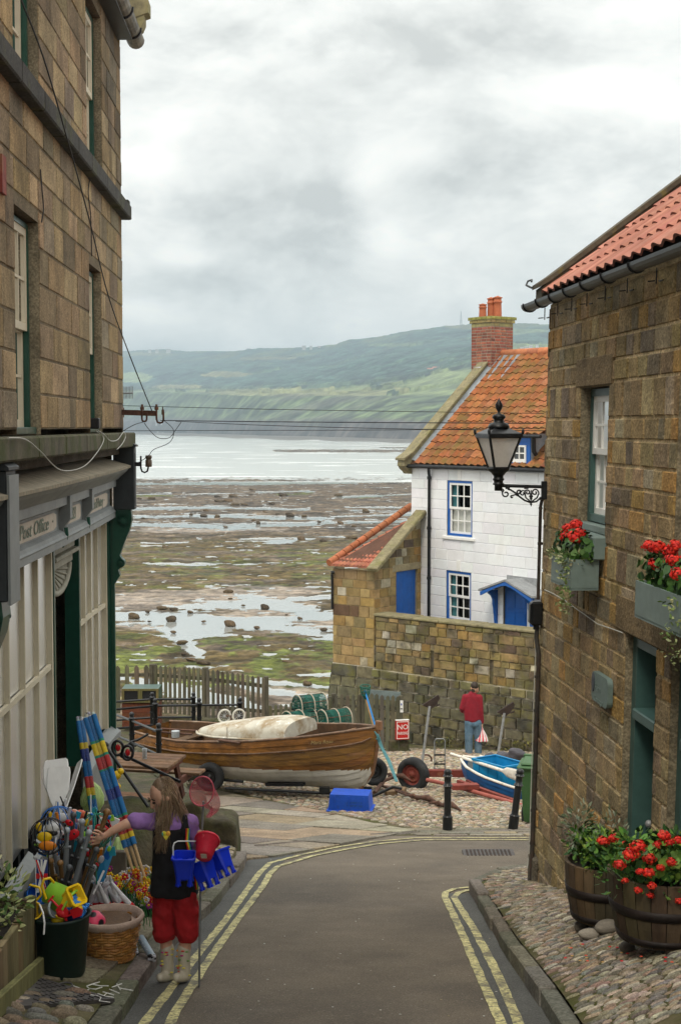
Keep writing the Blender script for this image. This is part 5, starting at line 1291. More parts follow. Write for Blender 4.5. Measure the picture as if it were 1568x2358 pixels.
for i in range(4):
 b.beam(T_[i],B_[i],.018,.018);b.beam(T_[i],T_[(i+1) % 4],.02,.022);b.beam(B_[i],B_[(i+1) % 4],.02,.024)
b.build('frame','iron',lamp,fix=True)
b=LM()
for i in range(4):b.add([T_[i],T_[(i+1) % 4],B_[(i+1) % 4],B_[i]],[(0,1,2,3)])
b.build('pane','lamp_glass',lamp)
b=LM();b.tube([(-.02,0,zz(1012)),(-.012,0,zz(1074))],.008,6);b.lathe([(.03,zz(1074)),(.05,zz(1078))],10);b.build('burner','metal_grey',lamp)
b=LM();b.lathe([(.105,zz(1079)),(.10,zz(1083)),(.07,zz(1088)),(.045,zz(1096)),(.045,zz(1101)),(.052,zz(1102)),(.052,zz(1106)),(.042,zz(1107)),(.042,zz(1112)),(.052,zz(1113)),(.052,zz(1116)),(.036,zz(1117)),(.036,zz(1130)),(0,zz(1130))],14);b.build('stem','iron',lamp)
wx=wall_x_right(Yl);x0=P(1148,982,Yl).x
Pb=lambda u,v:P(u,v,Yl)
b=MB();b.tube([Pb(1150,1118),Pb(1254,1121)],.016,8)
for u in (1168,1211):b.box(Pb(u-5,0).x if False else Pb(u-5,1117).x,Pb(u+5,1117).x,Yl-.02,Yl+.02,zz(1126),zz(1116),bev=.004)
b.box(Pb(1246,1100).x,Pb(1246,1100).x+.05,Yl-.03,Yl+.03,zz(1150),zz(1108),bev=.006)
b.build('bracket_arm','iron',lamp,fix=True)
def curl(cu,cv,r0,r1,a0,a1,n=22):return [Pb(cu+(r0+(r1-r0)*i/n)*math.cos(R(a0+(a1-a0)*i/n)),cv-(r0+(r1-r0)*i/n)*math.sin(R(a0+(a1-a0)*i/n))) for i in range(n+1)]
b=MB();s_=.0075
b.tube([Pb(1168,1126),Pb(1175,1128),Pb(1186,1135),Pb(1196,1144),Pb(1207,1152),Pb(1220,1157),Pb(1234,1155),Pb(1246,1145)],s_*1.25,6)
b.tube([Pb(1160,1128),Pb(1156,1132)]+curl(1164,1137,8,2.5,170,520),s_,6)
b.tube(curl(1155,1129,4,1,-60,300),s_,6);b.tube([Pb(1195,1143),Pb(1186,1139),Pb(1179,1141)]+curl(1178,1144,3,1,90,380),s_,6)
b.tube(curl(1194,1134,6,1.5,0,420),s_,6);b.tube(curl(1203,1136,7,1.5,40,430),s_*.9,6)
b.tube([Pb(1222,1156),Pb(1210,1146),Pb(1208,1136)]+curl(1214,1134,6.5,1.5,170,-260),s_,6)
b.tube([Pb(1222,1156),Pb(1236,1146),Pb(1240,1136)]+curl(1231,1134,8,2,20,420),s_,6)
for v_,w_ in ((1138,3),(1143,5),(1148,3.5)):b.ell(Pb(1222,v_),(w_*kk,.008,3.5*kk),8,6)
b.tube([Pb(1222,1128),Pb(1222,1166)],.005,5);b.ell(Pb(1222,1161),(3*kk,.01,2.5*kk),8,6);b.tube([Pb(1245,1146),Pb(1241,1149)],.012,6)
b.tube(curl(1244,1170,4,4,0,360),.004,5,closed=False);b.tube([Pb(1245,1152),Pb(1245,1166)],.007,5)
b.build('scrollwork','iron',lamp)
# ================================================================ white house
HA=Vector((1.99,40,0));FH=frame(HA,(.6,-.8,0),(-.8,-.6,0))
def hh(u,v,y=0):return hit(FH,u,v,y)
ze=hh(950,1071)[1];HW=9.0;PH=R(43)
wh=thing('white_house','white-painted cottage with blue joinery and an orange pantiled roof beyond the yard wall','house',HA+Vector((0,0,-7)))
def orh(ul,ur,vt,vb):
 um,vm=(ul+ur)/2,(vt+vb)/2;a,c=hh(ul,vm)[0],hh(ur,vm)[0];return (a,c,hh(um,vb)[1],hh(um,vt)[1])
ow1=orh(1029,1087,1107,1235);ow2=orh(1027,1084,1316,1432);od=orh(1158,1213,1352,1470)
OPH=[ow1,ow2,od]
pw=lambda x,z,rr:jc((1,1,1),.05,rr)
mb=MB(FH);masonry(mb,0,HW,-7.6,ze,(.255,.30),(.45,.95),pw,OPH,seed=31,gap=.010,relief=.010,mortar=(.86,.86,.86),rough=.003)
for o in OPH:reveal(mb,o,.10,(.95,.95,.95))
mb.box(.0,HW,-6.5,-.5,-8,ze-.02,(.9,.9,.9))
mb.M=frame(HA,(.8,.6,0),(-.6,.8,0))
tg=math.tan(PH);RD=3.3
masonry(mb,0,6.6,-8,ze+RD*tg,(.26,.3),(.4,.9),pw,seed=32,relief=.01,mortar=(.86,.86,.86),top=lambda x:ze+min(x,6.6-x)*tg)
mb.build('wall','white_wall',wh)
for o,cur in ((ow1,[(0,.3,.5,1,'curtain_teal'),(0,1,0,.47,'curtain_pale')]),(ow2,[(0,.25,0,1,'curtain_teal')])):
 W_=sash(wh,FH,(o[0]+.003,o[1]-.003,o[2]+.003,o[3]-.003),-.02,3,(2,2),'blue_paint','white_paint',fw=.06,sw=.06,bar=.03,curtain=cur,glass='shop_glass')
 if o is ow1:k=MB(FH);k.box(o[0]-.15,o[1]+.13,-.02,.06,o[2]-.10,o[2]-.02,bev=.01);k.build('sill','white_paint',W_)
for o in (ow1,ow2,od):k=MB(FH);k.box((o[0]+o[1])/2-.07,(o[0]+o[1])/2+.07,-.01,.018,o[3]+.02,o[3]+.30);k.build('keystone','white_paint',wh,fix=True)
b=MB(FH);b.box(od[0],od[1],-.12,-.06,-7.4,od[3]);D=b.build('door','blue_paint',wh,fix=True)
b=MB(FH)
for i,(za,zb) in enumerate([(.10,.55),(.65,1.15)]):
 for s in (0,1):
  xa=od[0]+.10+s*(od[1]-od[0]-.1)/2;xb=xa+(od[1]-od[0])/2-.16;b.box(xa,xb,-.06,-.045,od[3]-zb,od[3]-za,bev=.006)
b.box((od[0]+od[1])/2-.13,(od[0]+od[1])/2+.13,-.06,-.042,od[3]-1.28,od[3]-1.23,(.1,.1,.1));b.build('door_panel','blue_paint',D,fix=True)
b=MB(FH);b.ell((od[1]-.08,-.03,od[3]-1.22),.035,8,6);b.build('door_knob','galv',D)
hx0,hx1=hh(1108,1358,.5)[0],hh(1232,1358,.5)[0];hm=(hx0+hx1)/2;hz=hh(1165,1333,.5)[1];hz1=hh(1110,1356,.5)[1]
po=wh;b=MB(FH)
for s,xe_ in ((-1,hx0),(1,hx1)):
 b.add([(hm,-.0,hz),(hm,.62,hz),(xe_,.62,hz1),(xe_,0,hz1),(hm,-.0,hz-.05),(hm,.62,hz-.05),(xe_,.62,hz1-.05),(xe_,0,hz1-.05)],[(0,1,2,3),(4,7,6,5),(1,5,6,2),(2,6,7,3),(0,3,7,4)])
b.box(hm-.55,hm+.55,0,.02,hz1+.05,hz+.03);HD=b.build('door_hood',mat('hood_slate',(.27,.28,.29),.7,var=.2,bump=.3),wh,fix=True)
b=MB(FH);b.ext([(hx0+.05,hz1-.06),(hm,hz-.06),(hx1-.05,hz1-.06),(hx1-.05,hz1-.16),(hm+.35,hz-.25),(hm+.2,hz-.20),(hm,hz-.16),(hm-.2,hz-.20),(hm-.35,hz-.25),(hx0+.05,hz1-.16)],.55,.60);b.build('bargeboard','blue_paint',HD,fix=True)
for s in (-1,1):
 xs_=hh(1136,1390,.12)[0] if s < 0 else hh(1219,1390,.12)[0];b=MB(FH)
 b.ext([(.0,hz1-.05),(.34,hz1-.05),(.30,hz1-.13),(.20,hz1-.20),(.14,hz1-.30),(.14,hz1-.42),(.11,hz1-.52),(.10,hz1-.65),(.08,hz1-.74),(.07,hz1-.88),(.05,hz1-1.0),(.0,hz1-1.05)],xs_-.04,xs_+.04,None,'yz');b.build('bracket','blue_paint',HD,fix=True)
C3=FH.to_3x3();ud=C3 @ Vector((1,0,0));vd=C3 @ Vector((0,-math.cos(PH),math.sin(PH)));e0=FH @ Vector((.0,.10,ze+.04));SL=RD/math.cos(PH)+.1
pt_=lambda r,i,j:jc(r.choice([(.44,.150,.055),(.40,.135,.05),(.48,.18,.07),(.36,.13,.055),(.42,.18,.08),(.31,.115,.055)]),.16,r)
mb=MB();pantiles(mb,e0,ud,vd,HW,SL,1,pt_,tw=.26,cl=.285,amp=.055,seed=9,sub=6,lift=.03,keep=lambda x,y:x > .25+.0*y)
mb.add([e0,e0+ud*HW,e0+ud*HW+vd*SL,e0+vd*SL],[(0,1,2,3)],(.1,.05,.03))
bk=e0+vd*SL;dn=C3 @ Vector((0,-math.cos(PH),-math.sin(PH)));mb.add([bk,bk+ud*HW,bk+ud*HW+dn*SL,bk+dn*SL],[(0,1,2,3)],(.3,.1,.05))
mb.build('roof','tile',wh)
mb=MB();rr=random.Random(4);k=0
while k < HW-.1:p,q=bk+ud*k+Vector((0,0,.02)),bk+ud*(k+.43)+Vector((0,0,.02));mb.tube([p,q],[.12,.115],10,jc((1,1,1),.15,rr));k +=.44
mb.build('ridge_tile','tile' if False else mat('ridge',(.45,.16,.075),.8,attr=True,var=.2,bump=.3),wh)
mb=MB(FH)
def copx(y,z,w0,w1,h):pass
mb.ext([(.30,ze-.02),(.28,ze+.16),(.0,ze+.24+.1),(-RD,ze+RD*tg+.30),(-RD,ze+RD*tg),(.0,ze-.0)],-.26,.06,None,'yz')
mb.ext([(.34,ze+.14),(.34,ze+.20),(.02,ze+.24+.14),(-RD,ze+RD*tg+.36),(-RD,ze+RD*tg+.302),(.0,ze+.344)],-.30,.10,None,'yz')
mb.ext([(.01,ze-.25),(.08,ze-.24),(.14,ze-.17),(.24,ze-.10),(.29,ze-.02),(.01,ze-.02)],-.24,.04,None,'yz')
mb.build('gable_coping','coping',wh,fix=True)
mb=MB(FH);mb.add([(.062,.05,ze+.16),(.36,.05,ze+.10),(.36,-RD,ze+RD*tg+.17),(.062,-RD,ze+RD*tg+.24)],[(0,1,2,3)])
mb.ext([(.2,-RD+.1,),(.9,-RD+.1)],0,1) if False else None
mb.add([(.36,-RD+1.0,ze+(RD-1.0)*tg+.17),(1.0,-RD+.15,ze+(RD-.15)*tg+.17),(1.05,-RD,ze+RD*tg+.2),(.3,-RD,ze+RD*tg+.22)],[(0,1,2,3)])
mb.add([(.95,-RD+.95,ze+(RD-.95)*tg+.16),(1.12,-RD+.85,ze+(RD-.85)*tg+.17),(1.12,-RD,ze+RD*tg+.2),(.9,-RD,ze+RD*tg+.2)],[(0,1,2,3)])
mb.build('lead_flashing','lead',wh)
mb=MB(FH);mb.tube([(-.12,.16,ze-.02),(HW,.16,ze-.02)],.055,8);mb.box(-.02,HW,.0,.10,ze-.05,ze-.02);mb.build('gutter','iron',wh,fix=True)
dpx=hh(987,1150,.08)[0];mb=MB(FH);mb.tube([(dpx+.07,.15,ze-.05),(dpx+.06,.14,ze-.15),(dpx,.07,ze-.28),(dpx,.07,-7)],.042,8)
for v in (1100,1215,1330):mb.lathe([(.06,-.04),(.06,.04)],8,org=(dpx,.07,hh(987,v)[1]))
mb.build('downpipe','iron',wh)
NC=Vector((4.36,41.5,0));FC1=frame(NC,(-.6,.8,0),(-.8,-.6,0));FC2=frame(NC,(.8,.6,0),(.6,-.8,0));
zc0,zc1=1.0,P(1128,742,41.5).z
pb=lambda x,z,rr:jc(rr.choice([(.30,.095,.06),(.25,.08,.055),(.34,.12,.07),(.28,.11,.075),(.20,.075,.055)]),.18,rr) if z < zc1-.1 else jc((.30,.26,.12),.2,rr)
ch=MB();
for Fm,L_ in ((FC1,.85),(FC2,.88)):
 ch.M=Fm;masonry(ch,0,L_,zc0,zc1,(.082,.09),(.2,.24),pb,seed=51,gap=.014,relief=.008,mortar=(.30,.26,.2),rough=.002)
 masonry(ch,-.04,L_+.04,zc1-.0,zc1+.09,(.085,.09),(.2,.24),lambda x,z,rr:jc((.33,.27,.11),.2,rr),seed=52,y=.045,relief=.01,mortar=(.3,.26,.15));masonry(ch,-.07,L_+.07,zc1+.09,zc1+.18,(.085,.09),(.2,.24),lambda x,z,rr:jc((.27,.27,.07),.2,rr),seed=53,y=.08,relief=.01,mortar=(.25,.25,.1))
for Fm,L_ in ((frame(NC+Vector((.8*.88,.6*.88,0)),(-.6,.8,0),(.8,.6,0)),.85),(frame(NC+Vector((-.6*.85,.8*.85,0)),(.8,.6,0),(-.6,.8,0)),.88)):
 ch.M=Fm;masonry(ch,0,L_,zc0,zc1+.17,(.082,.09),(.2,.24),pb,seed=55,gap=.014,relief=.008,mortar=(.3,.26,.2),rough=.002)
ch.M=FH;ch.box(-.63+.0,.22,-3.68,-2.80,zc1+.02,zc1+.165,(.3,.27,.15))
CH=ch.build('chimney','brick',wh)
for i,(u,v0,v1,r_) in enumerate([(1111,700,729,.115),(1131,685,729,.115),(1145,683,729,.125)]):
 p=P(u,730,42.0);b=MB(Matrix.Translation((p.x,p.y+(.1 if i==1 else 0),p.z-.05)));h_=(730-v0)*42/FP+.05
 b.lathe([(r_*1.0,0),(r_*.92,h_*.55),(r_*.9,h_*.7),(r_*1.05,h_*.72),(r_*1.05,h_*.78),(r_*.9,h_*.8),(r_*.88,h_*.9),(r_*1.12,h_*.92),(r_*1.12,h_*.95),(r_*.1,h_*1.02),(0,h_*1.03)],14);b.build('chimney_pot','terracotta',CH)
dx0=hh(1172,1060,.0)[0];dx1=hh(1222,1050,.0)[0];dz0=ze+.05;dz1=hh(1200,1003,.02)[1];mb=MB(FH);mb.box(dx0,dx1,-1.6,.03,dz0,dz1,(1,1,1));DM=mb.build('dormer','blue_paint',wh,fix=True)
dwx=(hh(1180,1045,.05)[0],hh(1210,1045,.05)[0]);dwz=(hh(1195,1065,.05)[1],hh(1195,1025,.05)[1])
k=MB(FH);a,c,z0_,z1_=dwx[0],dwx[1],dwz[0],dwz[1]
for q in ((a,a+.05,z0_,z1_),(c-.05,c,z0_,z1_),(a+.05,c-.05,z0_,z0_+.09),(a+.05,c-.05,z1_-.05,z1_),((a+c)/2-.015,(a+c)/2+.015,z0_+.09,z1_-.05)):k.box(q[0],q[1],.03,.06,q[2],q[3])
k.box(a+.05,c-.05,.032,.058,(z0_+z1_)/2-.0,(z0_+z1_)/2+.03);Wd=k.build('window','white_paint',DM,fix=True)
k=MB(FH);k.box(a+.05,c-.05,.031,.036,z0_+.09,z1_-.05);k.build('pane','dark_glass',Wd)
k=MB(FH);k.box(dx1,dx1+.03,-2.0,-.0,dz0,dz1+.05);k.build('cheek','lead',DM,fix=True)
k=MB();a=FH @ Vector((dx0-.3,.10,dz1+.02));PD=R(30);vd2=C3 @ Vector((0,-math.cos(PD),math.sin(PD)));pantiles(k,a,ud,vd2,dx1-dx0+.75,2.4,1,lambda r,i,j:jc((.44,.16,.065),.15,r),tw=.26,cl=.285,amp=.05,seed=10,sub=5,keep=None);k.build('dormer_roof','tile',DM)
k=MB(FH);k.tube([(dx0-.3,.16,dz1),(dx1+.5,.16,dz1-.02)],.045,8);k.tube([(dx1+.22,.14,dz1-.02),(dx1+.20,.10,dz1-.4),(dx1+.20,.02,dz1-.48)],.06,8);k.build('dormer_gutter','iron',DM)
# ================================================================ yard wall and outhouse
def pal_sea(x,z,rr):
 k=rr.random()
 if z > -6.35:
  c=rr.choice([(.30,.195,.065),(.25,.18,.08),(.33,.23,.10),(.21,.165,.09),(.27,.20,.085),(.175,.145,.085)])
  if k < .10:c=(.13,.095,.065)
  elif k < .2:c=(.40,.36,.27)
 else:
  c=rr.choice([(.115,.105,.070),(.15,.135,.085),(.095,.09,.065),(.18,.155,.085),(.13,.115,.075)]) if z < -6.75 or k < .5 else rr.choice([(.24,.20,.09),(.19,.17,.075)])
  if z < -7.7:c=tuple(q*.72 for q in c)
 return jc(c,.16,rr)
OY=37.8;O_=Vector(((862-784)/FP*OY,OY,0));FY=frame((P(866,1000,37.6).x,37.6,0),(1.21,-1,0),(-1,-1.21,0))
zyt=-4.97;XY=8.0
mb=MB(FY)
dr=[hit(FY,995,1520)[0],hit(FY,1131,1555)[0]]
holes=[(dr[0]-.06,dr[0]+.05,hit(FY,995,1548)[1],hit(FY,995,1498)[1]),(dr[1]-.06,dr[1]+.05,hit(FY,1131,1580)[1],hit(FY,1131,1520)[1])]
masonry(mb,0,XY,-6.45,zyt-.07,(.19,.26),(.22,.52),pal_sea,holes,seed=61,gap=.020,relief=.016,mortar=(.36,.29,.17),rough=.016)
masonry(mb,-.1,XY,-8.8,-6.45,(.22,.30),(.32,.62),pal_sea,[],seed=62,gap=.045,relief=.04,mortar=(.52,.47,.37),rough=.02,y=.06)
mb.box(0,XY,-.6,-.05,-9,zyt-.07,(.12,.1,.07));mb.box(0,XY,-.04,.02,-6.5,-6.44,(.3,.26,.14))
yw=thing('yard_wall','tall mossy sandstone retaining wall in front of the white house','wall',FY @ Vector((2,0,-8)))
mb.build('stonework',mat('sea_stone',(1,1,1),.9,attr=True,var=.28,vs=3,bump=.9,bs=18,bd=.03,stain=[((.15,.14,.02),2.1,.48,.70,.7),((.030,.027,.020),3.2,.50,.70,.75),((.03,.028,.02),1.1,.55,.7,.6,(1,1,.4))]),yw)
mb=MB(FY);rr=random.Random(2);x=-.05
while x < XY:w=rr.uniform(.8,1.3);mb.box(x+.004,x+w-.004,-.5,.05,zyt-.07,zyt+rr.uniform(-.005,.01),(1,1,1),bev=.02);x +=w
mb.build('coping','coping',yw)
mb=MB(FY)
leaves(mb,(3.2,.15,-8.05),(1.1,.12,.25),260,.06,[(.10,.10,.02),(.16,.14,.03),(.07,.08,.02)],rr)
leaves(mb,(5.0,.2,-7.95),(.9,.15,.3),300,.07,[(.13,.12,.025),(.18,.16,.035),(.07,.08,.02)],rr)
tag(mb.build('wall_foot_weeds','leaf'),'yellowish weeds growing along the foot of the yard wall','weeds',kind='stuff')
oh=thing('outhouse','small yellow sandstone outhouse with a lean-to tiled roof and a blue door','building',O_+Vector((0,0,-8)))
E1=Vector((-.20,38.6,-3.83));E2=Vector((O_.x,OY,-3.83));BB=Vector((2.25,39.65,-2.48));BK=Vector((2.6,41.4,-2.46))
FO1=frame((E2.x,E2.y,0),(E1.x-E2.x,E1.y-E2.y,0),(-(E2.y-E1.y)*-1*0-.59,-.80,0));d_=(E1-E2);d_.z=0;d_.normalize();n_=Vector((d_.y,-d_.x,0));n_=n_ if n_.y < 0 else -n_
FO1=frame((E2.x,E2.y,0),d_,n_);L1=(Vector((E1.x,E1.y))-Vector((E2.x,E2.y))).length
f_=(BB-E2);f_.z=0;L2=f_.length;f_.normalize();nf_=Vector((-f_.y,f_.x,0));nf_=nf_ if nf_.y < 0 else -nf_
FO2=frame((E2.x,E2.y,0),f_,nf_)
def pal_out(x,z,rr):
 c=rr.choice([(.33,.22,.075),(.30,.205,.085),(.37,.26,.115),(.25,.185,.09),(.31,.225,.10)]);k=rr.random()
 if k < .07:c=(.14,.085,.05)
 elif k < .16:c=(.44,.39,.28)
 return jc(c,.14,rr)
od2=(hit(FO2,912,1370)[0],hit(FO2,960,1370)[0],-6,hit(FO2,936,1314)[1])
mb=MB(FO1);masonry(mb,0,L1,-6.45,-3.85,(.22,.30),(.25,.5),pal_out,seed=71,gap=.014,relief=.014,mortar=(.38,.29,.15))
mb.M=FO2;masonry(mb,0,L2,-6.3,-2.4,(.2,.28),(.25,.5),lambda x,z,rr:pal_out(x,z,rr) if z < -3.7 else pal_sea(x,-6,rr),[od2],seed=72,gap=.016,relief=.014,mortar=(.40,.32,.18),top=lambda x:lerp(-3.80,-2.50,x/L2))
reveal(mb,od2,.12,(.25,.19,.1));mb.box(od2[0]-.2,od2[1]+.25,-.05,.014,od2[3]+.003,od2[3]+.2,(.33,.28,.17),bev=.012)
e3=Vector((0.1,41.6,0));d3=Vector((e3.x-E1.x,e3.y-E1.y,0)).normalized();mb.M=frame((E1.x,E1.y,0),d3,Vector((-d3.y,d3.x,0)) if -d3.y < 0 else Vector((d3.y,-d3.x,0)))
masonry(mb,0,3,-6.45,-3.85,(.22,.30),(.25,.5),pal_out,seed=73,gap=.014,relief=.014,mortar=(.38,.29,.15))
mb.build('wall',mat('out_stone',(1,1,1),.9,attr=True,var=.25,vs=4,bump=.8,bs=25,bd=.02,stain=[((.09,.075,.045),2.4,.55,.78,.6)]),oh)
mb=MB();bm_=[E2+Vector((0.3,-.05,0)),E2,E1,Vector((e3.x,e3.y,0))]
def lean(p,t):c=Vector((1.4,40.2,0));o=Vector((p.x,p.y,0))-c;o.normalize();return Vector((p.x,p.y,0))+o*t
for i in range(3):
 a,c=bm_[i],bm_[i+1];L_=(Vector((a.x,a.y))-Vector((c.x,c.y))).length;z=-6.45;rr=random.Random(80+i)
 mb.add([(*lean(a,.01).xy,-6.44),(*lean(c,.01).xy,-6.44),(*lean(c,.72).xy,-10.6),(*lean(a,.72).xy,-10.6)],[(0,1,2,3)],(.50,.45,.35))
 while z > -10.5:
  h=rr.uniform(.26,.36);x=0;f0=(-6.45-z)/4.1*.72+.05;f1=(-6.45-z+h)/4.1*.72+.05
  while x < L_-.02:
   w=min(rr.uniform(.4,.7),L_-x);w=L_-x if L_-x-w < .2 else w;pa,pc=a.lerp(c,(x+.02)/L_),a.lerp(c,(x+w-.02)/L_);x +=w
   q=[(*lean(pa,f1).xy,z-h+.02),(*lean(pc,f1).xy,z-h+.02),(*lean(pc,f0).xy,z-.02),(*lean(pa,f0).xy,z-.02)]
   q2=[(*lean(pa,f1-.06).xy,z-h),(*lean(pc,f1-.06).xy,z-h),(*lean(pc,f0-.06).xy,z),(*lean(pa,f0-.06).xy,z)]
   mb.add(q+q2,[(0,1,2,3),(4,5,1,0),(5,6,2,1),(6,7,3,2),(7,4,0,3)],pal_sea(0,z-.35,rr))
  z -=h
mb.box(.5,3,38.6,41,-11,-6.4,(.1,.09,.06))
mb.build('battered_base','sea_stone',oh,fix=False)
mb=MB();uo=(E2-E1);uo.z=0;Wd_=uo.length+.2;up_=((BB-E2)+(BK-E1))*.5
rr=random.Random(5);nr,nc=13,11
def S(s,t):
 lo=E1.lerp(E2,s)+(-n_*-.10)+Vector((0,0,.06));hi=BK.lerp(BB,s)+Vector((0,0,.06));return lo.lerp(hi,t)
for j in range(nr):
 for i in range(nc):
  c=jc((.40,.15,.09),.18,rr);s0,s1,t0,t1=i/nc+.006,(i+1)/nc-.006,j/nr-.008,(j+1)/nr
  a,b_,c_2,d_2=S(s0,t0),S(s1,t0),S(s1,t1),S(s0,t1);up=Vector((0,0,.05));k2=Vector((0,0,.012))
  mb.add([a+up,b_+up,c_2+k2,d_2+k2,a,b_,S(s0+(s1-s0)*.3,t0)+up*1.7,S(s0+(s1-s0)*.3,t1)+k2*3],[(0,6,7,3),(6,1,2,7),(4,5,1,6),(4,6,0)],c)
mb.add([S(0,0),S(1,0),S(1,1),S(0,1)],[(0,1,2,3)],(.12,.06,.04));mb.build('roof','tile_clean',oh)
mb=MB();a,c=E1+Vector((-.12,-.1,.12)),BK+Vector((-.55,-.1,.16))
for i in range(12):mb.tube([a.lerp(c,i/12+.004),a.lerp(c,(i+1)/12-.002)],[.10,.093],10,jc((.85,.8,.7),.2,rr))
mb.build('ridge_tile','ridge',oh)
mb=MB();a,c=E2+Vector((.02,-.12,.12)),BB+Vector((0,-.1,.12));mb.beam(a+(a-c).normalized()*.18,c,.34,.12,(1,1,1),bev=.02);mb.build('raking_coping','coping',oh)
b=MB(FO2);b.box(od2[0]+.005,od2[1]-.005,-.10,-.06,-6.2,od2[3]-.005)
for i in range(1,5):x=lerp(od2[0],od2[1],i/5);b.box(x-.004,x+.004,-.061,-.057,-6.2,od2[3]-.02,(.3,.3,.3))
b.build('door','blue_paint',oh,fix=True)
b=MB();b.tube([P(764,1322,38.5),P(765,1338,38.5),P(765,1402,38.5)],.035,6);b.tube([P(762,1318,38.5),P(770,1318,38.5)],.05,6);b.build('downpipe','iron',oh)
# ================================================================ boats
def hull(mb_top,mb_low,L_,bt,kt,gt,wl,nst=46,strakes=9,sub=3,pw=2.2,lap=.016,woodc=None,lowc=None):
 T=np.linspace(0,1,nst);rr=random.Random(3);pc=[jc((1,1,1),.22,rr) for _ in range(strakes)]
 def sec(t,s):
  b,k,gg=(interp(t,*q) for q in (bt,kt,gt));y=b*(1-(1-s)**pw)**.72;return y,k+(gg-k)*s**(1.45-.35*t)
 for side in (-1,1):
  for q in range(strakes):
   for i in range(nst-1):
    for j in range(sub):
     vs=[]
     for (t,jj) in ((T[i],j),(T[i+1],j),(T[i+1],j+1),(T[i],j+1)):
      s=(q+jj/sub)/strakes;y,z=sec(t,s);off=lap*(1-jj/sub)*(1 if q else 0)*min(1,(1-t)*12)
      vs.append((t*L_,side*(y+off),z))
     zc=sum(v[2] for v in vs)/4;low=zc < wl(vs[0][0])
     f=(0,1,2,3) if side < 0 else (3,2,1,0)
     (mb_low if low else mb_top).add(vs,[f],pc[q] if not low else (1,1,1),True)
    if q:
     vs=[]
     for t,o in ((T[i],0),(T[i+1],0),(T[i+1],lap),(T[i],lap)):
      y,z=sec(t,q/strakes);vs.append((t*L_,side*(y+o*min(1,(1-t)*12)),z))
     low=vs[0][2] < wl(vs[0][0]);(mb_low if low else mb_top).add(vs,[(0,1,2,3) if side > 0 else (3,2,1,0)],(.16,.14,.12) if not low else (.6,.58,.54))
 return sec
def hull_inner(mb,sec,L_,n=30,off=.03,c=(1,1,1)):
 T=np.linspace(0.01,.97,n);rings=[]
 for t in T:
  r_=[]
  for s in np.linspace(1,0.12,7):y,z=sec(t,s);r_.append((t*L_,-max(0,y-off),z))
  for s in np.linspace(.12,1,7):y,z=sec(t,s);r_.append((t*L_,max(0,y-off),z))
  rings.append(r_)
 mb.loft(rings,c,closed=False)
def rail(mb,sec,L_,r,n=40,t1=1.0,c=None,dz=0):
 for s in (-1,1):mb.tube([(t*L_,s*sec(t,1)[0],sec(t,1)[1]+dz) for t in np.linspace(0,t1,n)],r,8,c)
BS=Vector((-3.42,25.5,0));BB_=Vector((.60,23.0,0));BL=(BB_-BS).length;FB=frame((BS.x,BS.y,0),BB_-BS,(-.53,-.848,0))
boat=thing('rowing_boat','large varnished clinker rowing boat with a white bottom standing on its trailer','boat',FB @ Vector((BL*.5,0,-6.1)))
bt=([0,.12,.35,.6,.8,.92,.98,1],[.52,.70,.86,.82,.58,.28,.09,.02]);kt=([0,.6,.9,.95,.975,.99,1],[-6.12,-6.10,-6.0,-5.93,-5.80,-5.6,-5.15]);gt=([0,.25,.5,.75,1],[-5.42,-5.40,-5.27,-5.10,-4.90])
wl=lambda x:lerp(-5.86,-5.60,x/BL)
m1,m2=MB(FB),MB(FB);sec=hull(m1,m2,BL,bt,kt,gt,wl,nst=100,sub=6)
for i in range(8):
 s0,s1=i/8,(i+1)/8;a,c=sec(0,s0),sec(0,s1);(m2 if a[1] < wl(0) else m1).add([(0,-a[0],a[1]),(0,a[0],a[1]),(0,c[0],c[1]),(0,-c[0],c[1])],[(0,1,2,3)],(.8,.8,.8))
H_=m1.build('topsides','varnish',boat);m2.build('bottom','hull_white',boat)
m=MB(FB);hull_inner(m,sec,BL,c=(.75,.6,.5));m.build('inner_planking','plank_wood',boat)
m=MB(FB);rail(m,sec,BL,(.026,.020),t1=.995);m.build('gunwale',mat('gunwale_wood',(.17,.10,.06),.55,var=.4,vs=6,bump=.3,stain=[((.42,.36,.28),5,.55,.75,.6)]),boat)
m=MB(FB);
for s in (-1,1):m.tube([(t*BL,s*(sec(t,.80)[0]+.016),sec(t,.80)[1]) for t in np.linspace(0.0,.985,40)],.014,6)
m.build('rubbing_strake','gunwale_wood',boat)
m=MB(FB);st=[(BL*interp(z,[0,.25,.5,.75,1],[.93,.978,.992,1.0,1.006]),z) for z in np.linspace(0,1,12)]
m.tube([(x+.012,0,lerp(-5.99,-4.88,z)) for x,z in st],[(.035,.022)]*12,8);m.box(BL*.995,BL*1.018,-.035,.035,-4.95,-4.80,bev=.006);m.tube([(.05,0,-6.13),(BL*.9,0,-6.02)],.022,6);m.build('stem',mat('stem_wood',(.20,.10,.05),.5,var=.3,vs=7,bump=.2),boat)
m=MB(FB)
for x in (.6,1.5,2.6,3.6):w=sec(x/BL,.78)[0];m.box(x-.1,x+.1,-w,w,sec(x/BL,.78)[1]-.015,sec(x/BL,.78)[1]+.01,(.8,.7,.6))
m.build('thwart','plank_wood',boat)
p=FB @ Vector((BL*.84,0,0));xx=BL*.84;y_,z_1=sec(.84,.90);y2_,z2_=sec(.88,.9)
m=text_mesh('Mara Rose',.085,tface(FB @ Vector((xx,sec(.84,.89)[0]+.018,sec(.84,.89)[1])),FB.to_3x3() @ Vector((1,-(sec(.80,.89)[0]-sec(.88,.89)[0])/(BL*.08),.10)),(0,0,1)),.003,(1,1,1),shear=.2);m.build('lettering',mat('gold_paint',(.42,.30,.12),.5,bump=0),boat)
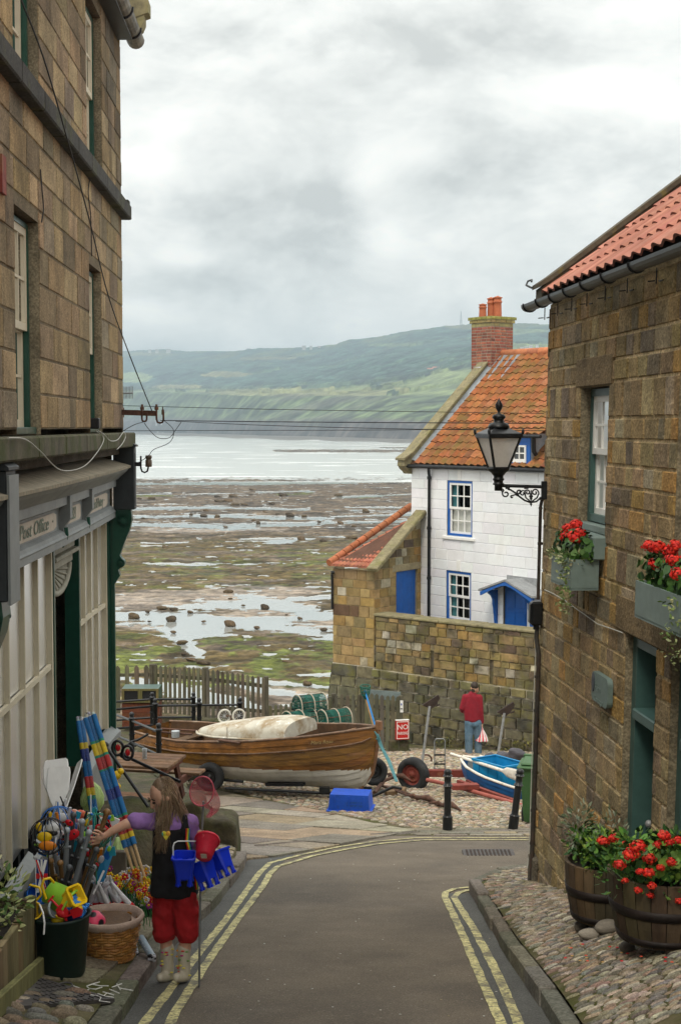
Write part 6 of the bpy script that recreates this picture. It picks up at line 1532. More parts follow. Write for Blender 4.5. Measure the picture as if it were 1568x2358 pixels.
m=MB(FB);m.tube([(2.35,.88,-5.23),(2.35,.88,-5.02)],.006,5);m.box(2.15,2.6,.80,.90,-5.265,-5.245,bev=.005);m.build('rowlock','rust',boat,fix=True)
for i,(a,c) in enumerate([((716,1706),(820,1678)),((724,1713),(822,1690)),((728,1716),(812,1699))]):
 A_,C_=P(*a,24.0-.1*i),P(*c,23.6+.3*i);m=MB();m.tube([A_+(A_-C_)*.6,C_],.020,8);m.tube([A_+(A_-C_)*1.2,A_+(A_-C_)*.6],[(.05,.01),(.022,.018)],8)
 o=solid('oar',m,'plank_wood' if False else mat('oar_wood%d' % i,(.24,.13,.06),.6,var=.4,vs=6,bump=.3,stain=[((.42,.36,.28),5,.5,.7,.6)]),['upper long wooden oar resting in the bow of the brown boat','middle wooden oar in the bow of the brown boat','lowest wooden oar in the bow of the brown boat'][i],'oar',C_)
m=MB(FB)
for a,c in (((.35,.25,-5.38),(1.15,.1,-5.36)),((.4,.45,-5.39),(1.2,.35,-5.37))):m.tube([a,c],.018,6)
solid('spar',m,'rust','brown spars lying across the stern of the wooden boat','spar',FB @ Vector((.7,.3,-5.4)))
mat('pot_clear',(.35,.38,.40),.2,bump=0);m=MB(FB);m.lathe([(.07,0),(.075,.11)],12,org=(.95,.5,-5.42));solid('bait_pot',m,'pot_clear','clear plastic pot standing in the stern of the wooden boat','pot',FB @ Vector((.95,.62,-5.42)))
dh=thing('upturned_dinghy','weathered white dinghy turned upside down across the wooden boat','dinghy',FB @ Vector((2.4,0,-5.3)))
m=MB(FB);rings=[]
for i in range(22):
 t=i/21;x=1.12+2.12*t;w=interp(t,[0,.08,.3,.7,1],[.10,.28,.46,.52,.50]);h=interp(t,[0,.05,.2,.5,.8,.93,1],[.02,.09,.16,.24,.30,.30,.26]);zb=lerp(-5.38,-5.20,t)
 r_=[]
 for k in range(17):
  a=math.pi*k/16;cx=math.copysign(abs(math.cos(a))**.75,math.cos(a));sz=math.sin(a)**.62
  r_.append((x,w*cx,zb+h*sz))
 rings.append(r_)
m.loft(rings,closed=False);m.add(rings[-1],[tuple(range(17))]);m.add(rings[0],[tuple(range(17))[::-1]]);m.build('hull','grp_old',dh,fix=True)
m=MB(FB);m.tube([(1.12+2.12*t,.02+interp(t,[0,.08,.3,.7,1],[.10,.30,.52,.60,.56]),lerp(-5.38,-5.20,t)+.01) for t in np.linspace(0,1,16)],.02,6);m.build('rim','grp_old',dh,fix=True)
la_=thing('dinghy_trolley','small spoked wheels with cream tyres on top of the upturned dinghy','wheels',FB @ Vector((1.5,0,-5.0)))
wc=[]
for u,v in ((517,1649),(550,1648)):
 c=P(u,v,24.9);r_=.112;ax=Vector((.45,-.89,0)).normalized();a=ax.cross(Vector((0,0,1)));bq=ax.cross(a);wc.append(c)
 m=MB();m.tube([c+a*r_*math.cos(t)+bq*r_*math.sin(t) for t in np.linspace(0,2*math.pi,25)[:-1]],.017,8,closed=True);W_=m.build('wheel','hull_white',la_)
 m=MB();m.tube([c+a*(r_-.018)*math.cos(t)+bq*(r_-.018)*math.sin(t) for t in np.linspace(0,2*math.pi,25)[:-1]],.006,5,closed=True)
 for t in np.linspace(0,2*math.pi,11)[:-1]:m.tube([c,c+a*(r_-.02)*math.cos(t)+bq*(r_-.02)*math.sin(t)],.0045,4)
 m.tube([c-ax*.02,c+ax*.02],.022,8);m.build('spokes','galv',W_)
m=MB();m.tube([wc[0],wc[1]],.01,6);m.tube([wc[0].lerp(wc[1],.4),wc[0].lerp(wc[1],.5)+Vector((.02,-.05,-.16))],.01,6);m.build('axle','rust',la_)
def wheel(parent,c,r,w,ax,hub='rust',hr=.55,name='wheel'):
 ax=Vector(ax).normalized();q=ax.to_track_quat('Z','Y').to_matrix().to_4x4();q.translation=c
 m=MB(q);m.lathe([(r*hr,-w*.42),(r*.80,-w*.5),(r*.94,-w*.42),(r,-w*.25),(r,w*.25),(r*.94,w*.42),(r*.80,w*.5),(r*hr,w*.42),(r*hr*.98,0)],30,cap=False)
 for k in range(30):
  a=2*math.pi*k/30;m.box(0,0,0,0,0,0) if False else None
 T_=m.build(name,'tyre',parent);m=MB(q)
 m.lathe([(0,w*.30),(r*.13,w*.32),(r*.15,w*.18),(r*.30,w*.12),(r*.36,w*.22),(r*.44,w*.20),(r*.48,w*.05),(r*(hr-.01),w*.30),(r*hr,w*.38)],24,cap=False)
 m.lathe([(r*.2,-w*.1),(r*hr,-w*.3)],20,cap=False)
 for k in range(5):a=2*math.pi*k/5;m.ell((r*.25*math.cos(a),r*.25*math.sin(a),w*.15),r*.03,6,4)
 m.build('rim',hub,T_);return T_
tr=thing('boat_trailer','old black boat trailer with two tyres carrying the varnished boat','trailer',FB @ Vector((2,0,-6.4)))
yl_=FB.to_3x3() @ Vector((0,1,0))
c1=P(481,1789,24.3);c1=P(484,1789,23.75);wheel(tr,c1,.245,.17,(-.30,-.95,0),hub='iron')
c2=P(860,1776,24.6);wheel(tr,c2,.245,.17,(.25,-.97,0),hub='iron')
m=MB();
for a,c,w in ((P(520,1815,23.6),P(862,1832,22.6),.05),(P(500,1795,23.9),P(560,1800,23.7),.05),(P(862,1832,22.6),P(905,1812,22.55),.05),(P(905,1812,22.55),P(925,1816,22.5),.045),(P(560,1790,25.2),P(855,1815,23.6),.05)):m.tube([a,c],w*.5,6)
m.beam(P(735,1818,22.9),P(760,1819,22.9),.10,.09);m.beam(P(615,1805,23.6),P(700,1806,23.3),.12,.05);m.build('chassis','rust' if False else 'iron',tr,fix=True)
# ---- small blue boat on its red trailer
B2=P(1063,1744,25.2);S2=Vector((P(1208,1795,23.7).x,23.7,0));dd=(Vector((S2.x,S2.y,0))-Vector((B2.x,B2.y,0)));dn_=dd.normalized();nn_=Vector((dn_.y,-dn_.x,0));nn_=nn_ if nn_.y < 0 and nn_.x < 0 else -nn_
L2b=3.1;st0=Vector((B2.x,B2.y,0))+dn_*L2b+nn_*-.0-nn_*.35*0
cen_off=-.34
F2=frame(Vector((B2.x,B2.y,0))-nn_*.0+dn_*L2b+nn_*cen_off*.6,-dn_-nn_*cen_off*.6/L2b,nn_)
bb=thing('blue_dinghy','small blue clinker dinghy with a white rail, loaded with crates','boat',F2 @ Vector((1.5,0,-6.3)))
zb_=B2.z;m1,m2=MB(F2),MB(F2)
sec2=hull(m1,m2,L2b,([0,.3,.6,.82,.94,1],[.50,.56,.50,.36,.17,.02]),([0,.6,.85,.94,1],[zb_-.60,zb_-.60,zb_-.52,zb_-.34,zb_-.05]),([0,.4,.7,1],[zb_-.02,zb_-.06,zb_-.05,zb_+.02]),lambda x:-99,nst=40,strakes=8)
m1.build('hull','hull_blue',bb);m=MB(F2);hull_inner(m,sec2,L2b);m.build('inner_planking','crate_grey',bb)
m=MB(F2);rail(m,sec2,L2b,(.026,.024));m.build('gunwale','white_rail',bb)
m=MB(F2);m.tube([(L2b*.99,.02,zb_),(L2b*.985,.05,zb_-.15),(L2b*.93,.14,zb_-.27),(L2b*.90,.2,zb_-.12),(L2b*.92,.16,zb_+.01)],.008,5);m.build('painter_rope','cable',bb)
def crate(name,F,c,w,d,h,m_,label,tilt=0,ribs=True):
 o=thing(name,label,'crate',F @ Vector((c[0],c[1],c[2])))
 k=MB(F @ Matrix.Translation(c) @ Matrix.Rotation(tilt,4,'Z'));t=.018;e=.03
 for (x0,x1,y0,y1) in ((-w/2,w/2,-d/2,-d/2+t),(-w/2,w/2,d/2-t,d/2),(-w/2,-w/2+t,-d/2+t,d/2-t),(w/2-t,w/2,-d/2+t,d/2-t)):k.box(x0,x1,y0,y1,0,h)
 k.box(-w/2,w/2,-d/2,d/2,-.01,.008);k.build('body',m_,o,fix=True)
 k=MB(F @ Matrix.Translation(c) @ Matrix.Rotation(tilt,4,'Z'))
 for (x0,x1,y0,y1) in ((-w/2-.02,w/2+.02,-d/2-.02,-d/2+t),(-w/2-.02,w/2+.02,d/2-t,d/2+.02),(-w/2-.02,-w/2+t,-d/2+t,d/2-t),(w/2-t,w/2+.02,-d/2+t,d/2-t)):k.box(x0,x1,y0,y1,h-.03,h+.006)
 for s in (-1,1):
  for x in (-w*.3,0,w*.3):k.box(x-.012,x+.012,s*(d/2+.006)-.008,s*(d/2+.006)+.008,.02,h-.03)
 k.build('rim',m_,o,fix=True);return o
crate('fish_crate',F2,(2.15,-.03,zb_-.22),.78,.50,.34,'crate_blue','bright blue plastic fish crate standing in the bow of the blue dinghy')
crate('fish_crate',F2,(1.05,-.08,zb_-.20),.62,.48,.36,'crate_grey','grey plastic fish crate standing in the middle of the blue dinghy',tilt=.2)
def oar_obj(a,b,bl,lab,m_='white_rail',r=.028):
 a,b=Vector(a),Vector(b);d=(b-a).normalized();k=MB();k.tube([a,b],[r,r*1.1],8);o=thing('oar',lab,'oar',a);k.build('loom',m_,o)
 k=MB();k.tube([b,b+d*bl*.25,b+d*bl*.8,b+d*bl],[(r,r),(.02,.085),(.014,.10),(.012,.095)],10);k.build('blade',m_,o);return o
oar_obj(P(1038,1736,25.4),P(1158,1775,23.75),.5,'white oar with a broad blade lying along the near rail of the blue dinghy')
oar_obj(P(1105,1742,25.6),P(1160,1757,24.9),.3,'white oar half hidden behind the crates in the blue dinghy')
t2=thing('launching_trailer','rusty red boat trailer with one big tyre standing beside the blue dinghy','trailer',P(985,1815,25.2))
wc_=P(951,1783,25.1);wheel(t2,wc_,.305,.20,(-.55,-.83,0),hub='red_oxide',hr=.60)
m=MB();m.beam(wc_+Vector((.15,.1,.0)),P(1068,1781,25.0),.10,.12);m.beam(P(1040,1812,23.6),P(1100,1810,23.7),.16,.08);m.beam(P(1068,1781,25.0),P(1130,1808,24.4),.09,.09);m.beam(P(1055,1800,24.3),P(1190,1848,22.9),.07,.07);m.beam(P(1075,1798,24.5),P(1100,1812,24.0),.05,.05);m.build('chassis','red_oxide',t2,fix=True)
m=MB();q=[P(983,1796,24.6),P(1030,1806,24.2),P(1080,1820,23.7),P(1130,1834,23.2),P(1180,1848,22.7),P(1225,1862,22.2)];m.tube(q,.036,8);solid('red_pole',m,'red_rope','long faded red pole lying along the ground under the blue dinghy','pole',q[2])
# ---- crate, sign, bollards, bin
def inv_crate():
 o=thing('fish_box','blue plastic fish box turned upside down on the cobbles under the varnished boat','box',gp(808,1876),rz=-.12)
 k=MB(Matrix.LocRotScale(gp(808,1868)+Vector((0,.12,0)),Matrix.Rotation(-.16,3,'Z').to_quaternion(),None));w,d,h=.64,.42,.27
 def fr(s,z):return [(-w/2*s,-d/2*s,z),(w/2*s,-d/2*s,z),(w/2*s,d/2*s,z),(-w/2*s,d/2*s,z)]
 k.loft([fr(1.0,.03),fr(.93,h)],smooth=False);k.add(fr(.93,h),[(0,1,2,3)])
 for s in (-.7,0,.7):k.box(w/2*s-.012,w/2*s+.012,-d/2*1.005,-d/2*.93,.03,h-.02)
 k.build('body','box_blue',o);k2=MB(k.M);k2.box(-w/2-.03,w/2+.03,-d/2-.03,d/2+.03,0,.032,bev=.008);k2.build('rim','box_blue',o)
 t=text_mesh('WHITBY FISH',.045,k.M @ Matrix.Translation((.10,-d/2*.985,.105)) @ Matrix.Rotation(math.pi/2-.12,4,'X'),.002);t=text_mesh('PROPERTY OF',.04,k.M @ Matrix.Translation((.10,-d/2*.97,.155)) @ Matrix.Rotation(math.pi/2-.12,4,'X'),.002,mb=t);t.build('stencil','hull_blue',o)
inv_crate()
sg=thing('no_parking_sign','red and white NO PARKING box sign standing on a stone block against the yard wall','sign',P(926,1703,33.9))
Fs=Matrix.LocRotScale(P(927,1703,33.9),Matrix.Rotation(.22,3,'Z').to_quaternion(),None)
m=MB(Fs);m.box(-.16,.16,0,.10,0,.46);m.build('box','sign_red',sg)
m=MB(Fs);m.box(-.163,.163,-.003,.103,.46,.475)
for q in ((-.15,.15,.425,.44),(-.15,.15,.02,.035),(-.15,-.135,.035,.425),(.135,.15,.035,.425)):m.box(q[0],q[1],-.006,-.001,q[2],q[3])
m.build('border','white_paint',sg,fix=True)
t=text_mesh('NO',.17,Fs @ Matrix.Translation((0,-.004,.30)) @ Matrix.Rotation(math.pi/2,4,'X'),.004);t=text_mesh('PARKING',.105,Fs @ Matrix.Translation((0,-.004,.15)) @ Matrix.Rotation(math.pi/2,4,'X'),.004,mb=t,width=.255);t.build('lettering','white_paint',sg)
m=MB(Matrix.LocRotScale(P(917,1703,34.05),Matrix.Rotation(.15,3,'Z').to_quaternion(),None));m.box(-.24,.26,-.05,.45,-.32,0,bev=.03);m.box(-.34,.38,-.15,.5,-.6,-.32,bev=.04);solid('stone_block',m,'mossy_rock','stepped mossy stone block under the red sign at the end of the fence','stone block',P(917,1739,34))
def bollard(p,tilt,lab,h=.85,r=.048):
 o=thing('bollard',lab,'bollard',p,rot=(0,tilt,0),group='bollards along the edge of the road')
 m=MB();m.lathe([(r*1.45,0),(r*1.42,.10),(r*1.4,.20),(r*1.45,.205),(r*1.25,.215),(r*1.05,.23),(r,.28),(r,h-.23)],16);m.build('post','black_paint',o,local=True)
 m=MB();m.lathe([(r,h-.23),(r*1.3,h-.225),(r*1.3,h-.205),(r*1.0,h-.20),(r*.98,h-.095),(r*1.3,h-.09),(r*1.3,h-.07),(r*.9,h-.065),(r*1.1,h-.045),(r*1.1,h-.02),(r*.8,h+.005),(0,h+.015)],16);m.build('cap','black_paint',o,local=True)
 for z in (h-.213,h-.08):m=MB();m.lathe([(r*1.28,z-.004),(r*1.34,z),(r*1.28,z+.004)],14,cap=False);m.build('ring','galv',o,local=True)
 return o
bollard(gp(1030,1915),.0,'upright black bollard at the edge of the cobbled yard');bollard(gp(1180,1912),.115,'leaning black bollard nearest the right-hand house')
bn=thing('wheelie_bin','green wheelie bin half hidden behind the corner of the right-hand house','bin',gp(1232,1898))
Fb=Matrix.LocRotScale(gp(1224,1896)+Vector((.06,.0,0)),Matrix.Rotation(-.25,3,'Z').to_quaternion(),None)
m=MB(Fb);q=lambda a,d,z:[(-a,-d,z),(a,-d,z),(a,d,z),(-a,d,z)]
m.loft([q(.15,.17,.06),q(.17,.20,.25),q(.20,.25,.80),q(.215,.26,.84)],smooth=False);m.add(q(.15,.17,.06),[(3,2,1,0)]);m.build('body','bin_green',bn,fix=True)
m=MB(Fb);m.box(-.25,.25,-.30,.30,.84,.88,bev=.015);m.box(-.20,.20,-.24,.24,.88,.92,bev=.02);m.box(-.22,.22,.28,.34,.86,.93,bev=.01);m.build('lid','bin_green',bn)
for s in (-1,1):
 c=Fb @ Vector((s*.20,.16,.10));wheel(bn,c,.095,.05,Fb.to_3x3() @ Vector((s,0,0)),hub='tyre')
wcb=P(1213,1888,20.2);wheel(bn,wcb,.088,.05,(-.6,-.8,0),hub='tyre')
# ---- anchors
def anchor(base,top,lab,s=1.0,fl=1):
 base,top=Vector(base),Vector(top);d=(top-base).normalized();o=thing('anchor',lab,'anchor',base)
 m=MB();m.tube([base,top],.028*s,8);m.build('shank','galv',o)
 x=Vector((1,.15,0)).normalized();m=MB()
 m.add([top-d*.05+x*.0,top+d*.02-x*.17*s*fl,top+d*.24*s+x*.16*s*fl,top+d*.17*s+x*.21*s*fl,top+x*.13*s*fl,top-d*.09*s+x*.02]+[Vector(v)+Vector((0,.07,0)) for v in (top-d*.05+x*.0,top+d*.02-x*.17*s*fl,top+d*.24*s+x*.16*s*fl,top+d*.17*s+x*.21*s*fl,top+x*.13*s*fl,top-d*.09*s+x*.02)],
   [(0,1,2,3,4,5),(11,10,9,8,7,6)]+[(i,(i+1) % 6,(i+1) % 6+6,i+6) for i in range(6)])
 m.tube([top+x*.13*s*fl,top+x*.22*s*fl+d*.03],.02,6);m.build('fluke','dark_rust',o,fix=True)
 m=MB();r_=.11;m.tube([base+Vector((.10,0,.12))+Vector((r_*math.cos(t),0,r_*math.sin(t))) for t in np.linspace(-1.2,1.9,12)],.02,6);m.build('shackle','rust',o);return o
anchor(P(971,1762,30.6),P(989,1626,30.6),'galvanised anchor standing on its shank against the wall behind the big tyre')
anchor(P(1142,1764,30.6),P(1161,1642,30.6),'galvanised anchor standing on its shank against the wall behind the blue dinghy',fl=1)
def ground_anchor(pts,tip,lab,r=.024):
 q=[gp(*p[:2])+Vector((0,0,p[2])) for p in pts];o=thing('anchor',lab,'anchor',q[0]);m=MB();m.tube(q,r,8);m.build('shank','rust',o)
 a=q[-1];c=gp(*tip[:2])+Vector((0,0,tip[2]));m=MB();md=a.lerp(c,.5)+Vector((0,0,.06));m.tube([a+(a-c)*.3,md,c],[.015,.05,.012],6);m.tube([a+Vector((-.2,.12,.02)),a+Vector((-.05,.05,.05)),a,a+Vector((.1,-.06,.03))],[.014,.026,.03,.014],6);m.build('fluke','rust',o);return o
ground_anchor([(812,1806,.12),(905,1826,.07),(985,1850,.05),(1018,1862,.04)],(1060,1870,.03),'long rusty anchor lying on the cobbles, its fluke beside the upright bollard')
ground_anchor([(835,1797,.18),(880,1822,.10),(960,1848,.06)],(1010,1858,.05),'thinner rusty anchor bar crossing the long one on the cobbles',r=.018)
ground_anchor([(862,1834,.06),(884,1818,.16),(905,1812,.18)],(945,1818,.16),'short curved rusty anchor propped on wood at the front of the boat trailer',r=.035)
for i,(u,v,l) in enumerate([(900,1832,'left wooden chock under the short curved anchor'),(925,1826,'right wooden chock under the short curved anchor')]):
 p=gp(u,v);m=MB(Matrix.LocRotScale(p,Matrix.Rotation(.3+i,3,'Z').to_quaternion(),None));m.box(-.10,.10,-.06,.06,0,.09,bev=.01);solid('wood_chock',m,mat('chock%d' % i,(.20,.13,.07),.9,var=.3,bump=.5),l,'wooden block',p)
tp=Vector((P(1012,1768,28.6).x,28.6,g(28.6)));o=thing('hand_trolley','black folding luggage trolley standing on the cobbles near the big tyre','trolley',tp)
m=MB(Matrix.Translation(tp));w,h=.105,.66
m.tube([(-w,0,.0),(-w,0,h-.04),(-w+.03,0,h),(w-.03,0,h),(w,0,h-.04),(w,0,0)],.012,6);m.build('frame','metal_grey',o)
m=MB(Matrix.Translation(tp));
for z in (.03,.14,.33):m.box(-w-.01,w+.01,-.015,.015,z-.015,z+.015)
m.tube([(-w,0,.16),(w,-.02,.22)],.008,5);m.box(-w-.01,w+.01,-.18,.0,0,.015);m.build('crossbar','iron',o,fix=True)
mb=MB();p0=P(1148,1748,27.2);rr=random.Random(8)
for k in range(13):q=p0+Vector((rr.uniform(-.28,.42),rr.uniform(-.1,.1),rr.uniform(-.12,.12)));mb.ell(q,(rr.uniform(.10,.19),.12,rr.uniform(.07,.13)),14,10,jit=.16,rng=rr)
mb.ell(p0+Vector((0,0,-.3)),(.4,.25,.25),14,10,jit=.1,rng=rr);mb.box(p0.x-.3,p0.x+.35,p0.y-.1,p0.y+.1,g(27.2),p0.z-.2)
b_=mb.build('tarpaulin','tarp');md=b_.modifiers.new('r','REMESH');md.mode='VOXEL';md.voxel_size=.018;md.use_smooth_shade=True;tag(b_,'crumpled dark grey tarpaulin heaped behind the blue dinghy','tarpaulin')
# ---- lobster pots
def pot():
 o=thing('lobster_pot','x','lobster pot',(0,0,0),group='lobster pots stacked behind the boat');L_,w,h=.66,.25,.36
 m=MB();
 for s in (-1,1):m.box(-L_/2,L_/2,s*w-.012,s*w+.012,0,.03)
 for k in range(6):x=-L_/2+L_*k/5;m.box(x-.012,x+.012,-w,w,-.004,.022)
 m.build('base','plank_wood',o,local=True)
 for x in (-L_/2+.015,0,L_/2-.015):
  m=MB();m.tube([(x,w*math.cos(a),.03+(h-.03)*max(0,math.sin(a))**.7) for a in np.linspace(0,math.pi,17)],.014,6);m.build('hoop','rope_pale',o,local=True)
 m=MB();A=[a for a in np.linspace(0,math.pi,15)]
 pt=lambda x,a:(x,(w-.01)*math.cos(a),.03+(h-.045)*max(0,math.sin(a))**.7)
 nx=24
 for i in range(nx+1):
  for sg in (1,-1):
   m.tube([pt(-L_/2+L_*min(1,max(0,(i+sg*j*.55)/nx)),A[j]) for j in range(15)],.006,3,cap=False)
 for x in (-L_/2,L_/2):
  for k in range(7):y=w*(k-3)/3.6;m.tube([(x,y,.02),(x,y*.95,.03+(h-.05)*math.sqrt(max(0,1-(y/w)**2)))],.006,3,cap=False)
  for z in (.08,.14,.2,.26):ww=w*math.sqrt(max(0,1-(z/h)**2));m.tube([(x,-ww,z),(x,ww,z)],.006,3,cap=False)
 m.build('netting','net_green',o,local=True)
 m=MB()
 for a in (.5,1.57,2.64):m.tube([pt(-L_/2,a),pt(L_/2,a)],.010,5)
 m.build('stringer','rust',o,local=True);return o
pp=pot();PT=[((714,1633),31.2,.50,'topmost lobster pot on the stack'),((690,1670),30.9,.60,'lobster pot at the left of the second tier of the stack'),((770,1667),31.0,.55,'lobster pot at the right of the second tier of the stack'),
   ((700,1706),30.6,.2,'lobster pot at the lower left of the stack, mostly behind the dinghy'),((752,1706),30.7,.75,'lobster pot in the middle of the bottom tier of the stack'),((795,1702),30.8,-.9,'lobster pot at the lower right of the stack above the oars'),((741,1700),31.6,1.2,'lobster pot at the back of the bottom tier of the stack')]
for i,(uv,Y,rz,lab) in enumerate(PT):
 p=P(*uv,Y);p.z -=.02;(lambda o:None)(copy_tree(pp,loc=p,rz=rz,label=lab) if i else (setattr(pp,'location',p),setattr(pp,'rotation_euler',(0,0,rz)),pp.__setitem__('label',lab)))
mb=MB();rr=random.Random(12)
for k in range(9):a=P(rr.uniform(735,765),rr.uniform(1650,1665),30.75);q=[a+Vector((rr.uniform(-.05,.05),-.02,-.06*j)) for j in range(8)];mb.tube(q,.012,5)
tag(mb.build('pot_ropes','net_green'),'tangle of green ropes hanging between the lobster pots','ropes',kind='stuff')
pb_=MB();pb_.box(P(660,1700,30.2).x,P(830,1700,30.2).x,30.2,32.2,g(31)-.1,P(700,1712,30.6).z-.03);solid('pot_platform',pb_,'mossy_rock','low mossy stone ledge under the lobster pots','stone ledge',P(740,1750,31))
# ---- fences
def fence(pts,hs,sp,w,lab,seed,rails=(.22,.78),lean=0,posts=True,m_='weather_wood',base=None):
 rr=random.Random(seed);o=thing('picket_fence',lab,'fence',pts[0]);rb=MB();n=0
 for i in range(len(pts)-1):
  a,c=Vector(pts[i]),Vector(pts[i+1]);h0,h1=hs[i],hs[i+1];L_=Vector((c.x-a.x,c.y-a.y)).length;d=Vector((c.x-a.x,c.y-a.y,0)).normalized();nn=Vector((d.y,-d.x,0));k=int(L_/sp)
  for j in range(k):
   p=a.lerp(c,(j+.5)/k);h=lerp(h0,h1,(j+.5)/k)*rr.uniform(.985,1.012);ww=w*rr.uniform(.92,1.06);l=rr.uniform(-.008,.008)+lean
   q=[(-ww/2,-.02),(ww/2,-.02),(ww/2+l,h-ww*.55),(l,h),(-ww/2+l,h-ww*.55)]
   m=MB();f=[p+d*x+nn*.014+Vector((0,0,z)) for x,z in q];b2=[p+d*x-nn*.004+Vector((0,0,z)) for x,z in q]
   m.add(f+b2,[(0,1,2,3,4),(9,8,7,6,5)]+[(x,x+5,(x+1) % 5+5,(x+1) % 5) for x in range(5)],jc((1,1,1),.25,rr));m.build('picket',m_,o,fix=True);n +=1
  for f_ in rails:rb.beam(a-nn*.03+Vector((0,0,h0*f_)),c-nn*.03+Vector((0,0,h1*f_)),.04,.07,jc((.8,.8,.8),.1,rr))
 rb.build('rail',m_,o,fix=True)
 if posts:
  for i in range(len(pts)):
   a=Vector(pts[i]);m=MB();m.box(a.x-.05,a.x+.05,a.y+.02,a.y+.12,a.z-.3,a.z+hs[i]*1.0,(.85,.85,.85),bev=.01);m.build('fence_post',m_,o,fix=True)
 return o
fence([P(262,1640,30.2),P(350,1640,29.9)],[1.02,1.02],.185,.10,'left section of weathered picket fence with wide gaps, beside the shop',1)
fence([P(356,1644,29.9),P(475,1652,29.3),P(613,1662,28.6)],[1.06,1.04,.92],.113,.068,'long weathered picket fence above the beach behind the boat',2)
fence([P(618,1690,34.6),P(700,1693,34.5),P(765,1712,34.4)],[.70,.85,1.15],.118,.075,'low run of pickets left of and behind the lobster pots',3)
fence([P(768,1722,34.4),P(832,1726,34.3)],[1.33,1.36],.118,.08,'grey picket gate right of the lobster pots',4)
fence([P(838,1732,34.2),P(922,1735,34.0)],[1.48,1.40],.118,.092,'close-boarded picket panel topped by a blue-grey board',5)
mb=MB();mb.beam(P(838,1597,34.35),P(922,1604,34.15),.03,.22);solid('top_board',mb,mat('bluegrey',(.16,.20,.20),.7,var=.2,bump=.1),'blue-grey board fixed behind the pointed tops of the panel beside the sign','board',P(880,1600,34.3))
mb=MB();mb.box(P(921,1640,33.9).x,P(928,1640,33.9).x,33.88,33.9,P(921,1640,33.9).z,P(921,1613,33.9).z);nb=thing('notice','small white notice at the end of the fence above the red sign','notice',P(925,1640,33.9));mb.build('board','white_paint',nb,fix=True)
mb=MB();p=P(924,1622,33.87);mb.ell(p,(.018,.004,.03),8,6,(.1,.15,.4));mb.box(p.x-.025,p.x+.025,33.868,33.876,p.z-.12,p.z-.09,(.2,.2,.2));mb.build('print','toy_matte',nb,fix=True)
mb=MB();rr=random.Random(5)
for i in range(9):a,c=P(345+i*31,1652+i*3.2,29.7-.14*i),P(345+(i+1)*31,1652+(i+1)*3.2,29.7-.14*(i+1));mb.beam(a,c,.22,.22,jc((1,1,1),.2,rr),bev=.02)
solid('timber_kerb',mb,'edging','mossy timber beam along the foot of the long picket fence','timber beam',P(345,1652,29.7))
# ---- railings
rl=thing('railings','black tubular railings with ball-topped posts on the terrace behind the shop corner','railings',P(358,1690,26))
RP={'A':(351,1594,27.5),'B':(358,1608,26.0),'C':(446,1594,27.8),'D':(459,1607,26.6),'E':(553,1606,26.7),'F':(304,1640,23.0),'G':(366,1665,21.5),'H':(262,1600,27.4),'I':(255,1623,24.3),'J':(252,1618,26.4)}
RT={k:P(*v) for k,v in RP.items()}
for k,t in RT.items():
 gz=z_t(t.y)-.05;h=t.z-gz;m=MB();r_=.042
 m.lathe([(r_*1.15,0),(r_*1.15,.12),(r_,.14),(r_,h-.12),(r_*1.3,h-.115),(r_*1.3,h-.095),(r_,h-.09),(r_*.75,h-.07),(r_*1.0,h-.045),(r_*.95,h-.02),(r_*.5,h),(0,h)],12,org=(t.x,t.y,gz));m.lathe([(r_*1.25,h*.55),(r_*1.25,h*.58)],12,org=(t.x,t.y,gz));m.build('post','black_paint',rl)
for a,c in (('H','A'),('A','C'),('J','B'),('B','D'),('D','E'),('I','F'),('F','G'),('B','J')):
 for dz in (.14,.50):
  m=MB();m.tube([RT[a]-Vector((0,0,dz)),RT[c]-Vector((0,0,dz))],.021,8);m.build('rail','black_paint',rl)
m=MB();q=[P(u,v,22.6) for u,v in [(283,1722),(293,1718),(303,1708),(318,1704),(331,1697),(342,1690)]];m.tube(q,.02,7);m.tube([q[2],P(313,1718,22.5)],.018,6);m.build('branch','iron',rl)
lb=thing('litter_bin','wide green-topped litter bin with two dark slots and a timber body behind the railings','bin',P(325,1655,28.3))
a,c=P(281,1586,28.3),P(366,1590,28.3);zt_=a.z;m=MB()
y0=28.3;m.box(a.x,c.x,y0,y0+.5,zt_-.28,zt_,(1,1,1));m.build('hood','green_gloss',lb,fix=True)
m=MB();w_=(c.x-a.x)
for q in ((0,1,-.04,.0),(0,1,-.28,-.24),(0,.07,-.24,-.04),(.44,.56,-.24,-.04),(.93,1,-.24,-.04)):m.box(a.x+w_*q[0],a.x+w_*q[1],y0-.025,y0-.001,zt_+q[2],zt_+q[3],(1.3,1.15,.6))
m.build('slot_frame','weather_wood',lb,fix=True);m=MB();m.box(a.x+.05,c.x-.05,y0-.004,y0+.0,zt_-.24,zt_-.04);m.build('slot','dark_room',lb,fix=True)
m=MB();rr=random.Random(3)
for k in range(5):m.box(a.x,c.x,y0+.01,y0+.5,zt_-.30-.10*(k+1)+.006,zt_-.30-.10*k,jc((1.2,.55,.4),.2,rr),bev=.004)
m.build('body','plank_wood',lb)
pt_b=thing('picnic_table','dark brown picnic table with attached benches outside the shop corner','table',P(340,1835,17.3))
ta=R(-12);Ft=Matrix.LocRotScale(Vector((P(340,1750,17.4).x-.12,17.5,P(340,1752,17.4).z)),Matrix.Rotation(ta,3,'Z').to_quaternion(),None)
m=MB(Ft);
for k in range(5):y=-.36+.145*k;m.box(-.75,.50,y,y+.135,-.035,0,jc((1.5,1.3,1.3),.1),bev=.005)
m.build('table_top','plank_wood',pt_b)
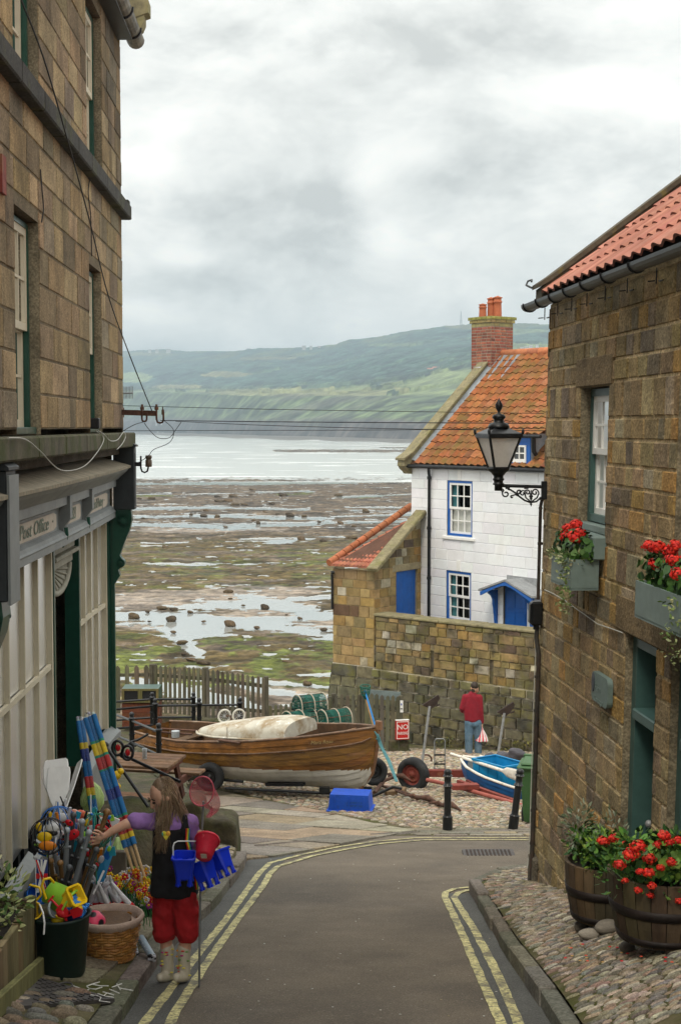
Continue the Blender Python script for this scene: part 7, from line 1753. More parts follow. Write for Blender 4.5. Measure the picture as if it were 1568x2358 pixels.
for s in (-1,1):
 m=MB(Ft);
 for k in range(2):m.box(-.75,.62,s*.66-.13+.13*k,s*.66-.01+.13*k,-.31,-.275,jc((1.6,1.4,1.4),.1),bev=.005)
 m.build('bench','plank_wood',pt_b)
for x in (-.55,.40):
 for s in (-1,1):m=MB(Ft);m.beam((x,s*.20,-.03),(x,s*.60,-.76),.045,.09,(.8,.4,.35));m.build('leg','plank_wood',pt_b)
 m=MB(Ft);m.beam((x+.03,-.80,-.34),(x+.03,.80,-.34),.04,.09,(.8,.4,.35));m.beam((x+.03,-.36,-.06),(x+.03,.36,-.06),.04,.09,(1.2,.6,.5));m.build('brace','plank_wood',pt_b)
m=MB(Ft);m.lathe([(.026,0),(.030,.10),(.032,.13),(.029,.13),(.027,.02),(0,.015)],14,org=(.07,.02,.001),cap=False);solid('beer_glass',m,'pot_clear','empty pint glass standing on the picnic table','glass',Ft @ Vector((.07,.02,0)))
nt_=thing('landing_net','green landing net on a long blue handle leaning over the bow of the varnished boat','net',P(868,1690,23.4))
m=MB();m.tube([P(840,1590,23.7),P(872,1700,23.3)],.016,7);m.build('handle',mat('blue_handle',(.01,.22,.60),.4,bump=0),nt_);m=MB();m.tube([P(843,1612,23.72),P(866,1695,23.35)],.013,6);m.build('stick',mat('cane',(.42,.24,.09),.6,bump=.1),nt_)
m=MB();c=P(841,1580,23.7);hoop=[(c.x+.085*math.cos(t),23.7+.05*math.sin(t),c.z+.02*math.sin(t)) for t in np.linspace(0,2*math.pi,13)[:-1]];m.tube(hoop,.008,5,closed=True)
for k in range(12):h0=hoop[k];h1=hoop[(k+5) % 12];m.tube([h0,((h0[0]*.8+c.x*.2),h0[1],c.z-.13),((h0[0]+h1[0])/2,23.7,c.z-.22)],.006,4)
for z in (.05,.10,.15):m.tube([(c.x+(.085-z*.15)*math.cos(t),23.7+.05*math.sin(t),c.z-z) for t in np.linspace(0,2*math.pi,13)[:-1]],.006,4,closed=True)
m.build('mesh','net_green',nt_)
m=MB();rr=random.Random(2)
for k in range(4):m.tube([P(866+k*1.5,1690,22.95),P(872+k*3,1712+k*3,22.9),P(892+k*2,1752,22.7),P(911+k*1.5,1800,22.45)],.010,5)
for k in range(5):m.tube([P(862+k*2,1684+3*k,22.9),P(874-k,1698+2*k,22.88),P(866+k*2,1702,22.9)],.012,5)
solid('bow_rope',m,'rope_teal','pale teal ropes running from the bow of the varnished boat down to the trailer hitch','rope',P(911,1800,22.45))
mb=MB();mb.ell(P(873,1762,23.6) if False else P(872,1700,25.0),(.05,.05,.12),10,8,jit=.15);
ms=MB();p=gp(515,1976);gz=p.z
pts=[(-.50,0),(-.50,.60),(-.40,.64),(-.28,.66),(-.22,.60),(-.20,.50),(-.14,.445),(.0,.43),(.10,.42),(.16,.38),(.175,.2),(.18,-.1),(-.50,-.1)]
ms.M=Matrix.Translation((p.x-.02,p.y,gz));ms.ext(pts,0,.55,None,'xz')
o=ms.build('mounting_stone','mossy_rock',fix=True);md=o.modifiers.new('b','BEVEL');md.width=.045;md.segments=3;md2=o.modifiers.new('r','REMESH');md2.mode='VOXEL';md2.voxel_size=.025;md2.use_smooth_shade=True
tx=bpy.data.textures.new('stone_lumps','CLOUDS');tx.noise_scale=.18;md3=o.modifiers.new('d','DISPLACE');md3.texture=tx;md3.strength=.035;md3.texture_coords='LOCAL'
tag(o,'mossy stepped mounting stone at the corner of the road behind the girl','stone')
Yc=15.35
cr=thing('wire_bracket','rusty iron wire bracket fixed to the corner of the shop','bracket',P(285,950,Yc))
m=MB();m.beam(P(268,949,Yc),P(362,952,Yc),.035,.058);m.box(P(274,950,Yc).x-.03,P(274,950,Yc).x+.03,Yc-.04,Yc+.2,P(274,961,Yc).z,P(274,938,Yc).z);m.build('arm','rust',cr,fix=True)
def U(cu,cv,w,h,Y):return [P(cu-w,cv-h,Y),P(cu-w,cv,Y),P(cu-w*.7,cv+w*.8,Y),P(cu,cv+w,Y),P(cu+w*.7,cv+w*.8,Y),P(cu+w,cv,Y),P(cu+w,cv-h*.8,Y)]
m=MB();m.tube(U(333,965,5.5,22,Yc-.03),.010,6);m.tube(U(369,966,8,22,Yc-.03),.011,6);
for u in (328,361):m.lathe([(.022,0),(.022,.03),(.012,.035),(.012,.06)],8,org=(P(u,942,Yc).x,Yc,P(u,944,Yc).z))
m.lathe([(.014,0),(.014,.05),(.006,.06),(.006,.09)],8,org=(P(376.5,955,Yc).x,Yc-.03,P(376.5,955,Yc).z));m.build('hook','rust',cr)
ins=thing('insulator','brown ceramic insulator on a curved iron pin at the end of the shopfront','insulator',P(325,1070,Yc))
m=MB();m.beam(P(311,1069,Yc),P(325,1069,Yc),.04,.045);m.tube([P(325,1050,Yc),P(325,1078,Yc),P(328,1086,Yc),P(334,1088,Yc),P(340,1085,Yc),P(343,1072,Yc)],.010,7);m.build('pin','iron',ins,fix=True)
c=P(343,1075,Yc);m=MB();m.lathe([(.032,0),(.036,.01),(.036,.07),(.028,.078),(.026,.085),(.036,.092),(.036,.115),(.030,.125),(0,.125)],14,org=c);m.build('pot','ceramic',ins)
def wire(pts,r,lab,m_='cable'):
 out=[];q=[Vector(p) for p in pts]
 for i in range(len(q)-1):
  p0=q[max(i-1,0)];p1=q[i];p2=q[i+1];p3=q[min(i+2,len(q)-1)]
  for k in range(6):t=k/6;out.append(.5*((2*p1)+(p2-p0)*t+(2*p0-5*p1+4*p2-p3)*t*t+(3*p1-p0-3*p2+p3)*t**3))
 out.append(q[-1]);m=MB();m.tube(out,r,5);return solid('overhead_cable',m,m_,lab,'cable',q[0])
yr=13.1
fl=lambda u,v,y=.14:Vector(FL @ Vector((hit(FL,u,v,y)[0],y,hit(FL,u,v,y)[1])))
wire([P(370,968,Yc-.03),P(600,971,14.8),P(900,973,14.1),P(1252,975,yr)],.0045,'thickest of the overhead cables crossing the bay to the right-hand house')
wire([P(405,970,Yc-.03),P(600,979,14.8),P(900,987,14.1),P(1252,992,yr)],.0032,'thin overhead cable just below the thickest one, dipping to the right')
wire([P(283,934,Yc+.1),P(600,942,14.8),P(900,947,14.1),P(1252,952,yr)],.0030,'uppermost overhead cable crossing in front of the far hills')
wire([P(283,992,Yc+.1),P(600,991,14.8),P(900,990,14.1),P(1252,986,yr)],.0030,'lowest overhead cable crossing just above the sea')
wire([fl(50,0,.16),fl(100,130,.16),fl(150,300,.16),fl(205,500,.14),fl(250,680,.10),P(300,820,15.4),P(352,950,Yc-.02)],.0060,'long black cable slanting down the shop wall to the iron bracket')
wire([P(333,974,Yc-.03),P(345,990,Yc-.05),P(365,1008,Yc-.05),P(390,1008,Yc-.04),P(405,990,Yc-.03),P(418,972,Yc-.03)],.0038,'cable looping in a deep curve below the iron bracket')
wire([P(378,968,Yc-.03),P(400,990,Yc-.05),P(392,1018,Yc-.05),P(355,1035,Yc-.04),P(342,1050,Yc-.03),P(313,1070,Yc)],.0038,'cable dropping from the iron bracket to the ceramic insulator')
wire([P(285,992,Yc),P(310,978,Yc-.03),P(330,972,Yc-.03)],.0038,'short cable from the shop corner up to the iron bracket')
fl=lambda u,v,y=.14:Vector(FL @ Vector((hit(FL,u,v,y)[0],y,hit(FL,u,v,y)[1])))
wire([fl(20,1008),fl(60,1012),fl(95,1040),fl(140,1082,.16),fl(190,1076,.16),fl(222,1045,.16),fl(240,1010),fl(222,992,.05)],.0038,'pale cable festooned along the stone sill course and canopy','cable_white')
wire([fl(224,990,.04),fl(240,1000),fl(255,1015),fl(272,1012),fl(285,995),fl(290,1005),fl(282,1022),fl(270,1035)],.0045,'white cable in loops at the far end of the sill course','cable_white')
wire([fl(94,390,.01),fl(98,440,.02),fl(101,480,.02),fl(97,512,.01)],.005,'thin wire hanging above the nearest first floor window of the shop')
wire([fl(212,395,.01),fl(204,440,.02),fl(210,500,.02),fl(212,590,.01)],.005,'thin wire hanging above the further first floor window of the shop')
m=MB(FL);x_,z_9=hit(FL,218,975,.02);m.box(x_-.06,x_+.06,-.02,.07,z_9-.05,z_9+.05,bev=.01);solid('flood_lamp',m,'iron','small black floodlight at the foot of the further first floor window','floodlight',FL @ Vector((x_,0,z_9)),fix=True)
ae=thing('tv_aerial','small grey television aerial sticking out beyond the shop corner','aerial',P(285,905,19));m=MB();m.tube([P(278,906,19),P(307,905,19)],.010,5);m.build('boom','metal_grey',ae);m=MB()
for k in range(8):u=283+k*3.3;m.tube([P(u,890,19),P(u,918,19)],.0045,4)
m.build('elements','metal_grey',ae);m=MB();m.tube([P(279,906,19),P(279,1150,19)],.015,5);m.build('mast','metal_grey',ae)
m=MB(FL);x_,z_9=hit(FL,5,400,.02);m.box(x_-.10,x_+.03,0,.03,z_9-.12,z_9+.12);solid('wall_sign',m,'red_oxide','narrow faded red sign at the left edge above the first floor','sign',FL @ Vector((x_,0,z_9)),fix=True)
p=gp(1126,1969);dg=thing('drain_grating','rusty iron drain grating let into the road near the upright bollard','drain grating',p);m=MB(Matrix.Translation(p));m.box(-.30,.30,-.22,.22,-.02,.006);m.build('frame','drain_iron',dg,fix=True);m=MB(Matrix.Translation(p))
for k in range(12):m.box(-.26+.045*k,-.24+.045*k,-.18,.18,.0065,.014)
m.build('bar','dark_rust',dg,fix=True)
# ================================================================ people
def fused(name,m_,parent,prims,vox,ds=0,iters=4):
 m=MB()
 for q in prims:
  if q[0]=='c':m.tube(q[1],list(q[2]),16)
  elif q[0]=='t':
   m.tube(q[1],list(q[2]),12)
   for p,r in ((q[1][0],q[2][0]),(q[1][-1],q[2][-1])):m.ell(p,r if not isinstance(r,tuple) else min(r)*.95,10,8)
  else:m.ell(q[1],q[2],18,12,rot=q[3] if len(q) > 3 else None)
 o=m.build(name,m_,parent);a=o.modifiers.new('r','REMESH');a.mode='VOXEL';a.voxel_size=vox;a.use_smooth_shade=True
 b=o.modifiers.new('s','SMOOTH');b.factor=.5;b.iterations=iters
 if ds:
  tx=bpy.data.textures.get('folds') or bpy.data.textures.new('folds','CLOUDS');tx.noise_scale=.07;tx.noise_depth=1;d=o.modifiers.new('f','DISPLACE');d.texture=tx;d.strength=ds;d.mid_level=.5;d.texture_coords='LOCAL'
 return o
YG=9.23
Q=lambda u,v,dy=0.0:P(u,v,YG+dy)
girl=thing('person','long-haired girl in purple top, black tunic and red trousers reaching for toys','person',Q(408,2262))
hd=Q(374,1832,-.02);rt_=Matrix.Rotation(R(-28),3,'Y') @ Matrix.Rotation(R(18),3,'X')
fd=Vector((-.72,-.52,-.46)).normalized();sd2=Vector((-.58,.80,0)).normalized()*-1;upv=fd.cross(sd2);upv=upv if upv.z > 0 else -upv
pr=[('e',hd-fd*.004,(.079,.087,.100),rt_),('e',hd+fd*.026-upv*.035,(.052,.054,.060)),('e',hd+fd*.094-upv*.022,(.012,.012,.015)),('t',[hd+fd*.085+upv*.015,hd+fd*.095-upv*.02],[.007,.011]),
  ('e',hd+fd*.072-upv*.072,(.020,.020,.014)),('e',hd+fd*.082-upv*.050,(.014,.014,.006)),('e',hd+sd2*.078-fd*.0,(.014,.02,.026)),('e',hd-sd2*.078,(.014,.02,.026)),
  ('t',[Q(385,1862),Q(393,1895)],[.043,.048]),('t',[Q(395,1900),Q(398,1960),Q(400,2035)],[(.10,.07),(.10,.075),(.10,.075)]),('t',[Q(352,1892),Q(436,1896)],[.05,.05]),
  ('t',[Q(350,1893),Q(322,1890,-.03),Q(292,1897,-.07)],[.046,.040,.034]),('t',[Q(292,1897,-.07),Q(262,1912,-.09),Q(240,1926,-.10)],[.033,.028,.020]),
  ('e',Q(230,1929,-.10),(.030,.020,.024)),('t',[Q(436,1896),Q(446,1930,.03),Q(452,1965,.05)],[.046,.038,.032]),('t',[Q(452,1965,.05),Q(456,1942,-.06),Q(459,1925,-.14)],[.031,.026,.020]),('e',Q(461,1920,-.16),(.022,.03,.026))]
fn=[(224,1922,213,1917,205,1921),(222,1929,209,1928,200,1932),(223,1935,211,1937,203,1941),(226,1940,216,1944,209,1946)]
for i,f in enumerate(fn):pr.append(('t',[Q(f[0]+4,f[1],-.10),Q(f[2],f[3],-.125+.01*i),Q(f[4],f[5],-.12+.01*i)],[.0085,.0078,.0065]))
pr.append(('t',[Q(236,1921,-.11),Q(226,1913,-.14),Q(217,1912,-.145)],[.010,.009,.007]))
for i in range(4):pr.append(('t',[Q(463,1913+i*5,-.14),Q(468,1913+i*5,-.18),Q(462,1914+i*5,-.195)],[.008,.0075,.0065]))
for (a,b,c,d) in ((382,383,386,.03),(425,427,425,-.03)):pr.append(('t',[Q(a+4,2085,d),Q(b,2125,d),Q(b,2165,d),Q(c,2235,d)],[.055,.05,.042,.032]))
fused('body','skin',girl,pr,.0058)
for s in (-1,1):m=MB();m.ell(hd+fd*.083+sd2*.03*s+upv*.008,(.011,.009,.006),8,6);m.build('eye','hair_brown',girl);m=MB();m.tube([hd+fd*.080+sd2*.015*s+upv*.030,hd+fd*.076+sd2*.045*s+upv*.026],.004,5);m.build('eyebrow','hair_brown',girl)
fused('t_shirt','tee_purple',girl,[('t',[Q(352,1893),Q(333,1890,-.02),Q(312,1891,-.05)],[.052,.054,.056]),('t',[Q(436,1897),Q(445,1922,.01),Q(451,1948,.03)],[.054,.056,.058]),('t',[Q(350,1893),Q(395,1888),Q(438,1896)],[.058,.062,.060]),('t',[Q(396,1890),Q(398,1950)],[(.118,.092),(.125,.10)])],.008,ds=.018)
tun=fused('tunic','tunic_black',girl,[('c',[Q(397,1902,.0),Q(399,1960),Q(401,2010),Q(402,2059)],[(.128,.10),(.138,.108),(.150,.115),(.164,.122)]),('t',[Q(367,1882,-.07),Q(372,1920,-.08)],[.022,.03]),('t',[Q(426,1882,-.05),Q(428,1920,-.07)],[.022,.03])],.008,ds=.016)
m=MB();h0=Q(383,1921,-.122)
for s,c in ((-1,(.75,.65,.05)),(1,(.80,.40,.05))):m.ell(h0+Vector((s*.013,0,.004)),(.016,.006,.018),8,6,c)
m.add([h0+Vector((-.028,-.002,0)),h0+Vector((0,-.004,-.040)),h0+Vector((.028,-.002,0))],[(0,1,2)],(.75,.6,.05));m.ell(h0+Vector((-.022,-.001,.002)),(.006,.006,.014),6,5,(.1,.5,.4));m.build('heart_motif','toy_matte',tun)
m=MB();
for i,c in enumerate([(.6,.02,.02),(.8,.35,.02),(.75,.7,.05),(.05,.45,.08),(.03,.2,.55)]):m.tube([Q(430+i*1.8,1908,-.108+i*.006),Q(428+i*1.8,1935,-.112+i*.007),Q(436+i*1.9,1968,-.118+i*.008),Q(447+i*1.5,2000,-.100+i*.008),Q(452+i*1.2,2048,-.09+i*.01)],.0042,4,c)
m.build('rainbow_trim','toy_matte',tun)
fused('trousers','trouser_red',girl,[('c',[Q(386,2040,.01),Q(381,2100,.02),Q(379,2150,.02),Q(380,2164,.02)],[(.080,.085),(.084,.088),(.079,.082),(.060,.065)]),('c',[Q(424,2040,-.01),Q(429,2100,-.03),Q(431,2150,-.03),Q(431,2166,-.03)],[(.080,.085),(.086,.088),(.080,.082),(.060,.065)]),('e',Q(404,2052),(.13,.10,.05))],.008,ds=.028)
rb_=random.Random(4)
for (u,u2,d) in ((386,370,.03),(424,408,-.03)):
 bo=fused('boot','boot',girl,[('t',[Q(u,2184,d),Q(u,2215,d),Q(u,2240,d)],[.046,.042,.044]),('t',[Q(u+3,2248,d+.01),Q(u-6,2250,d-.04),Q(u2,2251,d-.08)],[.036,.036,.030])],.006)
 m=MB()
 for k in range(15):a=rb_.uniform(1.7*math.pi-1.9,1.7*math.pi+.7);v=rb_.uniform(2182,2246);c=Q(u,v,d)+Vector((.0445*math.cos(a),.0445*math.sin(a),0));m.ell(c,(.013,.006,.006),6,4,rb_.choice([(.65,.06,.05),(.75,.35,.05),(.7,.6,.1),(.45,.04,.2),(.2,.35,.1)]))
 m.build('boot_pattern','toy',bo)
m=MB();rr=random.Random(6);hc=hd-fd*.026+upv*.012
HC=[(.21,.14,.08),(.26,.175,.105),(.31,.22,.135),(.18,.115,.065),(.35,.25,.16)]
m.ell(hc,(.080,.089,.101),18,14,(.17,.11,.065),rot=rt_)
for k in range(1700):
 a=rr.uniform(-math.pi,math.pi);e=rr.uniform(.15,1.35);n0=Vector((math.cos(a)*math.cos(e),math.sin(a)*math.cos(e),math.sin(e)))
 if n0.dot(fd) > .52:continue
 p0=hc+Vector((n0.x*.081,n0.y*.090,n0.z*.102));side=n0.x
 if rr.random() < .36:
  end=Q(rr.gauss(372,9),rr.uniform(1895,1968),-.10+rr.uniform(-.03,.02));mid=Q(rr.gauss(384,11),rr.uniform(1862,1890),-.10)
 else:
  end=Q(rr.gauss(415,14),rr.uniform(1880,1935),rr.uniform(-.08,.12));mid=Q(rr.gauss(415,9),rr.uniform(1845,1872),rr.uniform(-.08,.08))
 p1=p0+n0*.012+Vector((0,0,-.02));q=[]
 for i in range(8):t=i/7;q.append(p0*(1-t)**3+p1*3*t*(1-t)**2+mid*3*t*t*(1-t)+end*t**3+Vector((.006*math.sin(k*.7+i*1.3)*t,.005*math.cos(k+i)*t,0)))
 m.tube(q,[.0026,.003,.003,.0028,.0026,.0022,.0017,.0006],3,jc(rr.choice(HC),.2,rr),cap=False)
m.build('hair','hair_fair',girl)
nt2=thing('fishing_net','pink child\'s fishing net on a long pale pole held by the girl','net',Q(459,2275,-.17))
m=MB();m.tube([Q(459,2282,-.16),Q(461,2100,-.17),Q(465,1930,-.18),Q(469,1845,-.19)],.0075,8);m.build('pole','metal_grey',nt2)
cN=Q(465,1822,-.2);hoop=[cN+Vector((.078*math.cos(t)+.012*math.sin(t),-.02*math.cos(t),.096*math.sin(t))) for t in np.linspace(0,2*math.pi,29)[:-1]]
m=MB();m.tube(hoop,.0045,6,(1,1,1),closed=True);m.build('hoop',mat('pink_wire',(.55,.10,.14),.5,bump=0),nt2)
m=MB();rings=[]
for t in np.linspace(0,1,9):rings.append([h.lerp(Vector((Q(481,1878,0).x+math.cos(k*.45)*.018,YG-.02+math.sin(k*.45)*.03,Q(481,1878,0).z)),t**.8)+Vector((.045*math.sin(t*3.1),.10*math.sin(t*3.1),-.02*math.sin(t*3.1)+.004*math.sin(k*2.1+t*9))) for k,h in enumerate(hoop)])
m.loft(rings);m.build('mesh','netting_pink',nt2)
def pail(nm,lab,c,r0,r1,h,axis,m_,castle=False,rim=.008):
 ax=Vector(axis).normalized();qm=ax.to_track_quat('Z','Y').to_matrix().to_4x4();qm.translation=c;o=thing(nm,lab,'bucket',c);m=MB(qm)
 if not castle:m.lathe([(0,.004),(r0*.5,.0),(r0,0),(r1,h),(r1+rim,h),(r1+rim,h-.012),(r1+.002,h-.014)],22,cap=False);m.lathe([(0,.008),(r0-.004,.008),(r1-.004,h)],22,cap=False)
 else:
  sq_=lambda r,z:[(x*r,y*r,z) for x,y in ((-1,-.75),(-.75,-1),(.75,-1),(1,-.75),(1,.75),(.75,1),(-.75,1),(-1,.75))]
  m.loft([sq_(r1+rim,h-.012),sq_(r1+rim,h),sq_(r1-.004,h),sq_(r0*.9,.06)],smooth=False);m.loft([sq_(r0,.04),sq_(r1,h-.01)],smooth=False);m.add(sq_(r0,.04),[tuple(range(8))[::-1]])
  for x in (-1,1):
   for y in (-1,1):
    m.lathe([(r0*.28,.0),(r0*.34,.05),(r1*.34,h*.75)],8,org=(x*r0*.72,y*r0*.72,0))
    for k in range(4):a=k*math.pi/2;m.box(x*r0*.72+r0*.24*math.cos(a)-.006,x*r0*.72+r0*.24*math.cos(a)+.006,y*r0*.72+r0*.24*math.sin(a)-.006,y*r0*.72+r0*.24*math.sin(a)+.006,-.01,.004)
  m.lathe([(r0*.35,.015),(r0*.4,.06)],8)
 m.build('body',m_,o,fix=not castle);return o,qm
mat('blue_plastic',(.008,.035,.58),.35,var=.08,bump=.04);mat('red_plastic',(.62,.02,.05),.3,var=.12,vs=14,bump=.04,stain=[((.75,.22,.22),22,.62,.72,.5)]);mat('white_plastic',(.75,.75,.75),.4,bump=0)
o,qm=pail('castle_bucket','blue castle-shaped bucket with a white handle, nearest the girl\'s tunic',Q(426,2031,-.25),.052,.070,.185,(0,-.12,1),'blue_plastic',True)
m=MB();m.tube([Q(400,1985,-.28),Q(399,1950,-.27),Q(402,1941,-.26),Q(410,1937,-.25),Q(455,1937,-.22)],.0045,6);m.build('handle','white_plastic',o)
pail('castle_bucket','blue castle-shaped bucket hanging aslant under the red bucket',Q(484,2040,-.22),.050,.066,.17,(-.42,.25,1),'blue_plastic',True)
pail('castle_bucket','rightmost blue castle-shaped bucket, tipped away behind the red bucket',Q(524,2013,-.14),.044,.060,.16,(-.45,.35,.9),'blue_plastic',True)
o,qm=pail('toy_bucket','round red bucket hanging from the girl\'s pole, its base towards the camera',Q(470,1972,-.33),.052,.076,.14,(.08,.86,.52),'red_plastic')
m=MB(qm);m.box(-.018,.018,-.014,.022,-.004,.0045);m.build('label','sign_face',o)
YM=33.1;Q2=lambda u,v,dy=0.0:P(u,v,YM+dy);zf_=g(YM)
man=thing('person','man in a red jumper and jeans seen from behind, holding a striped bag','person',(Q2(1088,1740).x,YM,zf_))
pr=[('e',Q2(1092,1583),(.078,.095,.11)),('e',Q2(1097,1590,.05),(.05,.06,.06)),('t',[Q2(1090,1593),Q2(1087,1606)],[.055,.06]),('e',Q2(1084,1585),(.015,.02,.03)),('e',Q2(1100,1586),(.015,.02,.03)),('t',[Q2(1086,1610),Q2(1087,1655)],[(.17,.11),(.15,.10)]),
  ('t',[Q2(1107,1650,-.02),Q2(1108,1666,0)],[.032,.028]),('e',Q2(1108,1671),(.035,.03,.045)),('t',[Q2(1064,1638,.05),Q2(1075,1635,.25)],[.035,.03]),('e',Q2(1078,1633,.3),(.035,.04,.04))]
for i in range(4):pr.append(('t',[Q2(1106+i*1.3,1672,-.02),Q2(1106+i*1.3,1677,-.01),Q2(1107+i,1680,.01)],[.011,.010,.009]))
pr.append(('t',[Q2(1105,1669,-.03),Q2(1105.5,1674,-.045)],[.011,.009]))
for u,d in ((1080,.0),(1099,.05)):pr.append(('t',[Q2(u,1665,d),Q2(u,1700,d),Q2(u,1735,d)],[.08,.055,.04]))
fused('body','skin',man,pr,.012)
m=MB();m.ell(Q2(1092,1579,-.008),(.086,.102,.10),16,12,jit=.02);m.tube([Q2(1090,1586,-.05),Q2(1089,1592,-.045)],.045,8);m.build('hair','hair_brown',man)
fused('jumper','jumper_red',man,[('t',[Q2(1087,1602),Q2(1086,1625),Q2(1088,1658)],[(.15,.12),(.205,.14),(.19,.135)]),('t',[Q2(1071,1606),Q2(1103,1607)],[.085,.085]),('t',[Q2(1103,1609),Q2(1106,1635,-.02),Q2(1109,1662,-.0)],[.088,.068,.052]),('t',[Q2(1071,1609),Q2(1063,1632,.0),Q2(1064,1636,.05),Q2(1073,1634,.22)],[.086,.066,.062,.05])],.014)
fused('jeans','jeans',man,[('t',[Q2(1080,1662),Q2(1079,1700,-.02),Q2(1079,zf_ and 1742,.0)],[(.115,.11),(.095,.095),(.085,.09)]),('t',[Q2(1098,1662),Q2(1100,1700,.03),Q2(1101,1740,.05)],[(.115,.11),(.092,.095),(.085,.09)]),('e',Q2(1089,1666),(.20,.135,.11))],.014)
for u,d in ((1079,0),(1101,.05)):m=MB();m.ell(Vector((Q2(u,1740).x,YM+d+.05,zf_+.05)),(.055,.14,.05),10,8);m.build('shoe','hair_brown',man)
bg=thing('carrier_bag','pink and white striped carrier bag hanging from the man\'s right hand','bag',Q2(1109,1704));m=MB();n=20;rings=[]
for t,(w,z) in enumerate([(.012,1674),(.03,1681),(.05,1684),(.09,1692),(.12,1700),(.13,1706),(.09,1708)]):
 c=Q2(1109,z,-.02);rings.append([c+Vector((w*1.1*math.cos(2*math.pi*k/n)*(1+.08*(k % 2)),w*.6*math.sin(2*math.pi*k/n),.01*math.sin(k*1.3))) for k in range(n)])
for i in range(len(rings)-1):
 for k in range(n):m.add([rings[i][k],rings[i][(k+1) % n],rings[i+1][(k+1) % n],rings[i+1][k]],[(3,2,1,0)],(.68,.10,.13) if k % 2 else (.80,.74,.74),True)
m.build('bag_body','toy_matte',bg);m=MB();m.tube([Q2(1107,1684,-.02),Q2(1106,1677,-.035),Q2(1109,1675,-.045),Q2(1112,1684,-.02)],.008,5);m.build('handle','red_plastic',bg)
def walker(u,v,h,top,leg,lab,crouch=False,lean=0):
 p=gp_far(u,v);p.z +=.15;k=p.y/FP*h/1.75;o=thing('person',lab,'person',p);T=lambda x,z,y=0:Vector((p.x+x*k+lean*z*k*.2,p.y+y*k,p.z+z*k))
 if not crouch:
  fused('body',leg,o,[('t',[T(-.09,.9),T(-.12,.5),T(-.16,.0)],[.10*k,.075*k,.055*k]),('t',[T(.09,.9),T(.10,.5,-.1),T(.16,.02,-.1)],[.10*k,.075*k,.055*k]),('e',T(0,.92),(.17*k,.12*k,.13*k)),('t',[T(0,1.35),T(0,1.5)],[.06*k,.05*k]),('e',T(0,1.62),(.10*k,.11*k,.13*k))],.03*k)
  fused('jacket',top,o,[('t',[T(0,.95),T(0,1.38)],[(.18*k,.13*k),(.21*k,.14*k)]),('t',[T(-.2,1.38),T(-.27,1.1),T(-.2,.9,-.1)],[.08*k,.06*k,.05*k]),('t',[T(.2,1.38),T(.27,1.1),T(.2,.9,-.1)],[.08*k,.06*k,.05*k])],.03*k)
  m=MB();m.ell(T(0,1.66,.02),(.11*k,.12*k,.12*k),8,6);m.build('hair','hair_brown',o)
 else:
  fused('body',leg,o,[('t',[T(.25,.35),T(-.15,.5),T(-.1,.05)],[.14*k,.09*k,.06*k]),('t',[T(.25,.35,.15),T(-.1,.5,.15),T(-.05,.05,.15)],[.14*k,.09*k,.06*k]),('t',[T(-.1,.95),T(-.18,1.05)],[.06*k,.05*k]),('e',T(-.2,1.12),(.12*k,.12*k,.13*k))],.035*k)
  fused('jacket',top,o,[('t',[T(.25,.4),T(0,.9)],[.19*k,.19*k]),('t',[T(-.05,.85),T(-.3,.6),T(-.4,.4)],[.07*k,.06*k,.05*k])],.035*k)
  m=MB();m.ell(T(-.18,1.17),(.13*k,.13*k,.12*k),8,6);m.build('hair','hair_brown',o)
mat('far_black',(.02,.02,.025),.9,bump=0);mat('far_pink',(.65,.38,.45),.9,bump=0);mat('far_blue',(.25,.42,.55),.9,bump=0);mat('far_navy',(.03,.03,.09),.9,bump=0);mat('far_coral',(.55,.16,.13),.9,bump=0)
walker(508,1212,22/22*1.72,'far_black','far_black','distant walker dressed in black standing on the wet sand');walker(528,1215,1.25,'far_blue','far_blue','small distant child in light blue standing right of the walker in black')
walker(467,1210,1.5,'far_pink','far_navy','distant person in a pale pink top crouching on the sand',True);walker(462,1208,1.4,'far_coral','far_navy','distant person in coral crouching behind the one in pink',True)
# ================================================================ toys outside the shop, planters, street details
Lz=z_lp;TP=lambda x,y,z=0:Vector((x,y,Lz(x,y)+z))
RED,YEL,BLU,LIM,WHT,ORG,BLK,PNK,TEA,NVY=(.60,.012,.02),(.80,.52,.012),(.01,.13,.52),(.30,.62,.05),(.75,.75,.76),(.80,.25,.02),(.015,.015,.018),(.72,.06,.14),(.02,.30,.42),(.02,.04,.20)
rr=random.Random(17)
tb=thing('tub','deep dark green plastic tub full of buckets and spades','tub',gp(130,2254,0,Lz)+Vector((0,.14,0)));xt,yt=gp(130,2254,0,Lz).xy;yt +=.14;z0=Lz(xt,yt);M0=Matrix.Translation((xt,yt,z0)) @ Matrix.Scale(.98,4)
m=MB(M0);m.lathe([(.145,0),(.155,.02),(.185,.37),(.20,.385),(.20,.40),(.182,.40),(.16,.30),(.14,.28),(0,.28)],32);m.build('body','tub_green',tb)
m=MB();c=P(100,2112,yt-.19);m.tube([c+Vector((-.03,.05,.06)),c+Vector((.0,-.0,.03)),c+Vector((.012,-.015,-.03)),c+Vector((.008,-.02,-.10))],.006,6);m.build('rope_handle','white_plastic',tb)
def tz(u,v,Y):return P(u,v,Y-.25)
def pcol(nm,lab,c,r0,r1,h,ax,colr,castle=False):
 k='p_%02x%02x%02x' % tuple(int(min(1,x)*255) for x in colr)
 if k not in MT:mat(k,colr,.35,var=.08,bump=.03)
 return pail(nm,lab,c,r0,r1,h,ax,k,castle)
o,qm=pcol('toy_bucket','lime green bucket with a yellow handle lying on top of the tub',tz(112,2052,8.93),.07,.095,.17,(.86,-.25,-.42),LIM)
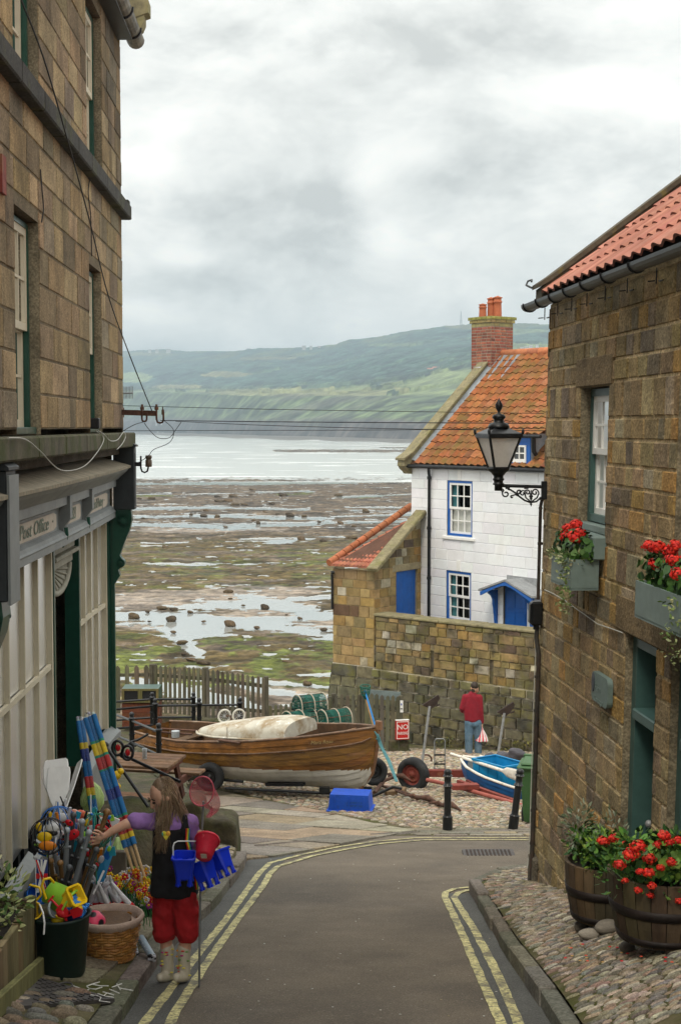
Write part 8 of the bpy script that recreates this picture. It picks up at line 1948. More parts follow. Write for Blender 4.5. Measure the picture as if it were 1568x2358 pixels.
m=MB();m.tube([tz(107,2070,8.83),tz(97,2040,8.83),tz(102,2025,8.83),tz(116,2022,8.85),tz(125,2032,8.88)],.009,6);m.build('handle','toy',o) ;m.__init__()
bpy.data.objects[o.name].children[-1].data.materials[0]=mat('yellow_plastic',YEL,.35,bump=0)
pcol('castle_bucket','yellow castle-shaped bucket beside the lime green one in the tub',tz(150,2078,8.88),.045,.058,.12,(.65,-.4,.5),YEL,True)
pcol('castle_bucket','blue castle-shaped mould at the right of the tub',tz(196,2096,8.85),.035,.045,.10,(-.85,.1,.4),(.02,.20,.60),True)
o,qm=pcol('toy_bucket','shiny blue bucket at the left of the tub, its mouth towards the street',tz(70,2062,9.1),.045,.06,.10,(.5,-.6,.3),BLU);m=MB();m.tube([tz(70,2038,8.95),tz(92,2044,8.9),tz(96,2060,8.9),tz(84,2074,8.9)],.008,6);m.build('handle','yellow_plastic',o)
pcol('toy_bucket','small silver tin bucket lying in the left of the tub',tz(97,2098,8.85),.038,.046,.09,(.9,-.3,.25),(.32,.35,.36));pcol('toy_bucket','yellow bucket half hidden behind the rope at the left of the tub',tz(76,2104,8.85),.045,.05,.07,(.2,-.7,.5),YEL)
m=MB();m.ell(tz(180,2092,8.82),.033,14,10,YEL);solid('sand_ball',m,'toy','small yellow ball at the rim of the tub','ball',tz(180,2092,8.82))
def spade(a,b,colr,lab):
 a,b=Vector(a),Vector(b);d=(b-a).normalized();s=d.cross(Vector((0,1,0))).normalized();m=MB();m.tube([a,b],.007,6,colr);m.tube([a-s*.025,a+s*.025],.007,6,colr)
 m.add([b-s*.028,b+s*.028,b+d*.06+s*.03,b+d*.085,b+d*.06-s*.03]+[q+Vector((0,.006,0)) for q in (b-s*.028,b+s*.028,b+d*.06+s*.03,b+d*.085,b+d*.06-s*.03)],[(0,1,2,3,4),(9,8,7,6,5)]+[(i,i+5,(i+1) % 5+5,(i+1) % 5) for i in range(5)],colr);solid('toy_spade',m,'toy',lab,'spade',a)
spade(tz(137,2112,8.8),tz(150,2085,8.8),YEL,'yellow spade standing blade up at the front of the tub');spade(tz(118,2070,8.82),tz(135,2088,8.8),RED,'red spade between the lime and the tin buckets');spade(tz(150,2112,8.8),tz(165,2106,8.79),RED,'red spade lying along the tub rim')
m=MB(M0)
for k in range(26):a=rr.uniform(0,6.3);q=rr.uniform(0,.13);m.ell((q*math.cos(a),q*math.sin(a),.40+rr.uniform(-.03,.05)),(.045,.035,.03),8,6,jc(rr.choice([RED,YEL,BLU,LIM,NVY,PNK]),.1,rr))
tag(m.build('small_toys','toy'),'jumble of small bright plastic sand toys filling the tub','toys',kind='stuff')
xb,yb_=gp(246,2214,0,Lz).xy;yb_ +=.14;z1=Lz(xb,yb_);bk_=thing('wicker_basket','round golden wicker basket with a fabric liner on the pavement edge','basket',(xb,yb_,z1));M1=Matrix.Translation((xb,yb_,z1)) @ Matrix.Diagonal((1.14,1.14,1,1));m=MB(M1)
NW=26;NR=13
for j in range(NR):
 z=.012+j*.0195;r_=.135+.048*z/.28
 m.tube([((r_+.006*(1 if (k+j//2) % 2 else -1)*(1 if j > 1 else .3))*math.cos(2*math.pi*k/(NW*2)*2),(r_+.006*(1 if (k+j//2) % 2 else -1))*math.sin(2*math.pi*k/NW),z+.004*math.sin(k*1.7)) for k in range(NW)],(.009,.0115),6,jc((.33,.155,.035),.22,rr),closed=True)
for k in range(NW):a=2*math.pi*k/NW;m.tube([(.133*math.cos(a),.133*math.sin(a),0),(.182*math.cos(a),.182*math.sin(a),.27)],.007,5,jc((.42,.22,.06),.2,rr))
for k in range(40):a=2*math.pi*k/40;m.tube([(.137*math.cos(a),.137*math.sin(a),.004),(.145*math.cos(a+.12),.145*math.sin(a+.12),.022)],.007,5,jc((.36,.16,.04),.2,rr))
m.lathe([(.12,.0),(.13,.27)],16,(.1,.05,.02));m.build('weave','wicker',bk_)
m=MB(M1);m.lathe([(.178,.235),(.192,.25),(.202,.275),(.198,.295),(.184,.298),(.17,.26),(.135,.12),(0,.10)],40,fn=lambda a,z:1+.012*math.sin(a*9)+.01*math.sin(a*17));m.build('liner','liner',bk_)
bc=P(217,2124,yb_-.09);m=MB();bm=bmesh.new();bmesh.ops.create_icosphere(bm,subdivisions=1,radius=1);pent=[v.co.normalized() for v in bm.verts][:];bm.free()
bm=bmesh.new();bmesh.ops.create_icosphere(bm,subdivisions=1,radius=1);ico=[Vector(v.co) for v in bm.verts if len(v.link_edges)==5];bm.free()
bm=bmesh.new();bmesh.ops.create_icosphere(bm,subdivisions=5,radius=.078);r3=Matrix.Rotation(.5,3,'X') @ Matrix.Rotation(.7,3,'Z')
bm.verts.ensure_lookup_table();m.add([bc+v.co for v in bm.verts],[[v.index for v in f.verts] for f in bm.faces],PNK,True);k=0
for i,f in enumerate(bm.faces):
 n=f.calc_center_median().normalized();dm=max((r3 @ c).dot(n) for c in ico);m.c[i]=BLK if dm > .955 else ((.45,.03,.08) if dm > .945 else PNK)
bm.free();solid('football',m,'toy','pink football with black pentagons in the wicker basket','ball',bc)
def windbreak(a,b,n,lab,bands,r=.020):
 a,b=Vector(a),Vector(b);d=(b-a);L_=d.length;d.normalize();s=d.cross(Vector((0,1,0))).normalized();o=thing('windbreak',lab,'windbreak',b);f=s.cross(d)
 ofs=[(s*(i-(n-1)/2)*r*1.65+f*(.012 if i % 2 else 0)) for i in range(n)]
 m=MB()
 for q in ofs:m.tube([b+q-d*.02,b+q+d*.26],.011,7)
 m.build('stick',mat('pole_wood',(.50,.34,.17),.6,var=.2,bump=.1) if 'pole_wood' not in MT else 'pole_wood',o);m=MB();t=0;i=0
 while t < L_:
  c,l=bands[i % len(bands)];l=min(l,L_-t)
  for q in ofs:m.tube([a+q+d*t,a+q+d*(t+l)],r,10,c)
  t +=l;i +=1
 m.build('fabric','toy_matte',o);m=MB();m.tube([a-d*.03,a+d*.02,b-d*.1,b+d*.03],[(r*n*.5,r*.8),(r*n*.95,r*1.35),(r*n*.95,r*1.35),(r*n*.9,r*1.3)],14);m.build('wrap','plastic_wrap',o);m=MB()
 for k in range(10):m.ell(a+ofs[k % n]+d*rr.uniform(-.03,.01),(.014,.014,.012),6,4,jc((.5,.52,.55),.3,rr))
 m.build('wrap_end','toy',o)
GRN=(.02,.22,.14);RD2=(.42,.03,.03);BL2=(.012,.14,.36);YL2=(.62,.45,.02)
windbreak(tz(207,1650,10.6),tz(300,1948,10.2),3,'thicker striped blue, red and yellow windbreak leaning in front of the shop window',[(BL2,.19),(GRN,.02),(YL2,.09),(GRN,.02),(RD2,.09),(GRN,.015),(BL2,.14),(NVY,.08),(BL2,.12),(GRN,.02),(RD2,.12),(YL2,.04)])
windbreak(tz(185,1660,10.9),tz(218,1880,10.5),2,'thinner striped windbreak leaning left of the thicker one',[(BL2,.18),(YL2,.05),(NVY,.10),(BL2,.12),(RD2,.09),(YL2,.06),(GRN,.03)],r=.017)
def paddle(a,b,w,lab,rz=0):
 a,b=Vector(a),Vector(b);d=(b-a).normalized();s=d.cross(Vector((math.sin(rz),math.cos(rz),0))).normalized();f=s.cross(d)*.006;L_=(b-a).length;m=MB();pr_=[(0,.75),(.03,.92),(.15,1),(.55,.95),(.8,.6),(1,.2)]
 l=[a+d*L_*t-s*w*k/2 for t,k in pr_];r_=[a+d*L_*t+s*w*k/2 for t,k in pr_]
 for i in range(5):
  for sg in (1,-1):m.add([l[i]+f*sg,r_[i]+f*sg,r_[i+1]+f*sg,l[i+1]+f*sg],[(0,1,2,3) if sg > 0 else (3,2,1,0)],(.72,.71,.69))
 for k in (-.28,0,.28):m.tube([a+s*w*k,a+d*L_*.6+s*w*k*.8,b+s*w*k*.1],.006,5,(.78,.77,.75))
 m.tube(l,.006,5,(.78,.78,.76));m.tube(r_,.006,5,(.78,.78,.76));m.tube([b-d*.05,b+d*.45],.013,8,(.55,.55,.55));solid('paddle',m,'toy',lab,'paddle',b)
paddle(tz(130,1749,10.05),tz(128,1845,9.85),.165,'broad white plastic paddle at the back by the shop door');paddle(tz(137,1766,9.85),tz(132,1862,9.7),.15,'broad white plastic paddle in front of the other broad one');paddle(tz(185,1753,9.9),tz(150,1866,9.65),.085,'narrow white paddle seen nearly edge on, right of the broad ones',.9)
for i,(u,v,r_,lab) in enumerate([(213,1835,.085,'upper lime green net bag behind the windbreaks'),(272,1955,.065,'lower lime green net bag right of the windmills')]):
 c=tz(u,v,10.9-.2*i);o=thing('net_bag',lab,'net bag',c);m=MB();m.lathe([(r_*.55,-r_*1.3),(r_*1.0,-r_*.6),(r_,0),(r_*.72,r_*.8),(r_*.2,r_*1.35),(0,r_*1.4)],20,(.50,.64,.28),org=c,fn=lambda a,z:1+.07*math.sin(4*a+z*20)+.05*math.sin(7*a-z*30));m.build('bag','toy_matte',o);m=MB()
 for k in range(26):a=2*math.pi*k/26;m.tube([c+Vector((r_*q*1.03*math.cos(a+s_*.3),r_*q*1.03*math.sin(a+s_*.3),z*r_)) for s_,(q,z) in enumerate([(.58,-1.3),(1.0,-.6),(1.0,0),(.72,.8),(.2,1.3)])],.003,4,jc((.50,.66,.26),.15,rr))
 m.build('netting','toy_matte',o)
for i,(u,v,Y,r_,c1_,c2_,lab) in enumerate([(112,1925,9.25,.118,BLK,YEL,'nearest round wire wind spinner with a yellow and orange bee shape inside'),(135,1900,9.55,.125,(.03,.16,.5),WHT,'blue-rimmed round wire wind spinner behind the nearest one'),(222,1912,9.6,.115,GRN,(.6,.7,.7),'green wire wind spinner behind the girl\'s hand')]):
 c=tz(u,v,Y);o=thing('wind_spinner',lab,'wind spinner',c);m=MB()
 for k in range(6):a=math.pi*k/6+.3*i;m.tube([c+Vector((r_*math.cos(t)*math.cos(a),r_*math.cos(t)*math.sin(a),r_*math.sin(t))) for t in np.linspace(0,2*math.pi,25)[:-1]],.0035,5,c1_,closed=True)
 m.tube([c+Vector((0,0,-r_-.25)),c+Vector((0,0,r_+.03))],.005,5,c1_);m.build('wire_cage','toy',o);m=MB()
 for (x,z,a,b,cc) in ((-.02,.0,.05,.035,c2_),(.03,.02,.035,.02,BLK if i==0 else RED),(.0,-.055,.06,.032,ORG if i==0 else c2_),(.03,.055,.045,.03,WHT),(-.06,.06,.02,.03,YEL)):m.ell(c+Vector((x,rr.uniform(-.04,.04),z)),(a,.012,b),10,6,cc)
 m.build('picture','toy',o)
m=MB()
for k in range(95):
 u,v=rr.uniform(72,262),rr.uniform(1868,2040);c=tz(u,v,9.62+rr.uniform(-.12,.12));cc=rr.choice([RED,YEL,BLU,WHT,ORG,BLK,TEA,LIM,PNK,(.5,.5,.55),(.5,.5,.55),BLK]);w=rr.uniform(.012,.032);q=rr.random()
 if q < .4:m.ell(c,(w,.008,w*rr.uniform(.4,1)),8,5,cc,rot=Matrix.Rotation(rr.uniform(0,3),3,'Y'))
 elif q < .75:t=rr.uniform(-.5,.5);m.tube([c,c+Vector((math.sin(t)*.12,0,math.cos(t)*.12))],w*.35,6,cc)
 else:m.M=Matrix.Translation(c) @ Matrix.Rotation(rr.uniform(-.6,.6),4,'Y');m.box(-w,w,-.005,.005,-w*1.4,w*1.4,cc);m.M=Matrix.Identity(4)
tag(m.build('assorted_toys','toy'),'jumble of small colourful toys crammed among the swords and spinners','toys',kind='stuff')
m=MB()
for k in range(14):c=tz(rr.uniform(158,232),rr.uniform(1872,1900),9.75+rr.uniform(-.05,.05));m.ell(c,(.035,.012,.03),10,6,rr.choice([(.75,.16,.08),WHT,(.75,.3,.2),TEA]))
m.M=Matrix.Translation(tz(195,1895,9.8));m.box(-.11,.11,0,.015,-.09,.07,(.75,.70,.66));m.M=Matrix.Identity(4);tag(m.build('printed_packets','toy'),'red and white printed toy packets behind the swords','packets',kind='stuff')
bxs=MB();a=tz(170,2075,9.45);bxs.box(a.x-.22,a.x+.06,9.16,9.45,Lz(a.x,9.2),a.z+.08,bev=.02);solid('toy_bin',bxs,'tub_green','dark box holding the toy swords behind the tub','box',Vector((a.x,9.5,Lz(a.x,9.5))))
def sword(a,b,c,lab,r=.011):
 a,b=Vector(a),Vector(b);d=(b-a).normalized();s=d.cross(Vector((0,1,0))).normalized();o=thing('toy_sword',lab,'toy sword',b,group='toy swords in the dark box');m=MB();m.tube([a,a+d*.10],r*1.1,8,jc(c,.1));
 for k in range(6):m.tube([a+d*.016*k+s*r*1.1,a+d*(.016*k+.01)-s*r*1.1],r*.35,4,tuple(x*1.4 for x in c))
 m.ell(a-d*.008,r*1.7,8,6,tuple(x*1.5 for x in c));m.tube([a+d*.105-s*.03,a+d*.105+s*.03],r*.8,6,c);m.build('hilt','toy',o);m=MB();m.tube([a+d*.11,b-d*.02,b],[(r*1.5,r*.6)]*3,8,tuple(x*.8 for x in c));m.build('blade','toy',o)
BRZ,GUN,SIL,CHR=(.16,.085,.03),(.05,.055,.06),(.22,.24,.26),(.03,.032,.035)
SW=[((246,1873,9.47),(180,2075,9.4),BRZ,'longest bronze toy sword, touched by the girl\'s hand'),((118,1985,9.3),(130,2075,9.4),BRZ,0),((98,1990,9.35),(112,2080,9.4),BRZ,0),((170,1880,9.5),(155,2050,9.5),GUN,0),((155,1915,9.3),(150,2060,9.35),SIL,0),((205,1920,9.35),(160,2080,9.35),SIL,0),
  ((222,1960,9.3),(175,2085,9.3),GUN,0),((185,1940,9.3),(140,2080,9.35),CHR,0),((140,1990,9.25),(150,2085,9.35),BRZ,0),((160,2000,9.2),(135,2085,9.3),GUN,0),((125,1960,9.4),(150,2070,9.5),SIL,0),((215,2000,9.4),(190,2080,9.5),SIL,0),((202,1985,9.45),(200,2080,9.5),CHR,0),((190,1895,9.5),(182,2040,9.55),SIL,0)]
for k,(a,b,c,l) in enumerate(SW):sword(tz(*a),tz(*b),c,l or 'toy sword with a ringed hilt packed in the dark box behind the tub',r=.013 if k else .015)
for i,(u,v,w) in enumerate([(160,1895,.6),(168,1922,1),(237,1912,1.15),(150,1925,.8),(205,1965,.7)]):
 c=tz(u,v,9.46+.03*i);m=MB();m.ell(c,(.050*w,.008,.034*w),12,6,RED,rot=Matrix.Rotation(.5*(-1)**i,3,'Y'));m.ell(c+Vector((-.05*w,-.01,-.01)),(.016,.01,.014),8,6,BLK);m.ell(c+Vector((.012,-.009,.008)),(.008,.004,.008),6,4,BLK);m.tube([c+Vector((-.05*w,0,-.01)),c+Vector((-.03,0,-.16))],.004,5,BLK)
 tag(m.build('ladybird_windmill','toy'),'shiny red and black ladybird windmill among the toy swords','windmill','ladybird windmills')
def unionflag(a,w,h,lab):
 o=thing('paper_flag',lab,'flag',a);m=MB(Matrix.Translation(a));m.tube([(0,0,-h*.9),(0,0,h)],.004,5,WHT);m.box(0,w,0,.004,0,h,NVY);m.box(w*.42,w*.58,-.002,.0,0,h,WHT);m.box(0,w,-.003,-.0015,h*.42,h*.58,RED)
 m.add([(0,-.004,h),(w*.25,-.004,h),(w,-.004,0),(w*.75,-.004,0)],[(0,1,2,3)],WHT);m.add([(0,-.005,h),(w*.12,-.005,h),(w,-.005,0),(w*.88,-.005,0)],[(0,1,2,3)],RED);m.add([(0,-.004,0),(w*.25,-.004,0),(w,-.004,h),(w*.75,-.004,h)],[(0,1,2,3)],WHT);m.build('cloth','toy_matte',o,fix=True)
unionflag(tz(84,2055,9.05),.075,.21,'red, white and blue flag standing at the left behind the tub')
fc=tz(240,2105,9.95);o=thing('flag_bundle','cone of white wrapped flags with red and blue tips behind the basket','flags',fc);m=MB()
for k in range(15):
 a=fc+Vector((-.08+.16*rr.random(),rr.uniform(-.05,.05),.24+rr.uniform(-.03,.05)));b=fc+Vector((-.14+.028*k*1.0,rr.uniform(-.05,.03),-.02));c=jc((.62,.62,.66),.1,rr)
 m.tube([a,a.lerp(b,.5),b.lerp(a,.25)],[.008,.020,.026],8,c);m.tube([b.lerp(a,.38),b.lerp(a,.2)],.027,8,RED);m.tube([b.lerp(a,.2),b],.027,8,WHT if k % 2 else NVY)
m.build('cloth','toy_matte',o)
m=MB();a,b=tz(243,2010,9.7),tz(262,1940,9.9);m.tube([tz(215,2060,9.6),tz(240,2005,9.7)],.008,6,WHT);m.add([tz(215,2035,9.8),tz(242,1960,9.85),tz(255,1925,9.9),tz(262,1965,9.85),tz(240,2030,9.8)],[(0,1,2,3,4),],(.02,.22,.45));solid('blue_kite',m,'toy','folded bright blue kite standing behind the swords','kite',a)
m=MB();p=tz(255,2025,10.1);m.box(p.x-.05,p.x+.07,10.1,10.16,p.z-.2,p.z+.12,bev=.006);solid('back_board',m,mat('board_grey',(.16,.14,.11),.9,var=.3,bump=.2),'narrow grey board standing behind the blue kite','board',Vector((p.x,10.1,p.z-.2)),fix=True)
tr1=MB();p=tz(332,2140,10.0);zz1=p.z;tr1.box(p.x-.08,p.x+.13,9.98,10.25,zz1,zz1+.165,bev=.015);solid('flower_trough',tr1,'tub_green','dark green plastic trough of toy flowers just left of the girl','trough',Vector((p.x,10.1,zz1)),fix=True)
tr2=MB();p2=tz(272,2112,10.35);tr2.box(p2.x-.14,p2.x+.08,10.3,10.6,p2.z,p2.z+.16,bev=.01);solid('storage_box',tr2,'crate_grey','grey plastic box of toy windmills behind the cone of flags','box',Vector((p2.x,10.4,p2.z)),fix=True)
kinds=[]
for k,c in enumerate([ORG,YEL,RED,LIM,WHT,(.45,.04,.35)]):
 m=MB();m.tube([(0,0,-.2),(0,0,0)],.0025,4,(.03,.2,.05),cap=False)
 for j in range(6):a=2*math.pi*j/6;m.ell((.016*math.cos(a),-.004,.016*math.sin(a)),(.011,.005,.009),6,4,c,rot=Matrix.Rotation(-a,3,'Y'))
 m.ell((0,-.008,0),.008,6,4,YEL if c !=YEL else RED);kinds.append(m)
nw=['orange','yellow','red','lime green','white','purple'];protos2={}
for i in range(84):
 k=rr.choice([0,0,1,1,1,2,3,4,4,5]);u,v=(rr.uniform(245,352),rr.uniform(1998,2052)) if i < 58 else (rr.uniform(318,356),rr.uniform(2045,2085));c=tz(u,v,rr.uniform(10.0,10.5) if i < 58 else rr.uniform(9.98,10.1));s=rr.uniform(.75,1.3)
 if k not in protos2:o=kinds[k].build('flower_windmill','toy');protos2[k]=o
 else:o=protos2[k].copy();col.objects.link(o)
 o.location=c;o.scale=(s,s,s);o.rotation_euler=(rr.uniform(-.4,.4),rr.uniform(-.6,.6),rr.uniform(-.5,.5));tag(o,'%s toy flower windmill in the crowded troughs left of the girl' % nw[k],'toy windmill','%s flower windmills' % nw[k])
for a,b,lab in (((325,2160,9.95),(352,2205,9.7),'blue and silver wrapped roll lying with its end on the kerb'),((305,2165,10.0),(312,2195,9.85),'shorter clear-wrapped roll beside the wicker basket')):
 a,b=tz(*a),tz(*b);m=MB();m.tube([a,b],.026,10,(.30,.38,.46));rr2=random.Random(3)
 for k in range(14):m.ell(b+Vector((rr2.uniform(-.025,.025),rr2.uniform(-.02,.0),rr2.uniform(-.02,.02))),.012,6,4,rr2.choice([(.6,.62,.66),BLK,(.5,.5,.55)]))
 for k in range(5):m.ell(a.lerp(b,.15+.17*k)+Vector((0,-.02,.01)),(.016,.008,.01),6,4,rr2.choice([TEA,ORG,WHT]));
 solid('wrapped_roll',m,'toy',lab,'toy',b)
for a,b,lab in (((243,1716,11.5),(342,1858,11.2),'upper dark pole leaning towards the girl from the shop'),((283,1738,12.5),(415,1800,12.0),'dark pole slanting in front of the picnic table')):
 m=MB();m.tube([tz(*a),tz(*b)],.014,7,BLK);m.ell(tz(*a),.03,8,6,BLK);solid('net_pole',m,'toy',lab,'pole',tz(*b))
m=MB();c=tz(283,1728,11.9);
for s in (-1,1):m.tube([c+Vector((.04*s+.045*math.cos(t),0,.02*s*-1+.06*math.sin(t))) for t in np.linspace(0,6.28,15)[:-1]],.012,6,BLK,closed=True);m.ell(c+Vector((.04*s,.01,-.02*s)),(.022,.01,.03),8,6,RED)
solid('beach_toy',m,'toy','red and black toy wheels hanging on the poles in front of the picnic table','toy',c)
m=MB();c=tz(270,1785,11.2)
for x,z,r_ in ((0,0,.035),(-.03,-.05,.04),(.03,.03,.026),(-.05,-.01,.02),(.0,-.09,.03)):m.ell(c+Vector((x,0,z)),r_,10,8,YEL)
solid('inflatable_toy',m,'toy','yellow inflatable toy hanging beside the windbreaks','toy',c)
m=MB();p=TP(-1.95,11.6);m.ell(p+Vector((.1,.2,.3)),(.42,.6,.5),16,12,jit=.08,rng=random.Random(2));o=m.build('boulder','mossy_rock');tag(o,'large mossy boulder behind the windbreaks beside the shop','boulder')
pl_=thing('wooden_planter','weathered plank planter at the bottom left corner','planter',TP(-2.0,8.3));zt=P(75,2066,8.55).z
m=MB();y=6.6;rp=random.Random(2)
while y < 8.5:w=rp.uniform(.10,.14);zb_2=Lz(-1.86,y)+.02;m.box(-1.90,-1.862,y,y+w-.004,zb_2,zt+rp.uniform(-.01,.01),jc((1.5,1.25,.9),.3,rp));y +=w
x=-2.2
while x < -1.87:m.box(x,min(x+.11,-1.862),8.50,8.53,Lz(-1.9,8.5),zt,jc((1,.9,.7),.25,rp));x +=.114
m.build('plank','weather_wood',pl_,fix=True);m=MB();m.beam((-1.835,6.6,Lz(-1.84,6.6)+.06),(-1.835,8.62,Lz(-1.84,8.62)+.06),.045,.12,(1.5,1.6,.9),bev=.006);m.build('plinth_board','weather_wood',pl_);m=MB();m.box(-2.2,-1.9,6.6,8.5,zt-.09,zt-.06);m.build('soil','soil',pl_)
m=MB()
for k in range(9):leaves(m,(-2.06+rp.uniform(-.05,.10),7.1+.17*k,zt+.07+.03*math.sin(k)),(.13,.14,.16),95,.06,[(.30,.34,.12),(.10,.17,.04),(.055,.11,.025),(.40,.42,.20)],rp,flat=.4)
solid('shrub',m,'leaf','variegated shrub growing in the plank planter','shrub',(-2.05,8.2,zt))
dq=[Vector((gp(u,v,0,Lz).x,gp(u,v,0,Lz).y,0)) for u,v in ((88,2256),(265,2306),(75,2322),(-60,2330),(40,2270))]
m=MB();n=len(dq);tp_=[Vector((q.x,q.y,Lz(q.x,q.y)+.018)) for q in dq];m.add(tp_+[q-Vector((0,0,.03)) for q in tp_],[tuple(range(n))]+[(i,i+n,(i+1) % n+n,(i+1) % n) for i in range(n)]);dr_=thing('drain_cover','triangular cast iron drain cover with raised bars in front of the planter','drain cover',tp_[1]);m.build('plate','drain_iron',dr_,fix=True)
m=MB();A_,B_2,C_2=tp_[0],tp_[1],tp_[2]
for k in range(1,15):
 t=k/15;p,q=A_.lerp(C_2,t),A_.lerp(B_2,t).lerp(C_2,0) ;q=A_.lerp(C_2,t).lerp(B_2,1-t) if False else B_2.lerp(C_2,t)
 L_=(q-p).length;nn3=max(1,int(L_/.035))
 for j in range(nn3):
  if (j+k) % 2==0:m.beam(p.lerp(q,j/nn3)+Vector((0,0,.003)),p.lerp(q,(j+1)/nn3)+Vector((0,0,.003)),.008,.007)
m.build('tread_bar','drain_iron',dr_);m=MB();c=gp(150,2277,0,Lz)+Vector((0,0,.02));m.tube([c+Vector((.045*math.cos(t),.045*math.sin(t),0)) for t in np.linspace(0,6.28,17)[:-1]],.006,5,closed=True);m.build('lift_ring','drain_iron',dr_)
def gl(u,v):q=gp(u,v,0,Lz);return Vector((q.x,q.y,Lz(q.x,q.y)+.021))
m=MB()
for st_ in ([(218,2267),(238,2273),(254,2277),(262,2276)],[(291,2258),(274,2262),(255,2268),(262,2273),(280,2275),(298,2270)],[(268,2263),(292,2267),(315,2267)],[(266,2288),(283,2290),(295,2294),(290,2302),(320,2305)],[(286,2285),(305,2291),(330,2294)],[(300,2281),(330,2288)],[(310,2284),(300,2292)],[(318,2275),(345,2284)],[(325,2270),(352,2262)],[(338,2262),(348,2276)],[(345,2272),(383,2278)]):m.tube([gl((q[0]-218)*.84+169,q[1]+11) for q in st_],.0035,4)
tag(m.build('chalk_writing','chalk'),'scrawled white chalk letters on the flagstone in front of the basket','chalk writing')
def barrel(c,r_,h,lab,plab,seed,tall,yellowish):
 o=thing('barrel_planter',lab,'planter',c);rq=random.Random(seed);n=22;m=MB(Matrix.Translation(c))
 for k in range(n):
  a0,a1=2*math.pi*k/n+.008,2*math.pi*(k+1)/n-.008;cc=jc((.075,.052,.030),.35,rq);pf=[(r_*.80,0),(r_*.90,h*.3),(r_*.97,h*.6),(r_,h),(r_-.025,h),(r_-.05,h*.7)];vs=[(q*math.cos(a),q*math.sin(a),z) for a in (a0,a1) for q,z in pf];m.add(vs,[(i,i+6,i+7,i+1) for i in range(5)],cc)
 m.lathe([(r_*.78,.01),(r_*.94,h*.95)],22,(.02,.015,.01),cap=False);m.build('stave','barrel_wood',o,fix=True)
 for z0_,z1_ in ((.02,.10),(.42,.56),(.90,.97)) if False else ((.03,.13),(.45,.60)):m=MB(Matrix.Translation(c));rz=lambda z:r_*interp(z,[0,.3,.6,1],[.80,.90,.97,1])+.005;m.lathe([(rz(z0_)-.01,h*z0_),(rz(z0_),h*z0_),(rz(z1_),h*z1_),(rz(z1_)-.01,h*z1_)],32,cap=False);m.build('hoop','hoop',o)
 m=MB(Matrix.Translation(c));m.lathe([(0,h*.9),(r_*.93,h*.88)],20);m.build('soil','soil',o)
 q=thing('geranium',plab,'plant',Vector(c)+Vector((0,0,h)));m=MB();c=Vector(c)+Vector((0,0,h))
 for k in range(15):a=rq.uniform(0,6.3);d=r_*math.sqrt(rq.random())*.75;leaves(m,(c.x+d*math.cos(a),c.y+d*math.sin(a),c.z+.04+.08*rq.random()),(.12,.12,.10),75,.048,[(.045,.13,.025),(.09,.20,.03),(.03,.09,.02),(.14,.25,.04)],rq,shape=rq.choice(['round','oval']))
 for (x,y,z,n_,cs) in tall:leaves(m,(c.x+x,c.y+y,c.z+z),(.12,.12,.16),n_,.045,cs,rq,flat=.35)
 m.build('foliage','leaf',q)
 for (u,v,w) in yellowish:m=MB();d=P(u,v,c.y-.26-.10*rq.random());m.tube([Vector((d.x,c.y,c.z)),d],.004,4,(.1,.2,.05));flower_head(m,d,w,95,[(.68,.02,.012),(.75,.045,.02),(.55,.012,.01)],rq);m.build('bloom','petal',q)
b1=gp(1404,2142,0,z_rp)+Vector((0,.24,.01));b2=gp(1548,2196,0,z_rp)+Vector((0,.28,.01))
barrel(b1,.275,.40,'half-barrel planter further up the pavement, with pebbles at its foot','red geraniums and grey-green shrub in the further half-barrel',3,[(-.16,.05,.22,170,[(.16,.19,.12),(.10,.14,.07),(.24,.27,.19)]),(.05,.05,.18,100,[(.16,.19,.12),(.24,.27,.19)]),(-.05,-.18,.10,150,[(.20,.33,.04),(.26,.40,.07),(.12,.24,.03)])],[(1388,1938,.042),(1412,1930,.036),(1438,1946,.03)])
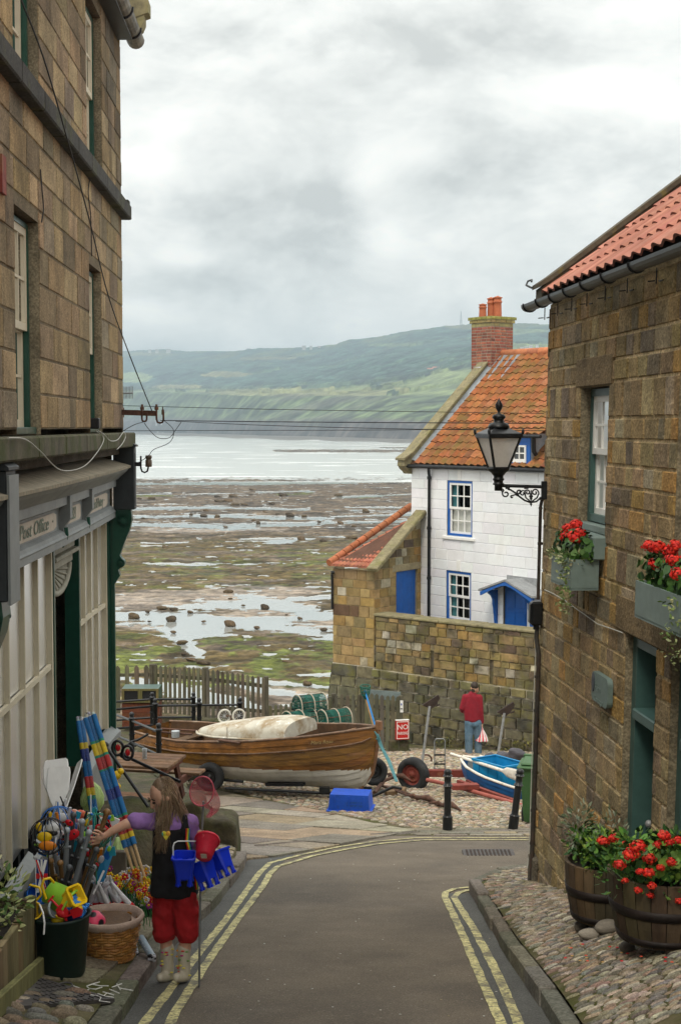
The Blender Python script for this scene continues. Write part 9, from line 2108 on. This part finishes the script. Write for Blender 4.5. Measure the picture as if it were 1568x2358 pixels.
barrel(b2,.335,.40,'nearer half-barrel planter at the right edge, overflowing with red flowers','mass of red geraniums with yellow-green sprigs in the nearer half-barrel',4,[(.22,-.1,.15,150,[(.34,.36,.03),(.42,.42,.05),(.16,.22,.03)]),(-.3,-.1,.02,90,[(.05,.14,.03),(.10,.2,.04)]),(-.05,-.25,.02,120,[(.05,.14,.03),(.12,.22,.04)])],
  [(1468,1950,.046),(1452,1968,.046),(1426,1992,.036),(1494,1978,.038),(1492,2010,.034),(1472,2008,.026),(1526,1925,.038),(1540,1940,.03),(1545,1985,.03),(1513,1945,.026),(1520,1998,.024),(1500,2040,.026),(1497,2062,.022),(1552,2058,.032),(1468,2050,.024),(1438,2028,.02),(1562,2075,.024),(1560,1935,.03)])
for i,(u,v,w,h,c,lab) in enumerate([(1356,2147,.066,.034,1.15,'pale flat pebble in front of the further half-barrel'),(1398,2133,.082,.042,.8,'brown streaked pebble leaning on the further half-barrel'),(1337,2130,.045,.04,.5,'dark pebble half hidden at the left foot of the further half-barrel'),(1443,2178,.05,.035,.5,'small dark stone wedged under the nearer half-barrel')]):
 p=gp(u,v+16,0,z_rp);w *=1.15;h *=1.15;m=MB();m.ell((0,0,h*.9),(w,w*.7,h),16,10,(c,c,c*.95),jit=.04,rng=random.Random(i));o=m.build('pebble',mat('peb%d' % i,(.23*c,.205*c,.17*c),.8,var=.25,vs=14,stretch=(1,1,4),bump=.3));o.location=p;o.rotation_euler=(0,0,.2*i);tag(o,lab,'pebble')
m=MB();rq=random.Random(9)
for i in range(26):p=gp(rq.uniform(1300,1560),rq.uniform(2170,2230),0,z_rp);p.z +=.03;m.ell(p,(.012,.009,.003),6,4,rq.choice([RED,(.7,.1,.05),(.5,.3,.1)]))
tag(m.build('fallen_petals','petal'),'fallen red petals scattered on the cobbles below the half-barrels','petals',kind='stuff')
m=MB()
for i in range(70):p=gp(rq.uniform(560,1150),rq.uniform(1960,2350));p.z +=.004;m.ell(p,(.009,.007,.002),5,3,rq.choice([(.5,.48,.42),(.4,.36,.3),(.55,.54,.5),(.3,.25,.15)]))
tag(m.build('road_litter','toy_matte'),'specks of pale grit and litter scattered over the road','grit',kind='stuff')
